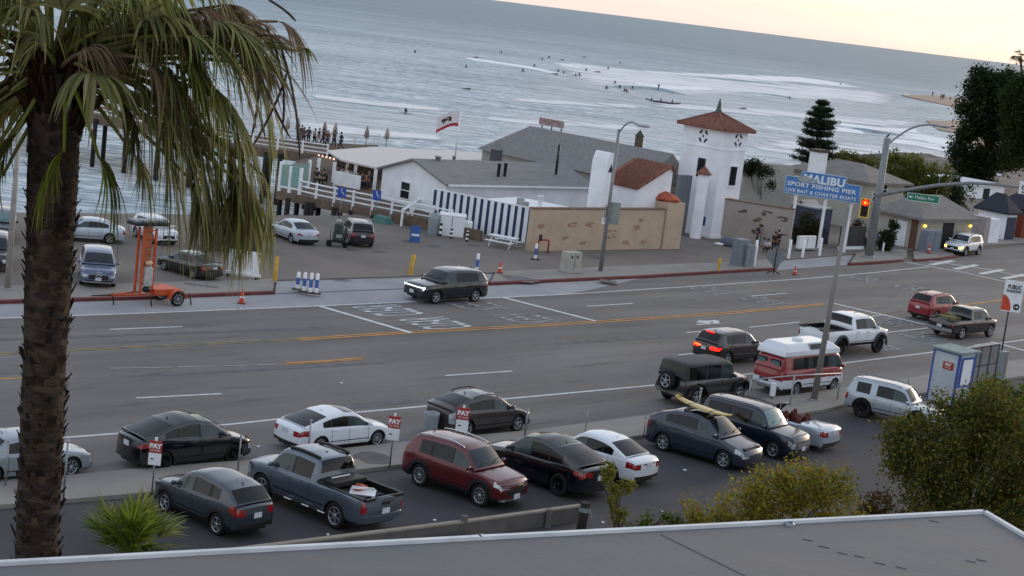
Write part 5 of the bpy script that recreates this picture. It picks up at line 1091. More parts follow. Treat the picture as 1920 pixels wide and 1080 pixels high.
# ------------------------------------------------------------------ pier
DZ = .6
def deck(name, label, px, th=.45, z=DZ):
    pts = [G(x, y, z) for x, y in px]; r = thing(name, label, 'pier', (pts[0].x, pts[0].y, 0)); b = MB(); b.prism([(p.x-pts[0].x, p.y-pts[0].y) for p in pts], z-th, z); me = b.mesh('deck', WOOD); bm = bmesh.new(); bm.from_mesh(me); bmesh.ops.triangulate(bm, faces=[f for f in bm.faces if len(f.verts) > 4]); bmesh.ops.recalc_face_normals(bm, faces=bm.faces); bm.to_mesh(me); bm.free(); link('deck', me, r); return r, pts[0]
dk, dk0 = deck('pier_ramp_deck', 'timber restaurant deck and ramp standing on dark piles', [(519, 357), (600, 374), (740, 402), (800, 412), (812, 402), (760, 385), (712, 372), (830, 330), (905, 290), (700, 283), (612, 289), (560, 300), (519, 330)])
dk2, dk20 = deck('pier_deck', 'long main pier deck running out to sea behind the palm', [(700, 296), (613, 293), (467, 273), (300, 240), (0, 180), (-300, 122), (-300, 104), (0, 160), (300, 218), (467, 250), (613, 268), (710, 272)], .7)
def beam(r, o0, A, B, z0, z1, w_, m, name='edge_beam'):
    d = (B-A); a = math.atan2(d.y, d.x); b = MB(); c = (A+B)/2-o0; b.cbox((c.x, c.y, (z0+z1)/2), (d.length, w_, z1-z0), rz=a); b.build(name, m, r)
FAS = mat('fascia', '#6b5a4c', .9, var=.2, vs=2)
pl_ = [G(x, y, DZ) for x, y in ((519, 357), (600, 374), (740, 402), (790, 411))]
for A, B in zip(pl_, pl_[1:]): beam(dk, dk0, XY(A), XY(B), DZ-.62, DZ-.02, .18, FAS)
pu_ = [G(x, y, DZ) for x, y in ((613, 293), (467, 273), (300, 240), (0, 180), (-300, 122))]
for A, B in zip(pu_, pu_[1:]): beam(dk2, dk20, XY(A), XY(B), DZ-.85, DZ-.05, .3, FAS)
def pile(r, o0, px, py, rad=.2):
    g = G(px, py, DZ)-o0; MB().tube([(g.x, g.y, SEA-1), (g.x, g.y, DZ-.3)], rad, 8).build('pile', WOODP, r)
for px, py in ((541, 364), (577, 371), (586, 372), (628, 381), (660, 386), (700, 396), (528, 345), (560, 352), (600, 360), (640, 368)): pile(dk, dk0, px, py)
for px, py in ((600, 292), (580, 289), (527, 282), (500, 279), (455, 272), (420, 265), (360, 252), (300, 240), (240, 228), (180, 217), (120, 205), (60, 193), (0, 181), (590, 281), (510, 268), (440, 258), (370, 242), (300, 228), (200, 208), (100, 190)): pile(dk2, dk20, px, py, .24)
def railing(name, label, px, z, posts, h=1.1, nr=3, group='white timber railings on the pier', m=WHITE, foot=.0):
    P = [G(x, y, z) for x, y in px]; o0 = P[0]; r = thing(name, label, 'railing', (o0.x, o0.y, z), 0, group); L_ = [0]
    for a, c in zip(P, P[1:]): L_.append(L_[-1]+(c-a).length)
    def at(s):
        for i in range(len(P)-1):
            if s <= L_[i+1]+1e-6: return P[i].lerp(P[i+1], (s-L_[i])/(L_[i+1]-L_[i]))-o0
        return P[-1]-o0
    for i in range(posts):
        c = at(L_[-1]*i/(posts-1)); MB().box(c.x-.08, c.x+.08, c.y-.08, c.y+.08, -foot, h+.05).build('post', m, r)
    for k in range(nr):
        zz = h*(k+1)/nr-.06
        for a, c in zip(P, P[1:]):
            d = c-a; q = (a+c)/2-o0; MB().cbox((q.x, q.y-.0, zz), (d.length, .2 if k == nr-1 else .06, .10 if k < nr-1 else .08), rz=math.atan2(d.y, d.x)).build('rail', m, r)
    return r
railing('pier_railing', 'white three rail fence along the restaurant ramp nearest the lot', [(562, 365), (600, 374), (740, 402), (800, 413), (845, 423)], DZ, 9, foot=.6)
railing('pier_railing', 'white railing along the near side of the main pier beyond the palm', [(613, 293), (467, 273), (300, 240)], DZ, 9, foot=.3)
railing('pier_railing', 'white railing of the main pier behind the palm trunk at the left', [(300, 240), (0, 180), (-120, 157)], DZ, 10, foot=.3)
railing('pier_railing', 'far side white railing of the main pier behind the strollers', [(710, 273), (613, 268), (467, 250), (300, 218)], DZ, 10)
railing('pier_railing', 'short white stair railing above the green tarpaulin', [(752, 424), (782, 402)], .1, 3, h=1.2, nr=2)
# glass wind shelter at the deck corner
S0 = XY(G(523, 358, DZ)); S1 = XY(G(561, 365, DZ)); hs = HH(S0, 303)-DZ; rs = thing('glass_windbreak', 'pale green glass windbreak with white frame at the deck corner', 'windbreak', (S0.x, S0.y, DZ), math.atan2((S1-S0).y, (S1-S0).x)); lS = (S1-S0).length
for x in (0, lS/2, lS): MB().box(x-.1, x+.1, -.1, .1, 0, hs if x < lS/2 else hs*.9).build('post', WHITE, rs)
PG = mat('green_glass', '#8fb3aa', .1, 0, 0, var=.1); PG.node_tree.nodes['Principled BSDF'].inputs['Alpha'].default_value = .55
for a, c in ((.1, lS/2-.1), (lS/2+.1, lS-.1)): MB().box(a, c, -.02, .02, .45, hs*.92).build('glass_panel', PG, rs)
MB().box(0, .04, .1, 4, .3, hs*.9).build('glass_panel', PG, rs); MB().box(.1, lS-.1, -.05, .05, .3, .42).build('bottom_rail', WHITE, rs); MB().box(-.1, .1, 3.9, 4.1, 0, hs).build('post', WHITE, rs)
# patio canopy with posts, lights and screens
cz = HH(G(695, 354, .6), 313); cpx = [(613, 282), (700, 275), (800, 280), (930, 288), (893, 300), (775, 298), (706, 314), (640, 299)]
pts = [G(x, y, cz) for x, y in cpx]; rcn = thing('patio_canopy', 'white flat patio canopy with string lights beside the restaurant', 'canopy', (pts[0].x, pts[0].y, 0)); b = MB(); b.prism([(p.x-pts[0].x, p.y-pts[0].y) for p in pts], cz-.14, cz)
me = b.mesh('canopy_roof', mat('canopy_white', '#cfc9c6', .7, var=.04)); bm = bmesh.new(); bm.from_mesh(me); bmesh.ops.triangulate(bm, faces=[f for f in bm.faces if len(f.verts) > 4]); bmesh.ops.recalc_face_normals(bm, faces=bm.faces); bm.to_mesh(me); bm.free(); link('canopy_roof', me, rcn)
for px, py in ((624, 342), (701, 356), (664, 345), (684, 330), (650, 325), (595, 334)):
    g = G(px, py, DZ)-pts[0]; MB().box(g.x-.13, g.x+.13, g.y-.13, g.y+.13, DZ, cz-.14).build('post', WHITE, rcn)
BULB = mat('bulb_glow', '#fff0b0', .3, emit='#ffdf7a', es=7, var=0)
sl_ = thing('string_lights', 'string of glowing yellow bulbs hung under the patio canopy edge', 'string lights', tuple(G(636, 297, 3.2)))
for i in range(7): g = G(637+8.5*i, 295.5+2.0*i, cz-.25)-G(636, 297, 3.2); MB().ball(tuple(g), .11, 6).build('bulb', BULB, sl_)
MB().tube([tuple(G(636+9*i, 294+2.1*i, cz-.15)-G(636, 297, 3.2)) for i in range(8)], .02, 5).build('cable', BLACK, sl_)
s3 = thing('string_lights', 'faint reddish string of bulbs over the pier deck left of the canopy', 'string lights', tuple(G(600, 292, 3.0)))
for i in range(5): g = G(598+7*i, 291+1.8*i, 3.0)-G(600, 292, 3.0); MB().ball(tuple(g), .07, 5).build('bulb', mat('pink_bulb', '#ffd0c0', .4, emit='#ffb8a0', es=2, var=0), s3)
MB().tube([tuple(G(596+7.6*i, 289.5+1.8*i, 3.05)-G(600, 292, 3.0)) for i in range(6)], .015, 4).build('cable', BLACK, s3)
# white banner below patio, dark patio back wall, tables
g = XY(G(624, 352, DZ)); g2 = XY(G(672, 362, DZ)); rbn = thing('white_screen', 'white fabric screen fixed behind the ramp railing', 'screen', (g.x, g.y, DZ), math.atan2((g2-g).y, (g2-g).x)); MB().box(0, (g2-g).length, .1, .14, .25, 1.35).build('fabric', WHITE, rbn); MB().box(-.05, 0, .05, .2, 0, 1.4).build('post', WHITE, rbn)
g = XY(G(628, 318, DZ)); g2 = XY(G(705, 336, DZ)); rbk = thing('patio_back_wall', 'dark wooden back wall of the covered patio', 'wall', (g.x, g.y, DZ), math.atan2((g2-g).y, (g2-g).x)); MB().box(0, (g2-g).length, .1, .2, 0, 1.5).build('panel', mat('patio_brown', '#4a4038', .9, var=.2), rbk)
UMB = mat('umbrella_cloth', '#a79c98', .9)
for i, (px, py, t) in enumerate(((606, 283, 247), (626, 285, 244), (685, 292, 250), (723, 294, 258), (556, 277, 236), (537, 275, 232))):
    g = G(px, py-14, DZ); h = HH(g, t)-DZ; u = thing('folded_umbrella', 'folded %s patio umbrella, %s along the pier rail' % (('pale', 'brown')[i % 2], ('third from the left', 'fourth from the left', 'fifth from the left', 'rightmost', 'second from the left', 'leftmost')[i]), 'umbrella', (g.x, g.y, DZ), 0, 'folded umbrellas on the pier')
    h = max(2.2, min(3.4, h)); MB().tube([(0, 0, 0), (0, 0, h)], .04, 6).build('pole', GALV, u); MB().lathe([(.05, h*.45), (.26, h*.5), (.22, h*.75), (.04, h)], n=8).build('cloth', UMB if i % 2 else mat('umb2', '#8f8384', .9), u)
# flag on its pole
g = G(853, 296, 3.4); ft = HH(g, 206); fl = thing('flagpole', 'slim white flagpole flying a white state flag above the canopy', 'flagpole', (g.x, g.y, 0)); MB().tube([(0, 0, 3.2), (0, 0, ft)], [.07, .04], 8).build('pole', WHITE, fl); MB().ball((0, 0, ft+.05), .09, 6).build('finial', WHITE, fl)
fr = thing('state_flag', 'white flag with a brown bear and red stripe waving from the flagpole', 'flag', (g.x, g.y, ft-.12), math.radians(190)); FW, FH = 2.1, 1.25
def fx(u, v):  # drooping, waving
    return (u*FW*.86, .16*math.sin(u*5+v)*u, -v*FH-.62*u*u*1.2+.05*math.sin(u*6))
def fpatch(name, u0, u1, v0, v1, m, off=0, n=10):
    b = MB(); V = []
    for i in range(n+1):
        for j in range(4): x, y, z = fx(u0+(u1-u0)*i/n, v0+(v1-v0)*j/3); V.append((x, y+off, z))
    b.add(V, [(i*4+j, i*4+j+1, i*4+j+5, i*4+j+4) for i in range(n) for j in range(3)], 0, True); return b.build(name, m, fr, fix=False)
fpatch('cloth', 0, 1, 0, .8, mat('flag_white', '#ddd8da', .8, var=.03)); fpatch('red_stripe', 0, 1, .8, 1, mat('flag_red', '#b0303a', .8))
bear = [(.36, .62), (.36, .42), (.42, .30), (.55, .28), (.66, .30), (.74, .26), (.80, .32), (.80, .42), (.74, .46), (.72, .62), (.66, .62), (.66, .50), (.50, .50), (.46, .62)]
for off in (.02, -.02):
    b = MB(); V = []
    for u, v in bear: x, y, z = fx(u, v); V.append((x, y+off, z))
    b.add(V, [list(range(len(V)))]); b.build('bear_emblem', mat('bear_brown', '#4a3428', .9), fr, fix=False)
# ------------------------------------------------------------------ lot furniture
# white equipment box with striped bollards
E0 = XY(G(822, 441, .1)); E1 = XY(G(883, 448, .1)); aE = math.atan2((E1-E0).y, (E1-E0).x); le = (E1-E0).length; he = HH(E0, 403)-.1; r = thing('equipment_cabinet', 'large white equipment cabinet behind striped bollards', 'cabinet', (E0.x, E0.y, .1), aE)
MB().box(0, le*.78, 0, 1.6, 0, he).build('body', WHITE, r, .03); MB().box(le*.78, le, .1, 1.3, 0, he*.78).build('side_unit', WHITE, r, .03); MB().box(le*.36, le*.38, -.01, 0, .1, he-.1).build('door_gap', DARKM, r); MB().box(-.04, le*.78+.04, -.04, 1.64, he, he+.06).build('lid', WHITE, r)
g = G(812, 440, .1); r = thing('grey_tank', 'grey domed tank left of the white equipment cabinet', 'tank', (g.x, g.y, .1)); MB().lathe([(.42, 0), (.42, 1.1), (.36, 1.4), (.2, 1.55), (.01, 1.6)], n=16).build('shell', GALV, r); MB().lathe([(.1, 1.55), (.1, 1.7), (.01, 1.72)], n=10).build('cap', DARKM, r)
for i, (px, py, t) in enumerate(((804, 439, 424), (825, 443, 418), (845, 447, 428), (875, 453, 434), (902, 451, 435))):
    g = G(px, py, .1); h = HH(g, t)-.1; r = thing('striped_bollard', 'black and white striped bollard, %s of the five round the white cabinet' % ('leftmost', 'second from left', 'middle one', 'fourth from left', 'rightmost')[i], 'bollard', (g.x, g.y, .1), 0, 'striped bollards round the cabinet')
    n = 5
    MB().lathe([(.09, 0), (.09, h), (.05, h+.05), (.001, h+.06)], n=10).build('post', WHITE, r)
    for k in range(0, n, 2): MB().lathe([(.096, h*k/n), (.096, h*(k+1)/n)], n=10).build('black_band', BLACK, r)
g = XY(G(942, 466, .1)); r = thing('picnic_table', 'white picnic table in front of the striped enclosure', 'picnic table', (g.x, g.y+.6, .1), aC+.15)
MB().box(-1.0, 1.0, -.38, .38, .72, .77).build('table_top', WHITE, r)
for s in (1, -1):
    MB().box(-1.0, 1.0, s*.78-.14, s*.78+.14, .43, .47).build('bench', WHITE, r)
    for t in (1, -1): MB().tube([(s*.75, t*.25, .72), (s*.75, t*.7, 0)], .05, 5).build('leg', WHITE, r)
    MB().box(s*.75-.03, s*.75+.03, -.85, .85, .38, .43).build('cross_bar', WHITE, r)
g = XY(G(1007, 476, .1)); r = thing('red_backflow_pipe', 'red bent standpipe with valve in front of the tan stone wall', 'standpipe', (g.x, g.y, .1), RD); b = MB(); RP = mat('pipe_red', '#9a3526', .6)
b.tube([(0, 0, 0), (0, 0, .85), (.1, 0, .95), (.9, 0, .95), (1.0, 0, .85), (1.0, 0, 0)], .06, 8); b.build('pipe', RP, r); MB().lathe([(.12, .9), (.12, 1.25), (.05, 1.35), (.01, 1.35)], (.15, 0, 0), n=10).build('valve', DARKM, r)
def bluepost(i, px, py, t, lab):
    g = G(px, py, .05); h = HH(g, t)-.05; h = max(.8, min(1.4, h)); r = thing('delineator_post', lab, 'delineator post', (g.x, g.y, .14 if py > 530 else .1), 0, 'blue and white delineator posts'); MB().box(-.28, .28, -.2, .2, 0, .07).build('rubber_base', BLACK, r, .02)
    MB().lathe([(.10, .05), (.095, h), (.05, h+.04), (.001, h+.05)], n=10).build('tube', WHITE, r); MB().lathe([(.101, h*.3), (.101, h*.72)], n=10).build('blue_band', mat('band_blue', '#4a67a8', .6, var=.15, vs=6), r)
for i, a in enumerate(((557, 546, 514, 'leftmost blue and white delineator of the row of four at the driveway'), (569, 550, 515, 'second delineator from the left in the row of four'), (581, 553, 516, 'third delineator from the left in the row of four'), (592, 554, 517, 'rightmost delineator of the row of four at the driveway'), (1003, 488, 459, 'lone delineator by the red standpipe'), (893, 512, 478, 'lone delineator behind the moving black crossover'))): bluepost(i, *a)
def bollard(px, py, t, m, lab, rad=.09, group='bollards', tilt=0, z=.1, name='bollard'):
    g = G(px, py, z); h = HH(g, t)-z; r = thing(name, lab, 'bollard', (g.x, g.y, z), 0, group); MB().lathe([(rad, 0), (rad, h-.04), (rad*.6, h), (.001, h+.01)], n=12).build('post', m, r); MB().lathe([(rad+.06, 0), (rad+.06, .03), (rad, .04)], n=12).build('base', CONC, r); r.rotation_euler = (0, tilt, 0)
gy = 'yellow bollards along the pavement'
bollard(769, 516, 477, YEL, 'leaning yellow bollard beside the driveway behind the moving crossover', .12, gy, .08); bollard(515, 528, 481, YEL, 'yellow bollard under the tips of the palm fronds', .1, gy); bollard(1347, 508, 484, YEL, 'short yellow bollard near the grey cabinets', .1, gy, 0, .14)
gw = 'white bollards by the pier entrance'
for px, py, t, lab in ((1413, 501, 450, 'tall white post against the grey cabinets'), (1478, 485, 449, 'white bollard, left one of three before the pier sign'), (1504, 483, 450, 'white bollard, middle one of three before the pier sign'), (1536, 480, 446, 'white bollard, right one of three before the pier sign')): bollard(px, py, t, WHITE, lab, .11, gw)
bollard(1655, 472, 455, WHITE, 'stubby white post right of the traffic signal pole', .08, gw); bollard(269, 531, 500, WHITE, 'thin white post left of the orange trailer', .06, gw)
CONE = mat('cone_orange', '#c8402a', .6, var=.08)
def cone(px, py, lab, h=.72, z=.0):
    g = G(px, py, z); r = thing('traffic_cone', lab, 'traffic cone', (g.x, g.y, z), 0, 'orange traffic cones'); MB().box(-.2, .2, -.2, .2, 0, .04).build('base', BLACK, r, .01); MB().lathe([(.15, .04), (.04, h), (.001, h)], n=14).build('cone', CONE, r); MB().lathe([(.109, h*.42), (.083, h*.62)], n=14).build('reflective_collar', WHITE, r)
cone(453, 569, 'orange cone in the gutter right of the orange trailer'); cone(937, 512, 'orange cone on the pavement behind the moving crossover', z=.14); cone(1490, 515, 'orange cone right of the grey diamond sign', .62); cone(1741, 475, 'pinkish cone against the blue grey cabinet by the garages', .8, .14)
g = G(777, 453, .1); r = thing('a_frame_sign', 'blue and white folding sign standing in the pier lot', 'sign', (g.x, g.y, .1), RD-.6); 
MB().box(-.32, .32, -.2, -.17, 0, 1.05).build('front_board', mat('sign_blue', '#3d63a8', .6), r); MB().box(-.32, .32, .1, .13, 0, 1.05).build('back_board', mat('sign_blue', '#3d63a8'), r); MB().box(-.26, .26, -.215, -.201, .4, .55).build('white_band', WHITE, r); MB().box(-.3, .3, -.17, .1, .95, 1.0).build('hinge', DARKM, r)
def bluesign(px, py, pyb, lab):
    g = G(px, pyb, .1); t = HH(g, py-8); r = thing('parking_sign', lab, 'sign', (g.x, g.y, .1), -.1, 'blue accessible parking signs'); MB().tube([(0, 0, 0), (0, 0, t-.1)], .04, 6).build('pole', GALV, r); z = HH(g, py)-.1; MB().box(-.3, .3, -.06, -.03, z-.35, z+.35).build('sign_plate', mat('sign_blue2', '#2f50a8', .5), r)
    b = MB(); b.tube([(-.02, -.07, z+.2), (0, -.07, z), (.12, -.07, z), (.16, -.07, z-.18)], .025, 5); b.ball((-.02, -.07, z+.24), .045, 5); b.build('wheelchair_symbol', WHITE, r)
bluesign(636, 361, 412, 'blue sign on a pole left of the dark plum crossover'); bluesign(702, 366, 412, 'blue sign on a pole right of the dark plum crossover')
g = G(722, 418, .1); r = thing('green_tarpaulin', 'green tarpaulin draped over a low crate beside the ramp stairs', 'tarpaulin', (g.x, g.y, .1), aC); b = MB(); b.add([(-.7, 0, 0), (.6, 0, 0), (.7, .7, 0), (-.6, .7, 0), (-.6, .1, .5), (.5, .08, .55), (.55, .6, .5), (-.5, .6, .45)], [(0, 1, 5, 4), (1, 2, 6, 5), (2, 3, 7, 6), (3, 0, 4, 7), (4, 5, 6, 7)]); b.build('cloth', mat('tarp', '#4f7a72', .8, var=.1), r)
g = G(770, 425, .1); r = thing('timber_bank_wall', 'low brown timber bank wall under the ramp', 'retaining wall', (g.x, g.y, .05), aC+math.pi); MB().box(-1.5, 6, 0, .3, 0, .8).build('wall', FAS, r)
# cabinets
def cabinet(px, py, px2, t, m, lab, name='utility_cabinet', dep=.6, vents=False, z=.14, rz=RD):
    P0 = XY(G(px, py, z)); d = Vector((math.cos(rz), math.sin(rz), 0)); w_ = max(.4, AL(P0, d, px2, z)); h = HH(P0, t)-z; r = thing(name, lab, 'utility cabinet', (P0.x, P0.y, z), rz); MB().box(0, w_, 0, dep, 0.02, h).build('body', m, r, .03); MB().box(-.1, w_+.1, -.1, dep+.1, -.05, .05).build('plinth', CONC, r)
    MB().box(w_*.48, w_*.5, -.008, 0, .1, h-.08).build('door_gap', DARKM, r)
    if vents:
        for x in (.25, .65): MB().box(w_*x-.07, w_*x+.07, -.012, 0, h-.38, h-.2).build('vent', BLACK, r)
    return r
cabinet(1063, 513, 1088, 474, mat('cab_cream', '#a9a69c', .7), 'cream utility cabinet with two dark vents near the kerb', vents=True, dep=.7)
cabinet(1384, 500, 1400, 450, mat('cab_blue', '#7d858c', .6, .3), 'taller blue grey utility cabinet near the white post', dep=.8); cabinet(1398, 501, 1412, 460, mat('cab_blue2', '#868d93', .6, .3), 'shorter blue grey utility cabinet beside the taller one', dep=.5)
cabinet(1735, 474, 1761, 433, mat('cab_dull', '#747b88', .7), 'wide blue grey cabinet in front of the garages', dep=.7)
cabinet(1874, 714, 1884, 660, GALV, 'small grey metal locker under the public parking sign', dep=.3, z=.14)
cabinet(1497, 467, 1528, 443, WHITE, 'low white box between the white bollards', dep=.3, z=.25)
# grey diamond sign seen from behind on a stand
g = G(1450, 513, .02); r = thing('diamond_work_sign', 'grey back of a diamond roadworks sign on a spring stand', 'sign', (g.x, g.y, .02), -.15); zc_ = HH(g, 482); D = .75
MB().add([(-D, 0, zc_), (0, 0, zc_-D*1.1), (D, 0, zc_), (0, 0, zc_+D*1.1), (-D, .02, zc_), (0, .02, zc_-D*1.1), (D, .02, zc_), (0, .02, zc_+D*1.1)], [(0, 1, 2, 3), (7, 6, 5, 4), (0, 4, 5, 1), (1, 5, 6, 2), (2, 6, 7, 3), (3, 7, 4, 0)]).build('panel', mat('sign_grey', '#7b7c80', .6), r)
b = MB(); b.tube([(0, -.05, 0), (0, -.05, zc_+D)], .035, 6); b.build('mast', BLACK, r)
for x, y in ((.45, .3), (-.45, .3), (.45, -.3), (-.45, -.3)): MB().tube([(0, 0, .22), (x, y, .01)], .025, 5).build('leg', BLACK, r)
# ------------------------------------------------------------------ lamps and signals
def arm_pts(p0, p1, sag, n=10): return [tuple(Vector(p0).lerp(Vector(p1), t)+Vector((0, 0, sag*math.sin(math.pi*t/1.0)*(1-.2*t)))) for t in np.linspace(0, 1, n)]
g = G(1126, 508, .14); h = HH(g, 243); r = thing('street_lamp', 'tall grey street lamp in front of the tan stone wall', 'street lamp', (g.x, g.y, .14), 0, 'street lamps'); POLE = mat('pole_grey', '#87898b', .6, .3)
MB().tube([(0, 0, 0), (0, 0, h-.1)], [.15, .09], 10).build('pole', POLE, r); P_ = RAYY(1196, 234, g.y-1.0)-Vector((g.x, g.y, .14)); MB().tube(arm_pts((0, 0, h-.35), tuple(P_), .45), .05, 8).build('arm', POLE, r)
MB().ball((P_.x+.35, P_.y, P_.z-.03), (.48, .2, .1), 8).build('lamp_head', mat('lamp_grey', '#a0a2a3', .5), r); MB().box(-.1, .75, .14, .20, HH(g, 418)-.2, HH(g, 380)-.1).build('banner_back', mat('banner_grey', '#8a938c', .7), r); MB().box(-.22, -.18, -.3, .3, HH(g, 415)-.2, HH(g, 386)-.1).build('sign_edge', POLE, r)
MB().box(-.34, -.12, -.2, -.1, HH(g, 424), HH(g, 412)).build('push_plate', WHITE, r)
g = G(14, 543, .14); r = thing('street_lamp', 'grey street lamp at the left edge beside the palm trunk', 'street lamp', (g.x, g.y, .14), 0, 'street lamps'); MB().tube([(0, 0, 0), (0, 0, 8.4)], [.17, .10], 10).build('pole', mat('pole_pale', '#9a9690', .7), r); MB().tube(arm_pts((0, 0, 8.1), (-1.2, -2, 8.9), .3), .05, 8).build('arm', POLE, r); MB().ball((-1.4, -2.3, 8.9), (.3, .45, .1), 8).build('lamp_head', POLE, r); MB().lathe([(.26, 0), (.26, .06), (.17, .1)], n=12).build('base', CONC, r)
g = G(1526, 750, .14); h = HH(g, 386)-.14; r = thing('timber_pole', 'slim weathered pole rising beside the camper van', 'pole', (g.x, g.y, .14)); r.rotation_euler = (0, .022, 0); MB().tube([(0, 0, 0), (0, 0, h)], [.155, .085], 12).build('shaft', mat('pole_weathered', '#86827d', .85, var=.1, vs=2, stretch=(3, 3, .4)), r); MB().lathe([(.25, 0), (.25, .05), (.19, .08)], n=14).build('base', CONC, r)
# traffic signal
g = G(1629, 482, .14); T0 = Vector((g.x, g.y, 0)); h = HH(g, 259); r = thing('traffic_signal', 'thick grey traffic signal mast with long arm and a lit red arrow', 'traffic signal', tuple(T0)); MB().tube([(0, 0, .1), (0, 0, h)], [.36, .25], 14).build('mast', POLE, r)
MB().lathe([(.52, .1), (.52, .22), (.36, .3)], n=14).build('base', POLE, r)
P1 = RAYY(1765, 236, g.y+3)-T0; MB().tube(arm_pts((0, 0, h-.6), tuple(P1), .8), .08, 8).build('lamp_arm', POLE, r); MB().ball((P1.x+.3, P1.y, P1.z-.05), (.5, .22, .1), 8).build('lamp_head', POLE, r)
zarm = HH(g, 366); mp_ = [(1640, 368), (1700, 356), (1760, 347), (1820, 343), (1870, 346), (1925, 353), (1990, 362)]; AP = []
for i, (px, py) in enumerate(mp_): AP.append(RAYY(px, py, g.y-1.6*i)-T0)
MB().tube([tuple(p) for p in [Vector((0, 0, AP[0].z-.25))]+AP], [.17, .16, .15, .14, .13, .12, .11, .10], 10).build('mast_arm', POLE, r)
g3 = RAYY(1621, 390, g.y-.9)-T0; HS = MB(); hz = math.radians(-5)
sh = thing('signal_head', 'black signal head with yellow edged backplate showing a red arrow', 'traffic light', tuple(T0+g3), hz)
MB().box(-.20, .20, -.04, .16, -.62, .62).build('housing', BLACK, sh, .02)
b = MB(); yb = mat('glow_yellow', '#d8b438', .5, emit='#ffcc30', es=.15, var=0)  # border is no lamp; faint emission imitates reflected light
for x0, x1, z0, z1 in ((-.36, .36, .70, .77), (-.36, .36, -.77, -.70), (-.36, -.29, -.70, .70), (.29, .36, -.70, .70)): b.box(x0, x1, -.07, -.05, z0, z1)
b.build('backplate_border', yb, sh); MB().box(-.35, .35, -.05, -.04, -.76, .76).build('backplate', mat('backplate', '#2a2020', .7), sh)
b = MB(); R_ = mat('signal_red', '#ff3018', .3, emit='#ff1604', es=6, var=0); b.lathe([(.001, -.06), (.24, -.06)], (0, 0, .42), 'y', 18); b.build('red_lens', R_, sh, fix=False)
MB().add([(.11, -.075, .39), (.11, -.075, .45), (0, -.075, .45), (0, -.075, .52), (-.12, -.075, .42), (0, -.075, .32), (0, -.075, .39)], [(0, 1, 2, 3, 4, 5, 6)]).build('red_arrow', mat('signal_hot', '#ffb020', .3, emit='#ff7a10', es=6, var=0), sh, fix=False)
for z in (0, -.42): MB().lathe([(.001, -.06), (.13, -.06)], (0, 0, z), 'y', 16).build('dark_lens', mat('lens_off', '#241414', .2), sh, fix=False)
for z in (.42, 0, -.42):
    b = MB(); P = [(math.cos(a)*.16, y, z+math.sin(a)*.16) for a in np.linspace(.2, math.pi-.2, 8) for y in (-.05, -.26)]; b.add(P, [(2*k, 2*k+1, 2*k+3, 2*k+2) for k in range(7)]); b.build('visor', BLACK, sh, fix=False)
MB().tube([(.2, .1, .3), (.5, .5, .3)], .04, 6).build('bracket', POLE, sh)
gs = RAYY(1731, 371.5, g.y-2.6); st = thing('street_name_sign', 'green street name sign hanging from the signal arm', 'sign', tuple(gs), -.03)
w2_ = 58/FPX*(gs-CO).length/2; MB().box(-w2_, w2_, -.02, .02, -.30, .30).build('plate', mat('sign_green', '#1f7a5a', .5), st)
b = MB()
for x0, x1, z0, z1 in ((-w2_, w2_, .27, .30), (-w2_, w2_, -.30, -.27), (-w2_, -w2_+.03, -.3, .3), (w2_-.03, w2_, -.3, .3)): b.box(x0, x1, -.026, -.02, z0, z1)
b.build('border', WHITE, st); text_mesh('Malibu Pier', .34, WHITE, st, 'lettering', (.12, -.028, 0), (math.pi/2, 0, 0), .003)
MB().add([(-w2_+.12, -.028, 0), (-w2_+.26, -.028, .12), (-w2_+.26, -.028, .04), (-w2_+.42, -.028, .04), (-w2_+.42, -.028, -.04), (-w2_+.26, -.028, -.04), (-w2_+.26, -.028, -.12)], [list(range(7))]).build('arrow', WHITE, st, fix=False)
for x in (-w2_*.75, w2_*.75): MB().tube([(x, 0, .3), (x, 0, .75)], .02, 5).build('hanger', GALV, st)
gs = RAYY(1923, 353, g.y-8); st = thing('turn_sign', 'white regulatory turn sign at the right edge on the signal arm', 'sign', tuple(gs), -.03); MB().box(-.48, .55, -.02, .02, -.45, .50).build('plate', WHITE, st); b = MB(); b.tube([(-.2, -.03, -.15), (-.25, -.03, .1), (0, -.03, .3), (.2, -.03, .1), (.1, -.03, -.1)], .05, 6); b.build('turn_symbol', BLACK, st); MB().box(-.25, .3, -.03, -.02, -.36, -.26).build('word_bar', BLACK, st)
for px in (1745, 1862):
    i = 2 if px < 1800 else 4; q = T0+AP[i]; d = thing('arm_bracket', 'small camera on top of the signal arm, %s one' % ('left' if px < 1800 else 'right'), 'camera', tuple(q)); MB().tube([(0, 0, .1), (0, 0, .7)], .03, 6).build('stalk', POLE, d); MB().cbox((0, 0, .75), (.3, .14, .14)).build('camera_body', WHITE, d)
# bird on the mast
bd = thing('bird', 'small dark bird perched on top of the traffic signal mast', 'bird', (T0.x, T0.y, h)); b = MB(); b.tube([(-.16, 0, .06), (-.06, 0, .14), (.04, 0, .22), (.09, 0, .30), (.12, 0, .36)], [.015, .07, .075, .04, .045], 8); b.tube([(.13, 0, .36), (.2, 0, .355)], [.02, .004], 5); b.tube([(0, .02, .12), (0, .02, 0)], .01, 4); b.tube([(0, -.02, .12), (0, -.02, 0)], .01, 4); b.build('body', mat('bird_dark', '#25262a', .8), bd)
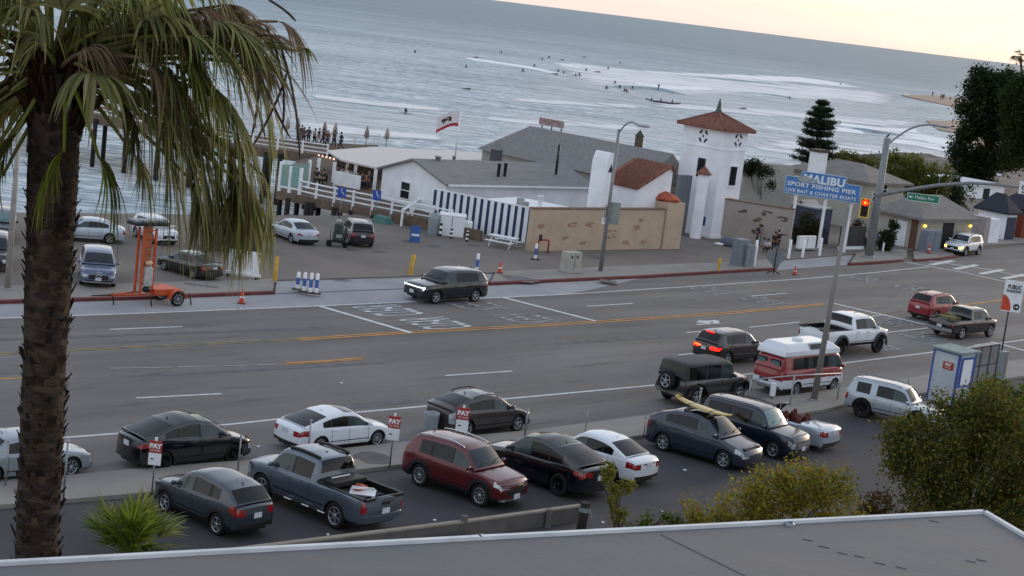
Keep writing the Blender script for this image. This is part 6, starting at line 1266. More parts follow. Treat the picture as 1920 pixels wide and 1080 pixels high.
# ------------------------------------------------------------------ pier sign
BL = XY(G(1482, 458, .1)); BR = XY(G(1583, 474, .1)); dS = (BR-BL).normalized(); aS = math.atan2(dS.y, dS.x); z = lambda s, py: HH(BL+dS*s, py)
sA = AL(BL, dS, 1473, 5); sB = AL(BL, dS, 1613, 5); z0 = z(sA, 360); z1 = z(sA, 329); W_ = sB-sA; H_ = z1-z0
sg = thing('pier_sign', 'large blue pier sign with white letters and a fish on three white posts', 'sign', (BL.x, BL.y, 0), aS); BLUE = mat('sign_blue_main', '#4a80c0', .55, var=.08, vs=1.5)
st_ = H_*.98; a0 = sA+W_*.20; a1 = sA+W_*.80; ZT = z1+H_*.40
out = [(sA, z0), (sB, z0), (sB, z1), (a1+W_*.035, z1), (a1, z1+.12), (a1, ZT), (a0+.1, ZT), (a0, ZT-.1), (a0, z1+.12), (a0-W_*.035, z1), (sA, z1)]
b = MB(); n = len(out); b.add([(x, -.1, z) for x, z in out]+[(x, .1, z) for x, z in out], [list(range(n))[::-1], list(range(n, 2*n))]+[(i, (i+1) % n, n+(i+1) % n, n+i) for i in range(n)]); b.build('board', BLUE, sg)
b = MB(); EDG = mat('edge_pale', '#a9c6dd', .5)
for i in range(n):
    A_, B_ = out[i], out[(i+1) % n]; b.tube([(A_[0], -.115, A_[1]), (B_[0], -.115, B_[1])], .035, 5)
b.build('border', EDG, sg)
LET = mat('letter_white', '#e6ebef', .5, var=.03)
def fit(txt, cx, cz_, w_, h_, off=.0, rows=1):
    o = text_mesh(txt, 1, LET, sg, 'lettering', (cx, -.125, cz_), (math.pi/2, 0, 0), .01, off=off, sp=1.08); me = o.data; xs = [v.co.x for v in me.vertices]; ys = [v.co.y for v in me.vertices]; me.transform(Matrix.Translation((-(max(xs)+min(xs))/2, -(max(ys)+min(ys))/2, 0))); me.transform(Matrix.Diagonal((w_/(max(xs)-min(xs)), h_/(max(ys)-min(ys)), 1, 1)))
fit('MALIBU', sA+W_*.51, ZT-H_*.37, W_*.55, H_*.50, .045)
fit('SPORT FISHING PIER', sA+W_*.49, z0+H_*.59, W_*.92, H_*.26, .028); fit('LIVE BAIT & CHARTER BOATS', sA+W_*.49, z0+H_*.20, W_*.94, H_*.21, .02)
fs = W_/100; cx, cz_ = sA+W_*.25, z0+H_*.90; fp = [(-13, 0), (-8, 1.2), (-6, 3.2), (-1, 4.6), (2, 6.2), (3.2, 4.3), (8, 3), (12, 1), (17, 4.2), (16, 0), (17, -3.6), (12, -.6), (6, -2.6), (0, -3.4), (-6, -2), (-8, -.2)]
b = MB(); n = len(fp); b.add([(cx+x*fs, -.17, cz_+z*fs*1.1) for x, z in fp]+[(cx+x*fs, -.12, cz_+z*fs*1.1) for x, z in fp], [list(range(n)), list(range(n, 2*n))[::-1]]+[(i, (i+1) % n, n+(i+1) % n, n+i) for i in range(n)]); b.build('fish_emblem', mat('fish_grey', '#9aa39f', .6), sg)
for px, py in ((1479, 457), (1534, 466), (1582, 474)):
    s = AL(BL, dS, px, .3); MB().box(s-.11, s+.11, .12, .34, 0, z1-.1).build('post', WHITE, sg)
for zz in (2.6, 1.4): s = AL(BL, dS, 1480, 2); MB().box(s-.35, s+.35, .1, .14, zz, zz+.06).build('cross_bar', GALV, sg)
# ------------------------------------------------------------------ near pavement furniture
SR = mat('sign_red', '#a8322c', .5, var=.05)
def paysign(px, py, t, lab):
    g = G(px, py, .14 if px > 800 else .05); zt = HH(g, t); s = 23/FPX*(g-CO).length/2; r = thing('pay_sign', lab, 'sign', (g.x, g.y, .05), 0, 'red and white pay to park signs'); H = s*1.0
    MB().tube([(0, .03, 0), (0, .03, zt-.1)], .03, 6).build('pole', GALV, r); MB().box(-s, s, -.02, .0, zt-2*H, zt).build('red_panel', SR, r); MB().box(-s, s, -.02, .0, zt-2*H-2.0*H, zt-2*H-.01).build('white_panel', WHITE, r)
    text_mesh('PAY', s*1.05, WHITE, r, 'lettering', (0, -.025, zt-H*.9), (math.pi/2, 0, 0), .003, off=.012); text_mesh('TO PARK', s*.42, WHITE, r, 'lettering', (0, -.025, zt-H*1.62), (math.pi/2, 0, 0), .003)
    MB().cbox((-s*.4, -.024, zt-3*H), (s*.5, .005, s*.2)).build('pictogram', BLACK, r); b = MB(); b.box(-.04, .04, -.04, .02, zt, zt+.1); b.build('top_clip', WHITE, r)
paysign(284, 928, 829, 'leftmost red and white pay sign beside the grey compact crossover'); paysign(730, 878, 783, 'red and white pay sign in front of the white saloon'); paysign(862, 833, 767, 'red and white pay sign in front of the brown grey hatchback')
gf = 'thin steel fence posts along the near pavement'
for i, (px, py, t, w_, lab) in enumerate(((118, 944, 826, .035, 'thin steel post just right of the palm trunk'), (446, 882, 817, .03, 'thin steel post at the nose of the black fastback'), (577, 850, 788, .03, 'thin steel post before the rear wheel of the white saloon'), (984, 816, 768, .035, 'thin steel post at the nose of the hatchback'), (1097, 812, 768, .02, 'thin dark post above the white saloon roof'), (1206, 822, 782, .025, 'thin post on a white base left of the surfboard car'), (1308, 776, 728, .04, 'steel post below the black off roader'), (10, 910, 826, .03, 'thin steel post at the left edge by the old saloon'), (1597, 762, 700, .03, 'leaning steel post left of the silver off roader'), (1700, 735, 700, .03, 'thin post behind the silver off roader'))):
    g = G(px, py, .14); h = max(.8, HH(g, t)-.14); r = thing('fence_post', lab, 'fence post', (g.x, g.y, .14), 0, gf); MB().tube([(0, 0, 0), (0, 0, h)], w_, 6).build('post', GALV, r); MB().lathe([(w_*1.6, h-.04), (w_*1.6, h+.02), (.001, h+.03)], n=8).build('cap', GALV, r)
P = [G(x, y, .14) for x, y in ((1402, 755), (1481, 760), (1570, 748))]; o0 = P[0]; r = thing('pipe_railing', 'white pipe railing on the near pavement before the camper van', 'railing', (o0.x, o0.y, .14)); hr = HH(o0, 712)-.14; tops = [HH(P[0], 712)-.14, HH(P[1], 704)-.14, HH(P[2], 700)-.14]
for p, t in zip(P, tops): c = p-o0; MB().tube([(c.x, c.y, 0), (c.x, c.y, t)], .04, 6).build('post', mat('rail_pale', '#a8a8aa', .5, .3), r)
for k in (1, .0): 
    if k: MB().tube([(P[0].x-o0.x, P[0].y-o0.y, tops[0]), (P[1].x-o0.x, P[1].y-o0.y, tops[1]), (P[2].x-o0.x, P[2].y-o0.y, tops[2])], .035, 6).build('rail', mat('rail_pale'), r) if 'rail_pale' in MATS else None
g = G(1447, 748, .14); r = thing('small_white_meter', 'small pale meter box on a short post behind the camper van', 'meter box', (g.x, g.y, .14)); MB().box(-.12, .12, -.1, .1, .15, .75).build('box', WHITE, r, .02); MB().tube([(0, 0, 0), (0, 0, .2)], .05, 6).build('post', GALV, r)
g = G(806, 812, .14); r = thing('litter_bin', 'pale round litter bin at the rear corner of the hatchback', 'litter bin', (g.x, g.y, .14)); MB().lathe([(.26, 0), (.30, .75), (.31, .8), (.27, .8), (.25, .7), (.001, .68)], n=16).build('bin', mat('bin_pale', '#8f979d', .5), r)
# pay booth
K0 = XY(G(1737, 748, .14)); rz = RD-math.pi/2+.35; d1 = Vector((math.cos(RD-1.1), math.sin(RD-1.1), 0)); 
fa = math.radians(-45); d1 = Vector((math.cos(fa), math.sin(fa), 0)); w1 = AL(K0, d1, 1787, .5); d2 = Vector((-d1.y, d1.x, 0)); hk = HH(K0, 652)-.14
r = thing('pay_booth', 'white and blue pay booth with a red pay notice beside the silver off roader', 'booth', (K0.x, K0.y, .14), fa); BB = mat('booth_blue', '#3c55a0', .5); BW = mat('booth_white', '#bcc4c8', .6, var=.08, vs=1.2)
w1 = max(.9, min(1.8, w1)); dp = 1.5
MB().box(0, w1, 0, dp, 0, hk).build('body', BW, r, .02); MB().box(-.16, w1+.16, -.16, dp+.16, hk, hk+.1).build('roof', mat('booth_roof', '#7d8f8c', .7, var=.1), r)
for x in (-.02, w1-.06): MB().box(x, x+.08, -.03, 0, 0, hk-.08).build('corner_trim', BB, r)
MB().box(w1, w1+.03, 0, .1, 0, hk).build('corner_trim', BB, r); MB().box(w1, w1+.03, dp-.1, dp, 0, hk).build('corner_trim', BB, r); MB().box(-.02, w1+.02, -.035, -.005, hk-.08, hk).build('top_trim', BB, r)
o = MB().box(w1, w1+.05, .2, dp-.2, .9, hk-.2).build('window', BB, r); MB().box(w1+.05, w1+.06, .32, dp-.32, 1.0, hk-.3).build('notice_board', WHITE, o)
MB().box(w1*.42, w1*.82, -.03, -.002, hk*.66, hk*.66+.36).build('notice', SR, r); text_mesh('PAY', .19, WHITE, r, 'lettering', (w1*.62, -.035, hk*.66+.23), (math.pi/2, 0, 0), .002, off=.008); text_mesh('TO PARK', .085, WHITE, r, 'lettering', (w1*.62, -.035, hk*.66+.08), (math.pi/2, 0, 0), .002)
P0 = XY(G(1811, 726, .14)); P1_ = XY(G(1876, 713, .14)); d_ = P1_-P0; r = thing('metal_fence', 'dark framed mesh fence panels right of the pay booth', 'fence', (P0.x, P0.y, .14), math.atan2(d_.y, d_.x)); FM = mat('fence_frame', '#3a3f42', .5, .4)
for x in (.1, 1.15, 2.2, 3.2): MB().box(x-.03, x+.03, -.03, .03, 0, 2.05).build('post', FM, r)
for zz in (.15, 1.0, 2.0): MB().box(.1, 3.2, -.02, .02, zz-.02, zz+.03).build('rail', FM, r)
PM = mat('panel_grey', '#76797b', .7); PM.node_tree.nodes['Principled BSDF'].inputs['Alpha'].default_value = .55
for x in (.1, 1.15, 2.2): MB().box(x+.04, x+1.0, -.008, .008, .18, 1.98).build('panel', PM, r)
# public parking sign
g = G(1871, 702, .14); zt = HH(g, 526); zl = HH(g, 584); r = thing('public_parking_sign', 'tall white public parking sign with an orange quarter disc on a dark pole', 'sign', (g.x, g.y, .14), math.radians(-4)); zt -= .14; zl -= .14; hh = zt-zl; ww = hh*.60
MB().tube([(0, .05, 0), (0, .05, zt-.1)], .045, 8).build('pole', FM, r); x0 = -.42*ww; MB().box(x0, x0+ww, -.03, .03, zl, zt).build('board', WHITE, r)
b = MB(); R_ = ww*.50; b.add([(x0-.02, -.035, zl+.05)]+[(x0-.02+R_*math.sin(a), -.035, zl+.05+hh*.5*math.cos(a)) for a in np.linspace(0, math.pi/2, 10)], [list(range(11))]); b.build('orange_disc', mat('disc_orange', '#cf4b2c', .5), r, fix=False)
text_mesh('PUBLIC', .30, BLACK, r, 'lettering', (x0+ww*.52, -.036, zl+hh*.79), (math.pi/2, 0, 0), .002, sx=ww*.86/1.15, off=.012); text_mesh('PARKING', .22, BLACK, r, 'lettering', (x0+ww*.52, -.036, zl+hh*.655), (math.pi/2, 0, 0), .002, sx=ww*.86/1.0*.98, off=.008)
MB().lathe([(.001, 0), (ww*.17, 0)], (x0+ww*.76, -.036, zl+hh*.17), 'y', 20).build('black_disc', BLACK, r, fix=False); b = MB(); c = (x0+ww*.76, zl+hh*.17); s = ww*.11; b.add([(c[0]-s, -.04, c[1]-.02), (c[0]-s, -.04, c[1]+.02), (c[0]+.2*s, -.04, c[1]+.02), (c[0]+.1*s, -.04, c[1]+s*.8), (c[0]+s, -.04, c[1]), (c[0]+.1*s, -.04, c[1]-s*.8), (c[0]+.2*s, -.04, c[1]-.02)], [list(range(7))]); b.build('arrow', WHITE, r, fix=False)
# ------------------------------------------------------------------ orange light tower trailer
g = G(331, 574, 0); r = thing('light_tower_trailer', 'orange trailer with a folded lattice light mast parked in the gutter', 'trailer', (g.x, g.y, 0), RD); ox = -.1
zc_ = .36; 
for s in (0, 1): add_wheel(r, 0, s*1.5, .36, .2, 'steel', False, -1)
MB().box(-1.15, .3, .2, 1.3, .5, .82).build('body', ORG, r, .04)
for s in (.02, 1.5):
    b = MB(); P_ = [(.46*math.cos(a), s+dy, .36+.46*math.sin(a)) for a in np.linspace(0, math.pi, 9) for dy in (-.15, .15)]; b.add(P_, [(2*k, 2*k+2, 2*k+3, 2*k+1) for k in range(8)]); o = b.build('mudguard', ORG, r); o.modifiers.new('s', 'SOLIDIFY').thickness = .03
b = MB(); b.tube([(-1.4, .4, .55), (-3.4, .75, .5), (-1.4, 1.1, .55)], .05, 6); b.build('drawbar', ORG, r); b = MB(); b.tube([(-3.3, .75, .5), (-4.3, .75, .5)], [.05, .03], 6); b.build('hitch', BLACK, r)
for p in ((-3.2, .75), (-1.5, .1), (.75, .1), (.6, 1.5)): MB().tube([(p[0], p[1], .6), (p[0]+.15, p[1], .02)], .035, 6).build('jack_leg', DARKM, r)
hm = HH(XY(g)+EV*(-1.0), 432)-.0; mx0 = -1.5
b = MB()
for x in (mx0-.32, mx0+.32):
    for y in (.5, 1.0): b.box(x-.05, x+.05, y-.05, y+.05, .5, hm)
for k in range(9):
    zz = .7+k*(hm-.8)/8; b.box(mx0-.32, mx0+.32, .47, .53, zz-.03, zz+.03)
b.build('mast_frame', ORG, r); MB().box(mx0-.18, mx0+.18, .6, .9, 1.5, hm+.1).build('inner_mast', mat('mast_tan', '#a5704c', .7), r)
MB().box(mx0-.95, mx0+.75, .3, 1.2, hm+.15, hm+.3).build('light_bar', BLACK, r, .02)
for k in range(4): MB().cbox((mx0-.75+k*.45, .75, hm+.36), (.36, .7, .1)).build('flood_lamp', mat('lamp_face', '#7f8488', .4), r)
MB().box(mx0-.2, mx0+.22, .3, .62, .95, 1.9).build('generator_sack', mat('sack_white', '#a9aba6', .8, var=.25, vs=5), r, .06); MB().ball((mx0, .45, .8), (.22, .2, .16), 8).build('winch', BLACK, r); MB().ball((mx0-.02, .4, 2.1), (.2, .16, .12), 8).build('cable_reel', mat('reel', '#caa98c', .7), r)
# wheeled machine in the pier lot
g = G(631, 462, .1); r = thing('wheeled_generator', 'dark wheeled engine cart standing left of the plum crossover', 'generator', (g.x, g.y, .1), math.radians(10)); GRM = mat('cart_green', '#3a4540', .6, var=.2, vs=5)
MB().box(-.62, .62, -.35, .35, .28, .42).build('chassis', BLACK, r)
for x in (-.5, .5):
    for y in (-.33, .33): add_wheel(r, x, y, .17, .1, 'steel', True, 1 if y > 0 else -1)
MB().box(-.3, .42, -.28, .28, .42, .95).build('engine_block', GRM, r, .04); MB().box(-.25, .3, -.22, .25, .95, 1.45).build('tank', GRM, r, .06); MB().ball((-.02, 0, 1.62), (.2, .17, .14), 8).build('air_filter', mat('filter_pale', '#a3a59c', .7), r)
MB().tube([(-.45, -.2, .4), (-.5, -.2, 1.3), (-.3, -.2, 1.55)], .03, 6).build('push_handle', GALV, r); MB().tube([(.45, .1, .42), (.52, .1, 1.3), (.35, .1, 1.5)], .05, 6).build('exhaust', DARKM, r); MB().box(-.1, .25, -.3, -.285, .6, .8).build('control_panel', mat('panel_pale', '#9aa39a', .5), r)
# white boards and dumpster glimpsed under the fronds
g = G(455, 521, .1); r = thing('white_barrier_board', 'white slatted barrier board below the hanging fronds', 'barrier', (g.x, g.y, .1), -.1); MB().box(-.85, .85, -.05, .05, .35, 1.5).build('board', WHITE, r); MB().box(-.95, .95, -.12, .12, .16, .3).build('foot_rail', WHITE, r)
for x in (-.8, .8): MB().box(x-.05, x+.05, -.3, .3, 0, .16).build('foot', BLACK, r)
g = G(388, 470, .1); r = thing('dark_container', 'dark green storage container half hidden by the fronds', 'container', (g.x, g.y, .1), math.radians(15)); MB().box(-.1, 3.0, 0, 2.2, 0, 2.5).build('body', mat('cont_dark', '#3d3c36', .8, var=.15), r); MB().box(-.2, -.1, 0, .6, 0, 2.5).build('edge_panel', WHITE, r)
g = G(385, 538, .1); r = thing('wheel_stop', 'low concrete wheel stop behind the orange trailer', 'wheel stop', (g.x-.2, g.y, .1), -.05); MB().box(-.9, .9, -.1, .1, 0, .14).build('block', CONC, r, .03)
# ------------------------------------------------------------------ foreground roof, fence and plywood
zr = 12.3; FR = [G(x, y, zr) for x, y in ((-120, 1066), (0, 1057), (900, 1011), (1845, 962), (1930, 1010))]; o0 = XY(FR[3])
r = thing('foreground_building', 'near building whose flat grey roof fills the bottom edge', 'building', (o0.x, o0.y, 0)); RM = mat('roof_membrane', '#77726d', .75, col2='#62666c', vs=.45, thr=(.3, .75), stretch=(1, 2.2, 1), bump=.1, bs=12)
poly = [FR[0], FR[2], FR[3], G(1930, 1010, zr), G(2300, 1230, zr)]
pl2 = [(p.x-o0.x, p.y-o0.y) for p in poly]+[(pl_x, -22-o0.y) for pl_x in (10, -12)]
pl2 = [pl2[0], pl2[1], pl2[2], pl2[4], (pl2[4][0], -18-o0.y), (pl2[0][0], -18-o0.y)]
b = MB(); b.prism(pl2, zr-.3, zr-.0); me = b.mesh('roof', RM); link('roof', me, r); cxm = sum(p[0] for p in pl2)/6; cym = sum(p[1] for p in pl2)/6
b = MB(); b.prism([(cxm+(x-cxm)*.965, cym+(y-cym)*.965) for x, y in pl2], 0, zr-.3); b.build('wall', CREAM, r)
b = MB(); EP = [Vector((p[0], p[1], zr+.02)) for p in pl2[:4]]
for A, B in zip(EP, EP[1:]):
    d = B-A; b.cbox(((A.x+B.x)/2, (A.y+B.y)/2, zr+.005), (d.length+.02, .05, .05), rz=math.atan2(d.y, d.x))
b.build('drip_edge', mat('edge_white', '#d3d6d8', .5), r)
b = MB()
for px, py in ((1515, 1012), (1545, 1025), (1580, 1037), (1612, 1043), (1650, 1056), (1690, 1064), (1820, 1052), (1840, 1050), (1752, 977)):
    g = G(px, py, zr+.004)-o0; b.cbox((g.x, g.y, zr+.004), (.09, .02, .004), rz=-.3)
b.build('debris_marks', mat('marks', '#646468', .9), r)
for (a_, c_) in (((1240, 1002), (1440, 1100)),):
    A = G(*a_, zr+.004)-o0; B = G(*c_, zr+.004)-o0; d = B-A; MB().cbox(((A.x+B.x)/2, (A.y+B.y)/2, zr+.003), (d.length, .012, .005), rz=math.atan2(d.y, d.x)).build('seam', mat('seam_tar', '#646164', .8), r)
for px, py, w_ in ():
    g = G(px, py, zr+.003)-o0; b = MB(); pts = [(g.x+w_*rnd.uniform(.6, 1)*math.cos(a), g.y+w_*.35*rnd.uniform(.6, 1)*math.sin(a), zr+.0025) for a in np.linspace(0, 6.0, 16)]; b.add(pts, [list(range(16))]); b.build('stain', mat('roof_stain', '#645d55', .8, col2='#6d6863', vs=3), r, fix=False)
g = G(1480, 985, zr)-o0; MB().lathe([(.05, zr), (.05, zr+.02), (.03, zr+.03)], (g.x, g.y, 0), n=10).build('drain_cap', GALV, r)
# low timber retaining wall with posts
P = [G(x, y, .45) for x, y in ((150, 1064), (440, 1034), (870, 981), (1088, 951))]; o0 = P[0]; r = thing('timber_rail_wall', 'low weathered timber wall along the bottom of the parking lot', 'wall', (o0.x, o0.y, 0)); TB = mat('old_timber', '#5f5b58', .9, var=.15, vs=2); TT_ = mat('old_timber_top', '#8a8478', .9, var=.12, vs=2)
for i, (A, B) in enumerate(zip(P, P[1:])):
    d = B-A; c = (A+B)/2-o0; a = math.atan2(d.y, d.x); MB().cbox((c.x, c.y-.06, .25), (d.length, .14, .5), rz=a).build('plank', TB, r); MB().cbox((c.x, c.y-.06, .53), (d.length, .2, .06), rz=a).build('cap_rail', TT_, r)
for px, py in ((870, 981), (1030, 962)): c = G(px, py, .45)-o0; MB().box(c.x-.1, c.x+.1, c.y-.18, c.y+.02, 0, .72 if px < 900 else .6).build('post', TB, r)
g = G(1086, 1012, 0); r = thing('gate_post', 'dark timber gate post with a metal band at the end of the low wall', 'post', (g.x, g.y, 0)); MB().tube([(0, 0, 0), (.06, 0, 1.25)], .16, 8).build('post', mat('post_dark', '#241f1e', .9), r); MB().lathe([(.19, .95), (.19, 1.1)], (.05, 0, 0), n=10).build('band', GALV, r); MB().tube([(.15, -.05, 1.15), (.28, -.1, .9), (.25, -.1, .1)], .02, 5).build('hanging_cable', GALV, r)
q = [G(x, y, .3) for x, y in ((740, 1030), (800, 1016), (905, 1000), (932, 1018), (935, 1030))]; r = thing('plywood_sheet', 'pale plywood sheet lying behind the roof edge', 'plywood', (q[0].x, q[0].y, 0)); b = MB(); b.prism([(p.x-q[0].x, p.y-q[0].y) for p in q], .0, .3); me = b.mesh('sheet', mat('ply', '#8a8474', .9, var=.1)); link('sheet', me, r)
# ------------------------------------------------------------------ vegetation
NR = np.random.default_rng(5)
def leaf_mesh(name, cents, size, m, parent=None, flat=.0, up=.0, asp=2.0, jit=.5):
    n = len(cents); C_ = np.asarray(cents, float)
    d = NR.normal(size=(n, 3)); d /= np.linalg.norm(d, axis=1)[:, None]; d[:, 2] = d[:, 2]*(1-flat)+up; d /= np.linalg.norm(d, axis=1)[:, None]
    e = NR.normal(size=(n, 3)); s = np.cross(d, e); s /= np.linalg.norm(s, axis=1)[:, None]
    L_ = (size*(1+jit*(NR.random(n)-.5)*2))[:, None]; w_ = L_/asp/2
    V = np.stack([C_-d*L_/2, C_+s*w_, C_+d*L_/2, C_-s*w_], 1).reshape(-1, 3)
    me = bpy.data.meshes.new(name); me.vertices.add(4*n); me.vertices.foreach_set('co', V.astype(np.float32).ravel()); me.loops.add(4*n); me.loops.foreach_set('vertex_index', np.arange(4*n, dtype=np.int32)); me.polygons.add(n); me.polygons.foreach_set('loop_start', np.arange(0, 4*n, 4, dtype=np.int32)); me.polygons.foreach_set('loop_total', np.full(n, 4, dtype=np.int32)); me.update(); me.validate(); me.materials.append(m); return link(name, me, parent)
def blob_points(blobs, n, shell=.55, clump=.0):
    """points through many small clumps whose centres fill the ellipsoids"""
    vol = np.array([b[3]*b[4]*b[5] for b in blobs]); k = NR.choice(len(blobs), n, p=vol/vol.sum()); out = []
    if clump:
        nc = max(8, n//60); kc = NR.choice(len(blobs), nc, p=vol/vol.sum()); d = NR.normal(size=(nc, 3)); d /= np.linalg.norm(d, axis=1)[:, None]; r = (shell+(1-shell)*NR.random(nc)**.6); B = np.array(blobs)[kc]; cc = B[:, :3]+d*r[:, None]*B[:, 3:6]
        w_ = NR.random(nc)**1.5+.15; kk = NR.choice(nc, n, p=w_/w_.sum()); return cc[kk]+NR.normal(size=(n, 3))*clump
    d = NR.normal(size=(n, 3)); d /= np.linalg.norm(d, axis=1)[:, None]; r = shell+(1-shell)*NR.random(n); B = np.array(blobs)[k]; return B[:, :3]+d*r[:, None]*B[:, 3:6]
def leafm(name, cols, rough=.6, tr=.5):
    m = mat(name, cols[0], rough, isl=cols, spec=.25); nt = m.node_tree; n = nt.nodes
    if 'leaf_tr' in n: return m
    t = n.new('ShaderNodeBsdfTranslucent'); t.name = 'leaf_tr'; mx = n.new('ShaderNodeMixShader'); mx.inputs[0].default_value = tr; p = n['Principled BSDF']; nt.links.new(p.inputs['Base Color'].links[0].from_socket, t.inputs[0]); nt.links.new(p.outputs[0], mx.inputs[1]); nt.links.new(t.outputs[0], mx.inputs[2]); nt.links.new(mx.outputs[0], n['Material Output'].inputs[0]); return m
BARK = mat('bark', '#4a3d33', .95, var=.3, vs=4, bump=.4, bs=8)
LG = leafm('leaves_green', ['#2a3a18', '#455822', '#5e6e28', '#788034', '#384a20'])
LA = leafm('leaves_autumn', ['#565f28', '#80842f', '#a89a36', '#967034', '#6c742c', '#c0ae4a'])
LD = leafm('leaves_dark', ['#1a2217', '#28331f', '#364426', '#44522d'])
LC = leafm('needles', ['#222c20', '#303c28', '#3e4a30'])
def bush(name, label, px, py, blobs, n, size, m, cat='bush', clump=.22, stems=8, trunk=None, group=None, shell=.3):
    g = G(px, py, 0); r = thing(name, label, cat, (g.x, g.y, 0), 0, group); P = blob_points(blobs, n, shell, clump); P = P[P[:, 2] > .02]; leaf_mesh('foliage', P, size, m, r)
    b = MB()
    for i in range(stems):
        q = P[rnd.randrange(len(P))]; b.tube([(rnd.uniform(-.3, .3), rnd.uniform(-.2, .2), 0), (q[0]*.5, q[1]*.5, q[2]*.5), tuple(q)], [.05 if not trunk else trunk, .03, .008], 5)
    b.build('stems' if not trunk else 'trunk', BARK, r); return r
def toloc(g, px, py, dy=0): p = RAYY(px, py, g.y+dy)-g; return p
# big bushes bottom right (behind the roof edge)
g = G(1800, 1030, 0)
def bl(g, lst): return [(*toloc(g, x, y, dy), rx, ry, rz) for x, y, dy, rx, ry, rz in lst]
bush('broadleaf_bush', 'large green and gold leafy bush at the lower right beside the pay booth', 1800, 1030, bl(g, [(1690, 830, .2, .7, .8, .8), (1720, 800, .2, .8, .8, .5), (1800, 830, 0, 1.3, 1.3, 1.1), (1730, 870, -.5, 1.2, 1.2, .9), (1880, 830, 0, 1.4, 1.4, 1.3), (1830, 930, -.6, 1.9, 1.2, 1.1), (1910, 950, 0, 1.3, 1.2, 1.4), (1740, 950, -.8, 1.1, .9, .8), (1850, 770, .5, 1.2, 1.0, .8), (1780, 765, .5, .7, .7, .5), (1700, 860, 0, .6, .7, .7)]), 38000, .13, leafm('leaves_mix', ['#26361a', '#3c4d20', '#5a6626', '#7c7a34', '#7a5c30', '#4a5828', '#949040']), 'bush', .20, 22)
g2 = G(1900, 1010, 0); bush('broadleaf_bush', 'bright green crown of the bush at the right edge', 1900, 1010, bl(g2, [(1900, 780, 1.5, 1.0, 1, .9), (1905, 745, 1.5, .7, 1, .5), (1860, 735, 1.5, .5, .8, .35), (1960, 850, 1.0, 1.4, 1, 1.6), (1830, 760, 1.6, .7, .8, .5)]), 12000, .13, LG, 'bush', .18, 8)
g3 = G(1470, 1020, 0); bush('hedge_bush', 'gold and green hedge along the roof edge left of the big bush', 1470, 1020, bl(g3, [(1330, 968, 0, .9, .8, .6), (1400, 945, 0, 1.0, .8, .8), (1455, 925, 0, .9, .8, .8), (1500, 915, 0, 1.0, .8, .95), (1560, 925, 0, .9, .8, .9), (1530, 900, 0, .35, .4, .35), (1420, 915, 0, .3, .4, .3), (1450, 995, -.3, 2.6, .9, .6), (1590, 990, 0, 1.2, .7, .5)]), 17000, .12, LA, 'hedge', .17, 14)
g4 = G(1640, 1010, 0); bush('low_shrub', 'thin brownish shrub between the hedge and the big bush', 1640, 1010, bl(g4, [(1650, 950, 0, .8, .6, .5), (1690, 985, 0, .7, .5, .4), (1620, 985, 0, .6, .5, .4)]), 2600, .12, leafm('leaves_brown', ['#3b3a20', '#5a4a28', '#6d4a2a', '#4b4c22']), 'bush', .13, 14)
g5 = G(1160, 1010, 0); bush('sapling', 'slender yellow green sapling in front of the white saloon', 1160, 1010, bl(g5, [(1145, 890, 0, .32, .3, .26), (1160, 912, 0, .42, .3, .2), (1150, 945, 0, .3, .3, .24), (1180, 905, 0, .2, .2, .14), (1165, 975, 0, .3, .3, .25)]), 1500, .11, leafm('leaves_lime', ['#5a6322', '#7a8030', '#8b8434', '#4c5720']), 'sapling', .09, 5)
g6 = G(1215, 1000, 0); bush('low_shrub', 'small sparse shrub right of the yellow green sapling', 1215, 1000, bl(g6, [(1210, 975, 0, .45, .3, .3), (1265, 978, 0, .3, .3, .3), (1180, 990, 0, .4, .3, .25)]), 900, .11, LG, 'bush', .1, 8)
# spiky palm bush bottom left
def fan(root, hub, direc, R_, n, spread, droop, m, w_=.035, name='fan_leaf', pet=None, seed=0, curl=.0, tipdroop=None, seg=6):
    rr = random.Random(seed); hub = Vector(hub); D = Vector(direc).normalized(); side = D.cross(Vector((0, 0, 1)))
    if side.length < .1: side = Vector((1, 0, 0))
    side.normalize(); nrm = side.cross(D).normalized(); b = MB()
    if pet is not None:
        p0 = Vector(pet); mid = p0.lerp(hub, .5)+Vector((0, 0, .12*(hub-p0).length)); pts = [p0.lerp(mid, t).lerp(mid.lerp(hub, t), t) for t in np.linspace(0, 1, 6)]; b.tube([tuple(p) for p in pts], [.035, .03, .028, .024, .02, .015], 5)
    for i in range(n):
        t = (i+.5)/n*2-1; a = t*spread; d = (D*math.cos(a)+side*math.sin(a)); L_ = R_*(1-.25*abs(t))*rr.uniform(.85, 1.1); dr = droop*rr.uniform(.7, 1.3); pts = []; tw = rr.uniform(-.35, .35)
        jx = Vector((rr.uniform(-1, 1), rr.uniform(-1, 1), rr.uniform(-1, 1)))*.10
        for k in range(seg+1):
            s = k/seg; p = hub+d*L_*(s-.42*dr*s*s*.6)+Vector((0, 0, -dr*L_*(s**2)*.9))+nrm*.05*math.sin(s*3)+jx*s*s*L_; pts.append(p)
        for k in range(seg+1):
            s = k/seg; ww = w_*(min(1, .45+s*2.2) if s < .3 else (1-((s-.3)/.7)**2.4))+.002; tn = (pts[min(k+1, seg)]-pts[max(k-1, 0)]).normalized(); sd = tn.cross(nrm+side*tw); sd = sd.normalized() if sd.length > .05 else side; pts2 = pts[k]
            b.v += [tuple(pts2-sd*ww), tuple(pts2+sd*ww)]
        base = len(b.v)-2*(seg+1)
        for k in range(seg): b.f.append([base+2*k, base+2*k+1, base+2*k+3, base+2*k+2]); b.m.append(0); b.sm.append(False)
    return b.build(name, m, root, fix=False)
PALMG = leafm('palm_green', ['#5c683a', '#7c8648', '#969856', '#aaa668'], .6)
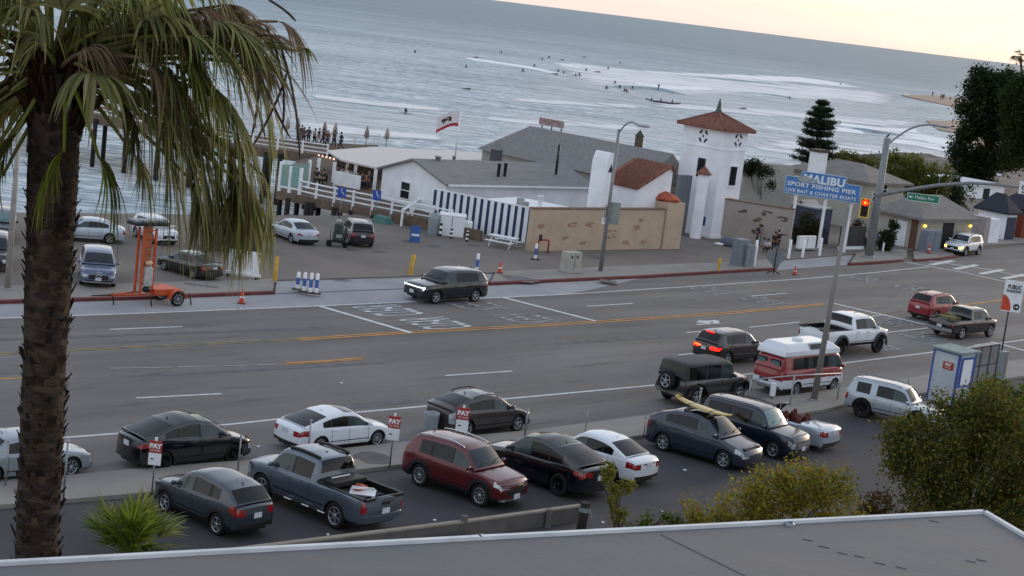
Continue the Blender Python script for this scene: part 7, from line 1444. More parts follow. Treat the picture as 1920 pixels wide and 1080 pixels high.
PALMB = leafm('palm_bright', ['#4a5c1c', '#6c7c26', '#8a9434', '#5c6a22'], .5)
PALMO = leafm('palm_olive', ['#626844', '#808452', '#9a985e', '#a89c70', '#70764c'], .65)
PALMD = leafm('palm_dead', ['#6f5c48', '#8a745e', '#a08b74', '#5f5040'], .85)
g = G(245, 1062, 0); r = thing('fan_palm_shrub', 'spiky green fan palm shrub in the lower left of the parking lot', 'palm shrub', (g.x, g.y, 0))
for i in range(46):
    a = rnd.uniform(0, 2*math.pi); el_ = rnd.uniform(.45, 1.45); q = rnd.uniform(.35, 1.15); d = Vector((math.cos(a)*math.cos(el_), math.sin(a)*math.cos(el_), math.sin(el_))); h_ = Vector((d.x*q*1.35, d.y*q, .25+d.z*q*1.0)); fan(r, h_, d, rnd.uniform(.9, 1.25), 17, 1.0, .05+.2*rnd.random(), PALMB if i % 3 else PALMG, .024, 'fan_leaf', (0, 0, .15), i)
# ------------------------------------------------------------------ the big palm on the left
PY = 17.6
Tb = RAYY(66, 1010, PY); Tt = RAYY(100, 190, PY); dT = (Tt-Tb); t0 = -Tb.z/dT.z; base = Tb+dT*t0; crown = RAYY(108, 120, PY)
pm = thing('fan_palm', 'tall shaggy fan palm in the left foreground with drooping green and dead fronds', 'palm tree', (base.x, base.y, 0))
def pl(p): return Vector(p)-Vector((base.x, base.y, 0))
b = MB(); n = 40; tp = []; tr = []
for i in range(n+1):
    s = i/n; p = pl(base.lerp(crown, s)); tp.append(tuple(p)); tr.append((.225+.05*max(0, (s-.8)/.2)+(.1*(1-s/.3) if s < .3 else 0))*(1+.03*math.sin(i*2.1)))
b.tube(tp, tr, 22); b.build('trunk', mat('palm_bark', '#2c221c', .95, col2='#4a3a30', vs=5, thr=(.45, .62), bump=.8, bs=14, stretch=(1, 1, 2.2)), pm)
b = MB()
for i in range(1500):
    s = .38+.60*rnd.random(); c = pl(base.lerp(crown, s)); a = rnd.uniform(0, 2*math.pi); rr = .20+.05*max(0, (s-.8)/.2); hh_ = rnd.uniform(.05, .2); ww = rnd.uniform(.025, .07); o = rnd.uniform(.02, .09)
    u = Vector((math.cos(a), math.sin(a), 0)); t = Vector((-u.y, u.x, 0)); p = c+u*rr
    sk = rnd.uniform(-.03, .03); b.add([tuple(p-t*ww), tuple(p+t*ww), tuple(p+u*o+t*(ww*.5+sk)+Vector((0, 0, hh_))), tuple(p+u*o-t*(ww*.5-sk)+Vector((0, 0, hh_)))], [(0, 1, 2, 3)])
b.build('leaf_bases', leafm('boots', ['#1f1916', '#33281f', '#4c3c31', '#28201b', '#5e4c3e'], .95, 0), pm, fix=False)
b = MB()
for i in range(90):
    s = rnd.uniform(.955, .997); c = pl(base.lerp(crown, s)); a = rnd.uniform(0, 2*math.pi); u = Vector((math.cos(a), math.sin(a), 0)); p = c+u*.22; b.tube([tuple(p), tuple(p+u*.12+Vector((0, 0, .25))), tuple(p+u*.3+Vector((0, 0, .42)))], [.05, .035, .02], 5)
b.build('petiole_stubs', leafm('stubs', ['#33201a', '#4a3024', '#2a1a16', '#5a4230'], .9), pm)
cp = pl(crown)
def frond(hx_, hy_, dY, dx, dz, R_, n, sp, dr, m, w_=.0125, seed=0, dy=0):
    hub = pl(RAYY(hx_, hy_, PY+dY)); fan(pm, hub, (dx, dy, dz), R_*.92, int(n*1.35), sp, dr, m, w_, 'dead_frond' if m is PALMD else 'frond', cp+Vector((rnd.uniform(-.1, .1), 0, rnd.uniform(-.2, .15))), seed)
FL = [  # hub x, hub y, depth offset, direction x, z, radius, segments, spread, droop, material
 (330, 120, .1, 1, -.2, 1.15, 34, 1.3, .95, PALMG), (430, 90, .3, 1, -.05, .85, 30, 1.1, .55, PALMG), (475, 70, -.2, 1, .12, .62, 22, .6, .35, PALMD), (300, 60, .5, .9, .4, 1.1, 32, 1.3, .7, PALMO),
 (250, 150, -.4, .8, -.5, 1.1, 34, 1.25, .9, PALMO), (390, 160, -.3, .8, -.5, 1.1, 30, 1.2, 1.0, PALMG), (300, 200, -.5, .8, -.5, 1.3, 36, 1.2, 1.0, PALMO), (360, 235, -.2, .6, -.8, 1.35, 38, 1.1, .9, PALMO), (420, 265, .1, .35, -1, 1.25, 38, .9, .8, PALMO),
 (300, 250, .2, .4, -1, 1.2, 34, .9, .7, PALMG), (235, 200, -.5, .3, -.8, .8, 24, .9, .6, PALMG), (180, 60, -.6, .3, .9, .9, 26, 1.1, .6, PALMG), (120, 20, -.4, 0, 1, .9, 26, 1.2, .5, PALMO), (60, 30, -.3, -.4, .8, .9, 26, 1.2, .6, PALMG), (10, 60, .2, -1, .3, .9, 28, 1.2, .8, PALMO),
 (-30, 130, 0, -1, -.2, .9, 28, 1.2, .9, PALMG), (20, 170, -.4, -.8, -.6, .85, 26, 1.1, .8, PALMO), (30, 250, -.5, -.5, -.9, .8, 26, 1.0, .6, PALMG), (-20, 330, -.3, -.4, -1, .8, 26, .9, .5, PALMG), (120, 285, -.75, -.35, -.9, .75, 26, 1.1, .6, PALMB), (185, 295, -.7, .5, -.8, .75, 26, 1.0, .7, PALMB), (215, 180, -.6, .4, -.7, .8, 24, .8, .6, PALMD),
 (520, 40, .6, 1, -.3, .7, 20, .9, 1.0, PALMD), (460, 120, .5, .7, -.7, 1.0, 24, .8, 1.0, PALMG), (360, 30, -.2, .8, .5, .9, 26, 1.2, .8, PALMD), (230, 40, .1, .6, .8, 1.0, 30, 1.3, .6, PALMO), (400, 20, .3, 1, .3, .8, 26, 1.2, .9, PALMO), (270, 110, -.6, .6, -.4, .9, 26, 1.0, .9, PALMD), (350, 330, 0, .4, -1, .95, 26, .8, .5, PALMO), (455, 330, .1, .1, -1, 1.0, 30, .6, .4, PALMO), (250, 290, .2, .5, -.9, .7, 20, .9, .5, PALMG),
 (80, 90, -.7, -.2, .3, .8, 24, 1.2, .9, PALMO), (150, 100, -.7, .3, .2, .8, 24, 1.2, .9, PALMD), (420, 190, 0, .6, -.6, 1.2, 30, .9, 1.0, PALMO), (560, 95, 0, 1, .0, .28, 10, .5, .5, PALMG), (470, 85, .1, 1, .1, .75, 14, .35, .12, PALMG),
]
for i, a in enumerate(FL): frond(*a, seed=i*7+1)
for i in range(24):
    x = rnd.uniform(130, 470); y = rnd.uniform(-10, 100 if x < 260 else 190); k = (x-120)/350
    frond(x, y, rnd.uniform(-.7, .7), .3+.6*k, rnd.uniform(-.7, .4)-(y/250)*.3, rnd.uniform(.7, 1.1), 26, 1.25, rnd.uniform(.45, .85), rnd.choice([PALMG, PALMO, PALMO]) if i % 7 else PALMD, seed=300+i)
for x, y in ((-10, 180), (10, 210), (-30, 240), (15, 260), (-20, 300), (5, 330), (-40, 360), (20, 150)): frond(x, y, rnd.uniform(-.5, .2), -.5, -.9, .85, 30, 1.1, .6, PALMG if x % 2 else PALMO, seed=int(x+y+900))
for i in range(20):
    x = rnd.uniform(-80, 50); y = rnd.uniform(-20, 330); frond(x, y, rnd.uniform(-.6, .7), -.7, rnd.uniform(-.9, .3), rnd.uniform(.7, 1.0), 28, 1.2, rnd.uniform(.6, 1.0), rnd.choice([PALMG, PALMO]), seed=500+i)
for x, y, m_ in ((380, 330, PALMO), (440, 335, PALMG), (450, 300, PALMD), (495, 330, PALMG), (400, 290, PALMO), (360, 310, PALMO)): frond(x, y, rnd.uniform(-.3, .3), .15, -1, .95, 34, .55, .4, m_, seed=x)
for i in range(22):
    x = rnd.uniform(-70, 470); y = rnd.uniform(-70, 70); k = (x-110)/360; frond(x, y, rnd.uniform(-.8, .6), .4+.5*k if x > 110 else -.6, rnd.uniform(-.2, .8), rnd.uniform(.7, 1.0), 22, 1.25, rnd.uniform(.5, .9), PALMD if x > 380 and i % 2 else rnd.choice([PALMG, PALMO]), seed=700+i)
for i in range(16):   # hidden and upper fronds that close the crown
    a = rnd.uniform(0, 2*math.pi); d = Vector((math.cos(a), math.sin(a)*.9, rnd.uniform(-.2, .9))); hub = cp+d*rnd.uniform(.7, 1.1); fan(pm, hub, d, rnd.uniform(.8, 1.1), 26, 1.25, rnd.uniform(.5, 1.0), rnd.choice([PALMG, PALMO, PALMO]), .022, 'frond', cp, 900+i)
b = MB()   # bare hanging flower stalks
for k, (x0, y0, x1, y1, x2, y2) in enumerate(((470, 60, 500, 150, 470, 262), (500, 50, 545, 150, 528, 250), (520, 70, 560, 180, 562, 300), (455, 90, 485, 200, 498, 262), (540, 130, 520, 200, 470, 280), (480, 120, 510, 200, 545, 260), (430, 100, 470, 180, 480, 240), (505, 0, 540, 20, 555, 40), (250, 0, 290, 60, 300, 90), (280, 20, 260, 60, 245, 95), (225, 30, 240, 70, 230, 110))):
    A, B_, C_ = (pl(RAYY(x, y, PY+rnd.uniform(-.2, .3))) for x, y in ((x0, y0), (x1, y1), (x2, y2))); pts = [A.lerp(B_, t).lerp(B_.lerp(C_, t), t) for t in np.linspace(0, 1, 9)]; MB().tube([tuple(p) for p in pts], [.014]*8+[.004], 5).build('flower_stalk', mat('stalk', '#3a3330', .8), pm)
# ------------------------------------------------------------------ trees on the right, pine, hedges
def conifer(px, py, ptop, lab, wpx, tiers=10):
    g = G(px, py, 0); H_ = HH(g, ptop); R_ = wpx/2*(g-CO).length/FPX; r = thing('norfolk_pine', lab, 'pine tree', (g.x, g.y, 0)); MB().tube([(0, 0, 0), (0, 0, H_*.97)], [.3, .05], 8).build('trunk', BARK, r); P = []; b = MB()
    for t in range(tiers):
        z = H_*(.30+.68*t/(tiers-1))+rnd.uniform(-.15, .15); rad = R_*(1.05-.05*t if t < 3 else .92*(1-(t/(tiers))**3.2))*(rnd.uniform(.85, 1.1)); nb = 8 if t < tiers-2 else 5
        if t == tiers-1: rad = R_*.22
        for k in range(nb):
            a = 2*math.pi*k/nb+t*.7+rnd.uniform(-.15, .15); L_ = rad*rnd.uniform(.75, 1.1)
            tip = (L_*math.cos(a), L_*math.sin(a), z+.12*L_); b.tube([(0, 0, z-.1), (tip[0]*.5, tip[1]*.5, z-.12), tip], [.05, .03, .01], 4)
            for q in np.linspace(.12, 1, 26):
                for _ in range(15): s = NR.normal(size=3)*np.array([.2, .2, .13]); P.append((tip[0]*q+s[0], tip[1]*q+s[1], z+.12*L_*q*q-.05+s[2]+.07*q))
    leaf_mesh('needles', P, .32, LC, r, asp=4); b.build('branches', BARK, r)
conifer(1519, 350, 190, 'dark tiered pine standing against the sea behind the cream house', 78)
def tree(px, py, lst, n, size, m, lab, trunk=.35, clump=.6, name='broadleaf_tree', shell=.35, top=None):
    g = G(px, py, 0); B = bl(g, lst); r = thing(name, lab, 'tree', (g.x, g.y, 0)); P = blob_points(B, n, shell, clump); leaf_mesh('crown', P, size, m, r); b = MB(); zc_ = np.mean([q[2] for q in B]); tx = np.mean([q[0] for q in B])*.6
    b.tube([(0, 0, 0), (tx*.5, 0, zc_*.5), (tx, 0, zc_)], [trunk, trunk*.7, trunk*.4], 8)
    for q in B: b.tube([(tx*.6, 0, zc_*.55), (q[0]*.7+tx*.2, q[1]*.7, q[2]*.85), (q[0], q[1], q[2]+q[5]*.3)], [trunk*.4, trunk*.2, .04], 6)
    b.build('trunk', BARK, r); return r
tree(1850, 352, [(1830, 200, 0, 2.2, 2.4, 2.6), (1850, 160, 0, 2.6, 2.5, 1.8), (1822, 245, 0, 1.9, 2, 1.8), (1800, 290, 0, 1.5, 2, 1.8), (1862, 235, 0, 2.6, 2.5, 2.4), (1850, 300, 0, 3.0, 2.5, 1.6), (1888, 165, 0, 2.5, 2.5, 2.0), (1830, 325, 0, 2.4, 2, 1.2), (1890, 220, 0, 2.6, 2.5, 2.6), (1900, 290, 0, 2.6, 2, 2), (1796, 262, 0, 1.0, 1, .8), (1845, 140, 0, 1.4, 1.4, .9)], 34000, .42, LD, 'large dark evergreen tree left of the greener one at the right edge', .5, .50)
tree(1925, 372, [(1905, 190, 0, 1.9, 2, 2.6), (1930, 250, 0, 2.3, 2.5, 3), (1900, 290, 0, 1.6, 2, 2.2), (1940, 170, 0, 2.4, 2.5, 2.6), (1895, 240, 0, 1.2, 2, 1.6)], 17000, .38, leafm('leaves_right', ['#1e2a12', '#2e3c18', '#42501f', '#28361a']), 'greener leafy tree cut by the right edge of the picture', .45, .42)
g = G(1925, 330, 0); r = thing('distant_palm', 'small palm crown at the top right corner above the trees', 'palm tree', (g.x, g.y, 0)); cz_ = toloc(g, 1914, 108)
MB().tube([(0, 0, 0), (cz_.x, 0, cz_.z)], [.3, .18], 8).build('trunk', BARK, r)
for i in range(16): a = rnd.uniform(0, 6.28); e_ = rnd.uniform(-.5, 1.2); d = Vector((math.cos(a)*math.cos(e_), math.sin(a)*math.cos(e_), math.sin(e_))); fan(r, cz_+d*.7, d, 1.2, 14, .9, .5, PALMO, .05, 'frond', cz_, i)
def hedge(px, py, lst, n, size, m, lab, name='hedge', clump=.3): return bush(name, lab, px, py, bl(G(px, py, 0), lst), n, size, m, 'hedge' if name == 'hedge' else 'shrub', clump, 6, .06)
hedge(1700, 395, [(1690, 312, 0, 3.2, 2, 1.3), (1740, 325, 0, 3.0, 2, 1.6), (1720, 345, 0, 3.4, 2, 1.6), (1670, 325, 0, 1.6, 2, 1.2)], 9000, .30, leafm('hedge_olive', ['#464e22', '#5e642a', '#767834', '#525a28']), 'olive green hedge mound above the garage roof')
hedge(1780, 400, [(1775, 365, 0, 2.6, 2, 2.4), (1765, 380, 0, 2.6, 2, 1.2), (1745, 355, 0, 1.4, 1, 1.2)], 6500, .30, leafm('hedge_dark', ['#243424', '#34462c', '#425434']), 'dark green clipped hedge right of the garage roof')
hedge(1625, 345, [(1560, 298, 0, 2.4, 2, .8), (1600, 302, 0, 2.8, 2, .8), (1640, 306, 0, 2.2, 2, .9), (1580, 300, 0, 2.0, 2, .7)], 4500, .30, leafm('hedge_olive2', ['#525630', '#6a6a38', '#7e7a40']), 'row of olive shrubs behind the cream house roof')
hedge(1862, 440, [(1855, 412, 0, 1.1, .9, .7), (1868, 418, 0, .8, .8, .7)], 2600, .2, LD, 'dark shrub overhanging the white boundary wall', 'overhanging_shrub', .15)
hedge(1515, 462, [(1512, 425, 0, 1.3, .8, 1.1), (1502, 445, 0, 1.0, .8, .9), (1528, 430, 0, .7, .7, 1)], 3200, .2, leafm('shrub_olive', ['#262b17', '#3a3d20', '#474525']), 'dark green shrub between the left and middle sign posts', 'garden_shrub', .2)
hedge(1600, 466, [(1603, 435, .5, .8, .5, 1.0), (1615, 448, .5, .5, .5, .7)], 1500, .2, leafm('shrub_brown', ['#3a3226', '#54452e', '#40402a']), 'brown green shrub behind the low dark fence', 'garden_shrub', .18)
hedge(1668, 474, [(1668, 440, 0, .7, .6, 1.1), (1660, 455, 0, .7, .6, .8), (1675, 430, 0, .5, .5, .7)], 2600, .2, leafm('shrub_green', ['#1f2a1a', '#33402a', '#43502e']), 'leafy shrub standing right of the traffic signal mast', 'garden_shrub', .16)
hedge(1425, 408, [(1400, 318, -1.8, 1.2, .4, .7), (1432, 325, -2.6, .9, .4, .8), (1440, 345, -2.8, .4, .4, .6), (1418, 310, -2.2, 1.0, .4, .4)], 2600, .2, LD, 'creeper climbing over the pale garden wall', 'creeper', .22)
# ------------------------------------------------------------------ people
SKIN = mat('skin', '#9b6f55', .6, var=.05)
def skin_mesh(name, verts, edges, radii, m):
    me = bpy.data.meshes.new(name); me.from_pydata(verts, edges, []); o = bpy.data.objects.new(name, me); COL.objects.link(o); o.modifiers.new('k', 'SKIN'); o.modifiers.new('s', 'SUBSURF').levels = 1
    for v, r_ in zip(me.skin_vertices[0].data, radii): v.radius = (r_, r_) if not isinstance(r_, tuple) else r_
    me.skin_vertices[0].data[0].use_root = True; dg = bpy.context.evaluated_depsgraph_get(); out = bpy.data.meshes.new_from_object(o.evaluated_get(dg)); bpy.data.objects.remove(o); out.materials.clear(); out.materials.append(m)
    for p in out.polygons: p.use_smooth = True
    return out
def person_meshes(pose):
    """standing / seated / crouched skeletons, 1.72 m tall"""
    if pose == 'stand':
        J = dict(pel=(0, 0, .95), hl=(.09, 0, .90), kl=(.10, -.02, .48), al=(.10, .02, .08), tl=(.11, -.14, .04), hr=(-.09, 0, .90), kr=(-.11, -.03, .48), ar=(-.12, .03, .08), tr=(-.13, -.13, .04), wa=(0, 0, 1.10), ch=(0, .0, 1.32), nk=(0, 0, 1.47), hd=(0, -.02, 1.60), sl=(.17, 0, 1.40), el=(.22, .02, 1.13), wl=(.22, -.08, .90), fl=(.22, -.10, .78), sr=(-.17, 0, 1.40), er=(-.23, .0, 1.14), wr=(-.18, -.16, .98), fr=(-.15, -.22, .90))
    elif pose == 'walk':
        J = dict(pel=(0, 0, .93), hl=(.09, 0, .89), kl=(.10, -.20, .50), al=(.10, -.25, .09), tl=(.11, -.40, .07), hr=(-.09, 0, .89), kr=(-.10, .06, .48), ar=(-.11, .34, .14), tr=(-.12, .24, .04), wa=(0, -.01, 1.08), ch=(0, -.03, 1.31), nk=(0, -.03, 1.46), hd=(0, -.06, 1.59), sl=(.17, 0, 1.39), el=(.22, .14, 1.15), wl=(.21, .10, .92), fl=(.21, .06, .82), sr=(-.17, -.03, 1.39), er=(-.22, -.12, 1.14), wr=(-.19, -.28, .98), fr=(-.18, -.34, .92))
    else:
        J = dict(pel=(0, .05, .50), hl=(.10, .03, .49), kl=(.14, -.38, .50), al=(.14, -.36, .09), tl=(.15, -.50, .05), hr=(-.10, .03, .49), kr=(-.13, -.38, .50), ar=(-.15, -.40, .09), tr=(-.16, -.54, .05), wa=(0, .05, .66), ch=(0, .02, .90), nk=(0, -.01, 1.05), hd=(0, -.04, 1.18), sl=(.17, .02, .98), el=(.24, -.10, .74), wl=(.12, -.33, .68), fl=(.08, -.41, .68), sr=(-.17, .02, .98), er=(-.24, -.08, .74), wr=(-.13, -.32, .64), fr=(-.09, -.40, .62))
    K = list(J); ix = {k: i for i, k in enumerate(K)}; E = [('pel', 'hl'), ('hl', 'kl'), ('kl', 'al'), ('al', 'tl'), ('pel', 'hr'), ('hr', 'kr'), ('kr', 'ar'), ('ar', 'tr'), ('pel', 'wa'), ('wa', 'ch'), ('ch', 'nk'), ('nk', 'hd'), ('ch', 'sl'), ('sl', 'el'), ('el', 'wl'), ('wl', 'fl'), ('ch', 'sr'), ('sr', 'er'), ('er', 'wr'), ('wr', 'fr')]
    R_ = dict(pel=(.15, .11), hl=.095, kl=.06, al=.042, tl=.035, hr=.095, kr=.06, ar=.042, tr=.035, wa=(.13, .095), ch=(.16, .11), nk=.055, hd=(.085, .10), sl=.065, el=.043, wl=.03, fl=(.04, .02), sr=.065, er=.043, wr=.03, fr=(.04, .02))
    body = skin_mesh('body', [J[k] for k in K], [(ix[a], ix[b_]) for a, b_ in E], [R_[k] for k in K], SKIN)
    def sub(keys, edges, grow, m, name):
        kk = {k: i for i, k in enumerate(keys)}; rr = [tuple(x+grow for x in R_[k]) if isinstance(R_[k], tuple) else R_[k]+grow for k in keys]; return skin_mesh(name, [J[k] for k in keys], [(kk[a], kk[b_]) for a, b_ in edges], rr, m)
    top = lambda m: sub(['ch', 'wa', 'pel', 'sl', 'el', 'sr', 'er'], [('ch', 'wa'), ('wa', 'pel'), ('ch', 'sl'), ('sl', 'el'), ('ch', 'sr'), ('sr', 'er')], .018, m, 'shirt')
    leg = lambda m: sub(['pel', 'hl', 'kl', 'al', 'hr', 'kr', 'ar'], [('pel', 'hl'), ('hl', 'kl'), ('kl', 'al'), ('pel', 'hr'), ('hr', 'kr'), ('kr', 'ar')], .015, m, 'trousers')
    hb = MB(); h = J['hd']; hb.ball((h[0], h[1]+.025, h[2]+.06), (.098, .105, .10), 8)
    fb = MB(); fb.ball((h[0], h[1]-.105, h[2]+.0), (.015, .022, .02), 4)
    return body, top, leg, hb, fb
PO = {}
def cloth(c): return mat('cloth'+c, c, .85, var=.1, vs=6)
HAIRS = {'#1c1512': None, '#3b2a1e': None, '#8a8078': None}
def person(px, py, z, pose, face, shirt, trous, hair, lab, group=None, sc=1.0, hat=None):
    if pose not in PO: PO[pose] = (person_meshes(pose), {})
    (body, top, leg, hb, fb), ca = PO[pose]; g = G(px, py, z); r = thing('person', lab, 'person', (g.x, g.y, z), face, group, sc)
    link('body', body, r)
    for k, fn, c in (('t', top, shirt), ('l', leg, trous)):
        if (k, c) not in ca: ca[(k, c)] = fn(cloth(c))
        link('shirt' if k == 't' else 'trousers', ca[(k, c)], r)
    if ('h', hair) not in ca: ca[('h', hair)] = hb.mesh('hair', cloth(hair)); 
    link('hair' if not hat else 'hat', ca[('h', hair)], r); return r
gp = 'people strolling on the pier'; gt = 'diners on the covered patio'; gc = 'people by the forecourt wall'
person(558, 268, DZ, 'stand', 2.9, '#33343a', '#2c2d33', '#1c1512', 'person in a dark grey coat, leftmost at the pier rail', gp); person(564, 268, DZ, 'stand', 3.3, '#3b3a3e', '#2a2a30', '#1c1512', 'person in charcoal beside the leftmost one at the pier rail', gp)
person(577, 271, DZ, 'stand', 3.0, '#454048', '#27272c', '#3b2a1e', 'person in a plum grey jacket at the pier rail', gp); person(596, 273, DZ, 'walk', 1.2, '#1d1d22', '#c6c2bf', '#1c1512', 'walker in a black top and white trousers on the pier', gp); person(605, 274, DZ, 'walk', -1.4, '#26262c', '#2a2c36', '#3b2a1e', 'walker in all dark clothes on the pier', gp); person(625, 277, DZ, 'walk', .5, '#5a4a4e', '#3b3a40', '#1c1512', 'walker in a brown mauve top on the pier', gp)
for i, (x, y) in enumerate(((568, 272), (588, 274), (612, 278), (638, 281))): person(x, y, DZ, ('stand', 'walk', 'stand', 'walk')[i], i*1.7, ('#4a4d55', '#8b8f98', '#6b3f3c', '#2c3a52')[i], '#2c2d33', '#1c1512', ('person in mid grey between the rail leaners and the walkers', 'person in pale grey among the pier strollers', 'person in a dull red top on the pier', 'person in navy blue nearest the patio canopy on the pier')[i], gp)
for i, (x, y, c, t, h, f_) in enumerate(((592, 345, '#2d3a35', '#2a2a2e', '#1c1512', .3), (605, 348, '#2a3330', '#303036', '#3b2a1e', -.4), (640, 342, '#b9bcc2', '#2d2f38', '#1c1512', .9), (650, 344, '#c9ccd2', '#3a3a42', '#3b2a1e', 2.2), (657, 346, '#7c8494', '#2d2f38', '#1c1512', -1.0), (668, 350, '#3d3436', '#26262c', '#1c1512', .2), (677, 352, '#2f2a30', '#2c2c34', '#3b2a1e', 2.8), (684, 354, '#8c5a44', '#33333a', '#1c1512', 1.4), (690, 352, '#37333a', '#28282e', '#8a8078', -.7), (631, 339, '#4d5058', '#2a2a30', '#1c1512', 1.9))):
    person(x, y, DZ, 'sit', f_, c, t, h, ['seated diner in dark green at the left end of the patio', 'seated diner in grey green beside the dark green one', 'seated diner in a pale shirt near the canopy post', 'seated diner in white in the middle of the patio', 'seated diner in blue grey right of the white one', 'seated diner in dark brown at the patio centre', 'seated diner in near black near the right end', 'seated diner in rust orange near the right end', 'seated grey haired diner at the right end', 'seated diner in slate grey beside the canopy post'][i], gt)
    g = G(x, y, DZ); c_ = thing('patio_chair', 'dark patio chair under the %s' % ['dark green diner', 'grey green diner', 'pale shirted diner', 'white clad diner', 'blue grey diner', 'dark brown diner', 'near black diner', 'rust orange diner', 'grey haired diner', 'slate grey diner'][i], 'chair', (g.x, g.y, DZ), f_, 'patio chairs')
    MB().box(-.22, .22, -.2, .24, .36, .40).build('seat', BLACK, c_); MB().box(-.22, .22, .24, .28, .40, .85).build('backrest', BLACK, c_)
    for sx__ in (-.2, .2):
        for sy in (-.18, .22): MB().box(sx__-.02, sx__+.02, sy-.02, sy+.02, 0, .36).build('leg', BLACK, c_)
for i, (x, y) in enumerate(((598, 350), (646, 347), (674, 355))):
    g = G(x, y, DZ); c_ = thing('patio_table', '%s small round patio table among the diners' % ('left', 'middle', 'right')[i], 'table', (g.x, g.y-.3, DZ), 0, 'patio tables'); MB().lathe([(.45, .72), (.45, .75), (.001, .75)], n=16).build('table_top', mat('table_brown', '#5a4a3c', .6), c_); MB().tube([(0, 0, 0), (0, 0, .72)], .04, 6).build('pedestal', BLACK, c_)
person(1377, 449, .1, 'stand', .6, '#1c1b1f', '#a39a97', '#1c1512', 'person in black and pale trousers leaning by the forecourt wall', gc); person(1420, 461, .1, 'stand', -.4, '#2b2a38', '#2d2f40', '#3b2a1e', 'person in dark blue standing near the white post', gc); person(1423, 462, .1, 'walk', 1.1, '#7c7478', '#9a9490', '#1c1512', 'person in pale grey behind the one in dark blue', gc)
person(1449, 476, .1, 'stand', .2, '#26221f', '#2b2826', '#1c1512', 'person in dark clothes behind the grey diamond sign', gc); person(1455, 474, .1, 'stand', 2.4, '#332c2a', '#24242a', '#1c1512', 'taller person in brown black behind the diamond sign', gc, 1.04); person(1437, 476, .1, 'sit', -.6, '#c3c6cb', '#22242a', '#1c1512', 'person in white crouching left of the diamond sign', gc, .9)
person(1638, 470, .1, 'stand', .4, '#27407c', '#23304c', '#1c1512', 'person in bright blue right beside the signal mast', gc); person(362, 463, .1, 'stand', .2, '#2c3f78', '#2a3c70', '#7a6048' if 0 else '#3b2a1e', 'person in blue standing behind the black saloon in the pier lot', gc, 1.05)
# bundle on the ground by the wall
g = G(1366, 462, .1); r = thing('blanket_bundle', 'blue grey bundle of bags at the foot of the forecourt wall', 'bags', (g.x, g.y, .1)); MB().ball((0, 0, .3), (.7, .4, .38), 8).build('blanket', mat('blanket', '#596070', .9, var=.2, vs=4), r); MB().ball((-.75, -.2, .12), (.4, .2, .12), 6).build('white_bag', WHITE, r)
# surfers
SU = mat('wetsuit', '#17191d', .6); SB = mat('surfboard_pale', '#a9aaa6', .5)
Js = [(0, 0, -.1), (0, 0, .25), (0, -.03, .48), (0, -.03, .62), (0, -.05, .74), (.17, 0, .52), (.25, -.12, .28), (.22, -.3, .15), (-.17, 0, .52), (-.25, -.1, .28), (-.2, -.28, .14), (.2, -.15, -.12), (.22, -.2, -.5), (-.2, -.15, -.12), (-.22, -.2, -.5)]
Es = [(0, 1), (1, 2), (2, 3), (3, 4), (2, 5), (5, 6), (6, 7), (2, 8), (8, 9), (9, 10), (0, 11), (11, 12), (0, 13), (13, 14)]
sit_me = skin_mesh('body', Js, Es, [.15, .14, .17, .06, .10, .07, .05, .04, .07, .05, .04, .10, .07, .10, .07], SU)
Jl = [(0, 0, .16), (0, -.45, .24), (0, -.62, .32), (0, -.75, .36), (.18, -.42, .22), (.38, -.6, .1), (-.18, -.42, .22), (-.36, -.75, .08), (.1, .5, .12), (.12, .95, .10), (-.1, .5, .12), (-.12, .95, .10)]
lie_me = skin_mesh('body', Jl, [(0, 1), (1, 2), (2, 3), (1, 4), (4, 5), (1, 6), (6, 7), (0, 8), (8, 9), (0, 10), (10, 11)], [.14, .15, .06, .10, .07, .04, .07, .04, .09, .05, .09, .05], SU)
Jw = [(0, 0, .75), (.1, -.15, .45), (.1, -.25, .08), (-.1, .2, .42), (-.12, .3, .08), (0, -.05, 1.0), (0, -.12, 1.25), (0, -.14, 1.4), (0, -.17, 1.53), (.2, -.1, 1.2), (.45, -.2, 1.15), (-.2, -.1, 1.2), (-.5, .05, 1.25)]
std_me = skin_mesh('body', Jw, [(0, 1), (1, 2), (0, 3), (3, 4), (0, 5), (5, 6), (6, 7), (7, 8), (6, 9), (9, 10), (6, 11), (11, 12)], [.15, .08, .05, .08, .05, .14, .17, .06, .11, .06, .04, .06, .04], SU)
bb_ = MB(); n = 12
for i in range(n+1):
    t = i/n; ww = .27*(math.sin(math.pi*min(1, max(0, .04+.92*t)))**.5); 
    for k in range(6): an = 2*math.pi*k/6; bb_.v.append((ww*math.cos(an), -1.4+2.8*t, .04+.04*math.sin(an)+.10*(2*abs(t-.5))**3))
for i in range(n):
    for k in range(6): bb_.f.append([i*6+k, i*6+(k+1) % 6, (i+1)*6+(k+1) % 6, (i+1)*6+k]); bb_.m.append(0); bb_.sm.append(True)
brd_me = bb_.mesh('surfboard', SB)
SF = [(778, 99, 's'), (892, 109, 'l'), (940, 99, 's'), (1017, 112, 's'), (1029, 109, 's'), (1054, 113, 'l'), (1002, 125, 's'), (980, 134, 's'), (874, 127, 's'), (1095, 108, 'l'), (1162, 119, 's'), (1047, 135, 's'), (1057, 138, 's'), (1041, 140, 'l'), (1079, 143, 's'), (1086, 142, 's'), (1099, 133, 's'), (1120, 136, 'l'), (1140, 130, 's'), (1153, 157, 's'), (1162, 165, 's'), (1137, 167, 's'), (1186, 167, 's'), (1170, 172, 's'), (1174, 173, 's'), (1234, 171, 'w'), (1393, 205, 'l'), (875, 169, 'l'), (1660, 280, 'w'), (1576, 159, 's'), (1480, 185, 's'), (760, 213, 's')]
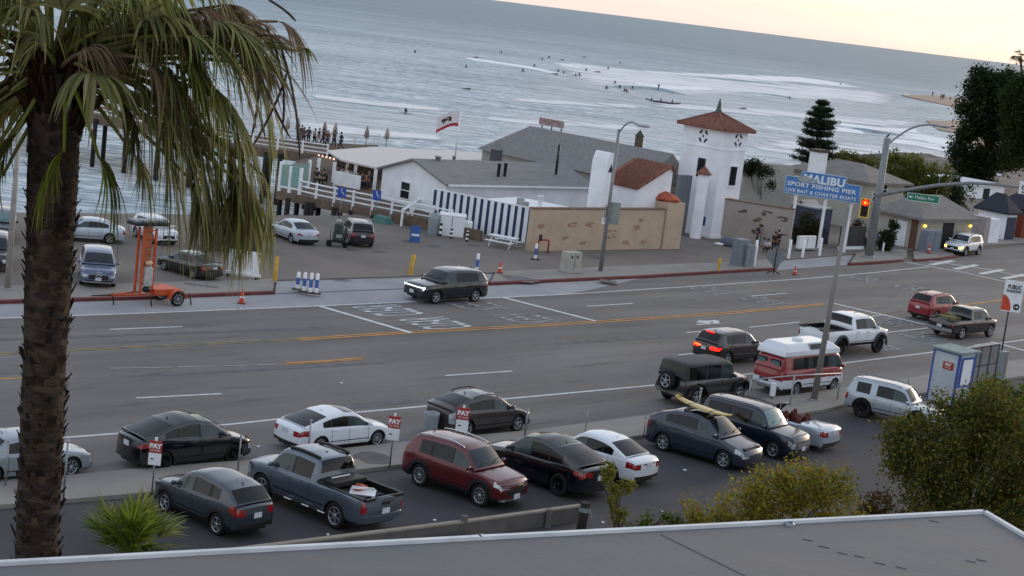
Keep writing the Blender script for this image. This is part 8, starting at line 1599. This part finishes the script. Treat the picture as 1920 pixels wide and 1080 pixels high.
where = ['far left below the horizon', 'left of the flag line, lying flat', 'high above the flag', 'at the left end of the foam line', 'just right of the foam line end', 'lying on the top foam line', 'below the left foam end', 'lowest of the left group', 'left of the foam, mid water', 'lying on the far side of the foam', 'far side, above the riding surfer', 'upper left of the cluster before the wave', 'second of the cluster before the wave', 'lying at the cluster edge', 'left of a close pair', 'right of a close pair', 'in the bright foam, left', 'in the bright foam, lying', 'in the bright foam, right', 'left of the breaking wave, upper', 'left of the breaking wave, lower', 'left of the breaking wave, outermost', 'close beside the breaking wave', 'left of the nearest pair', 'right of the nearest pair', 'riding the breaking wave on foot', 'lying right of the tower spire', 'lying above the grey hall', 'standing left of the signal mast', 'far right on the horizon side', 'right of the tower in mid water', 'alone above the pier umbrellas']
for i, (x, y, k) in enumerate(SF):
    g = G(x, y, SEA+.05); zz = SEA+.12 if k != 'w' else SEA+.35; r = thing('surfer', 'tiny dark surfer on a pale board, '+where[i], 'surfer', (g.x, g.y, zz), rnd.uniform(-1.2, 1.2)+(1.5 if k == 'l' else 0), 'surfers in the water', 1.25)
    link('body', {'s': sit_me, 'l': lie_me, 'w': std_me}[k], r); link('surfboard', brd_me, r)
# outrigger with paddlers
g = G(1243, 193, SEA+.1); r = thing('paddling_canoe', 'long dark canoe with three seated paddlers below the breaking wave', 'canoe', (g.x, g.y, SEA+.1), math.radians(-6)); b = MB(); n = 14
for i in range(n+1):
    t = i/n; ww = .4*(math.sin(math.pi*min(1, max(0, .03+.94*t)))**.6)
    for k in range(5): an = math.pi+math.pi*k/4; b.v.append((-4.6+9.2*t, ww*math.cos(an), .35+.3*math.sin(an)+.3*(2*abs(t-.5))**4))
for i in range(n):
    for k in range(4): b.f.append([i*5+k, i*5+k+1, (i+1)*5+k+1, (i+1)*5+k]); b.m.append(0); b.sm.append(True)
b.build('hull', mat('canoe_dark', '#3b2226', .5), r, fix=False); MB().tube([(-2.5, -1.6, .2), (2.5, -1.6, .2)], .14, 8).build('outrigger_float', SU, r)
for x in (-1.2, 1.2): MB().tube([(x, 0, .5), (x, -1.6, .25)], .05, 6).build('outrigger_boom', SU, r)
for j, (x, lab) in enumerate(((-3, 'rear paddler in the dark canoe'), (-.6, 'middle paddler in the dark canoe'), (2.4, 'front paddler in the dark canoe'))):
    q = thing('person', lab, 'person', (g.x+x, g.y-.1*x*0, SEA+.55), -1.6, 'paddlers in the canoe', 1.1); link('body', sit_me, q)
# figures on the beach
for i, (x, y, c) in enumerate(((1748, 181, '#2a3a2c'), (1763, 186, '#6a4a50'), (1769, 186, '#3b2f3a'), (1766, 187, '#22242a'), (1785, 233, '#1c1d22'))):
    person(x, y, SEA+.5, 'stand', rnd.uniform(0, 6), c, '#2a2a30', '#1c1512', ['tiny figure in green, leftmost on the far sand spit', 'tiny figure in mauve in the spit trio', 'tiny figure in plum, right one of the spit trio', 'tiny figure in black, middle of the spit trio', 'tiny dark figure on the nearer sand beside the tree'][i], 'people on the beach', 1.5 if i < 4 else 1.1)
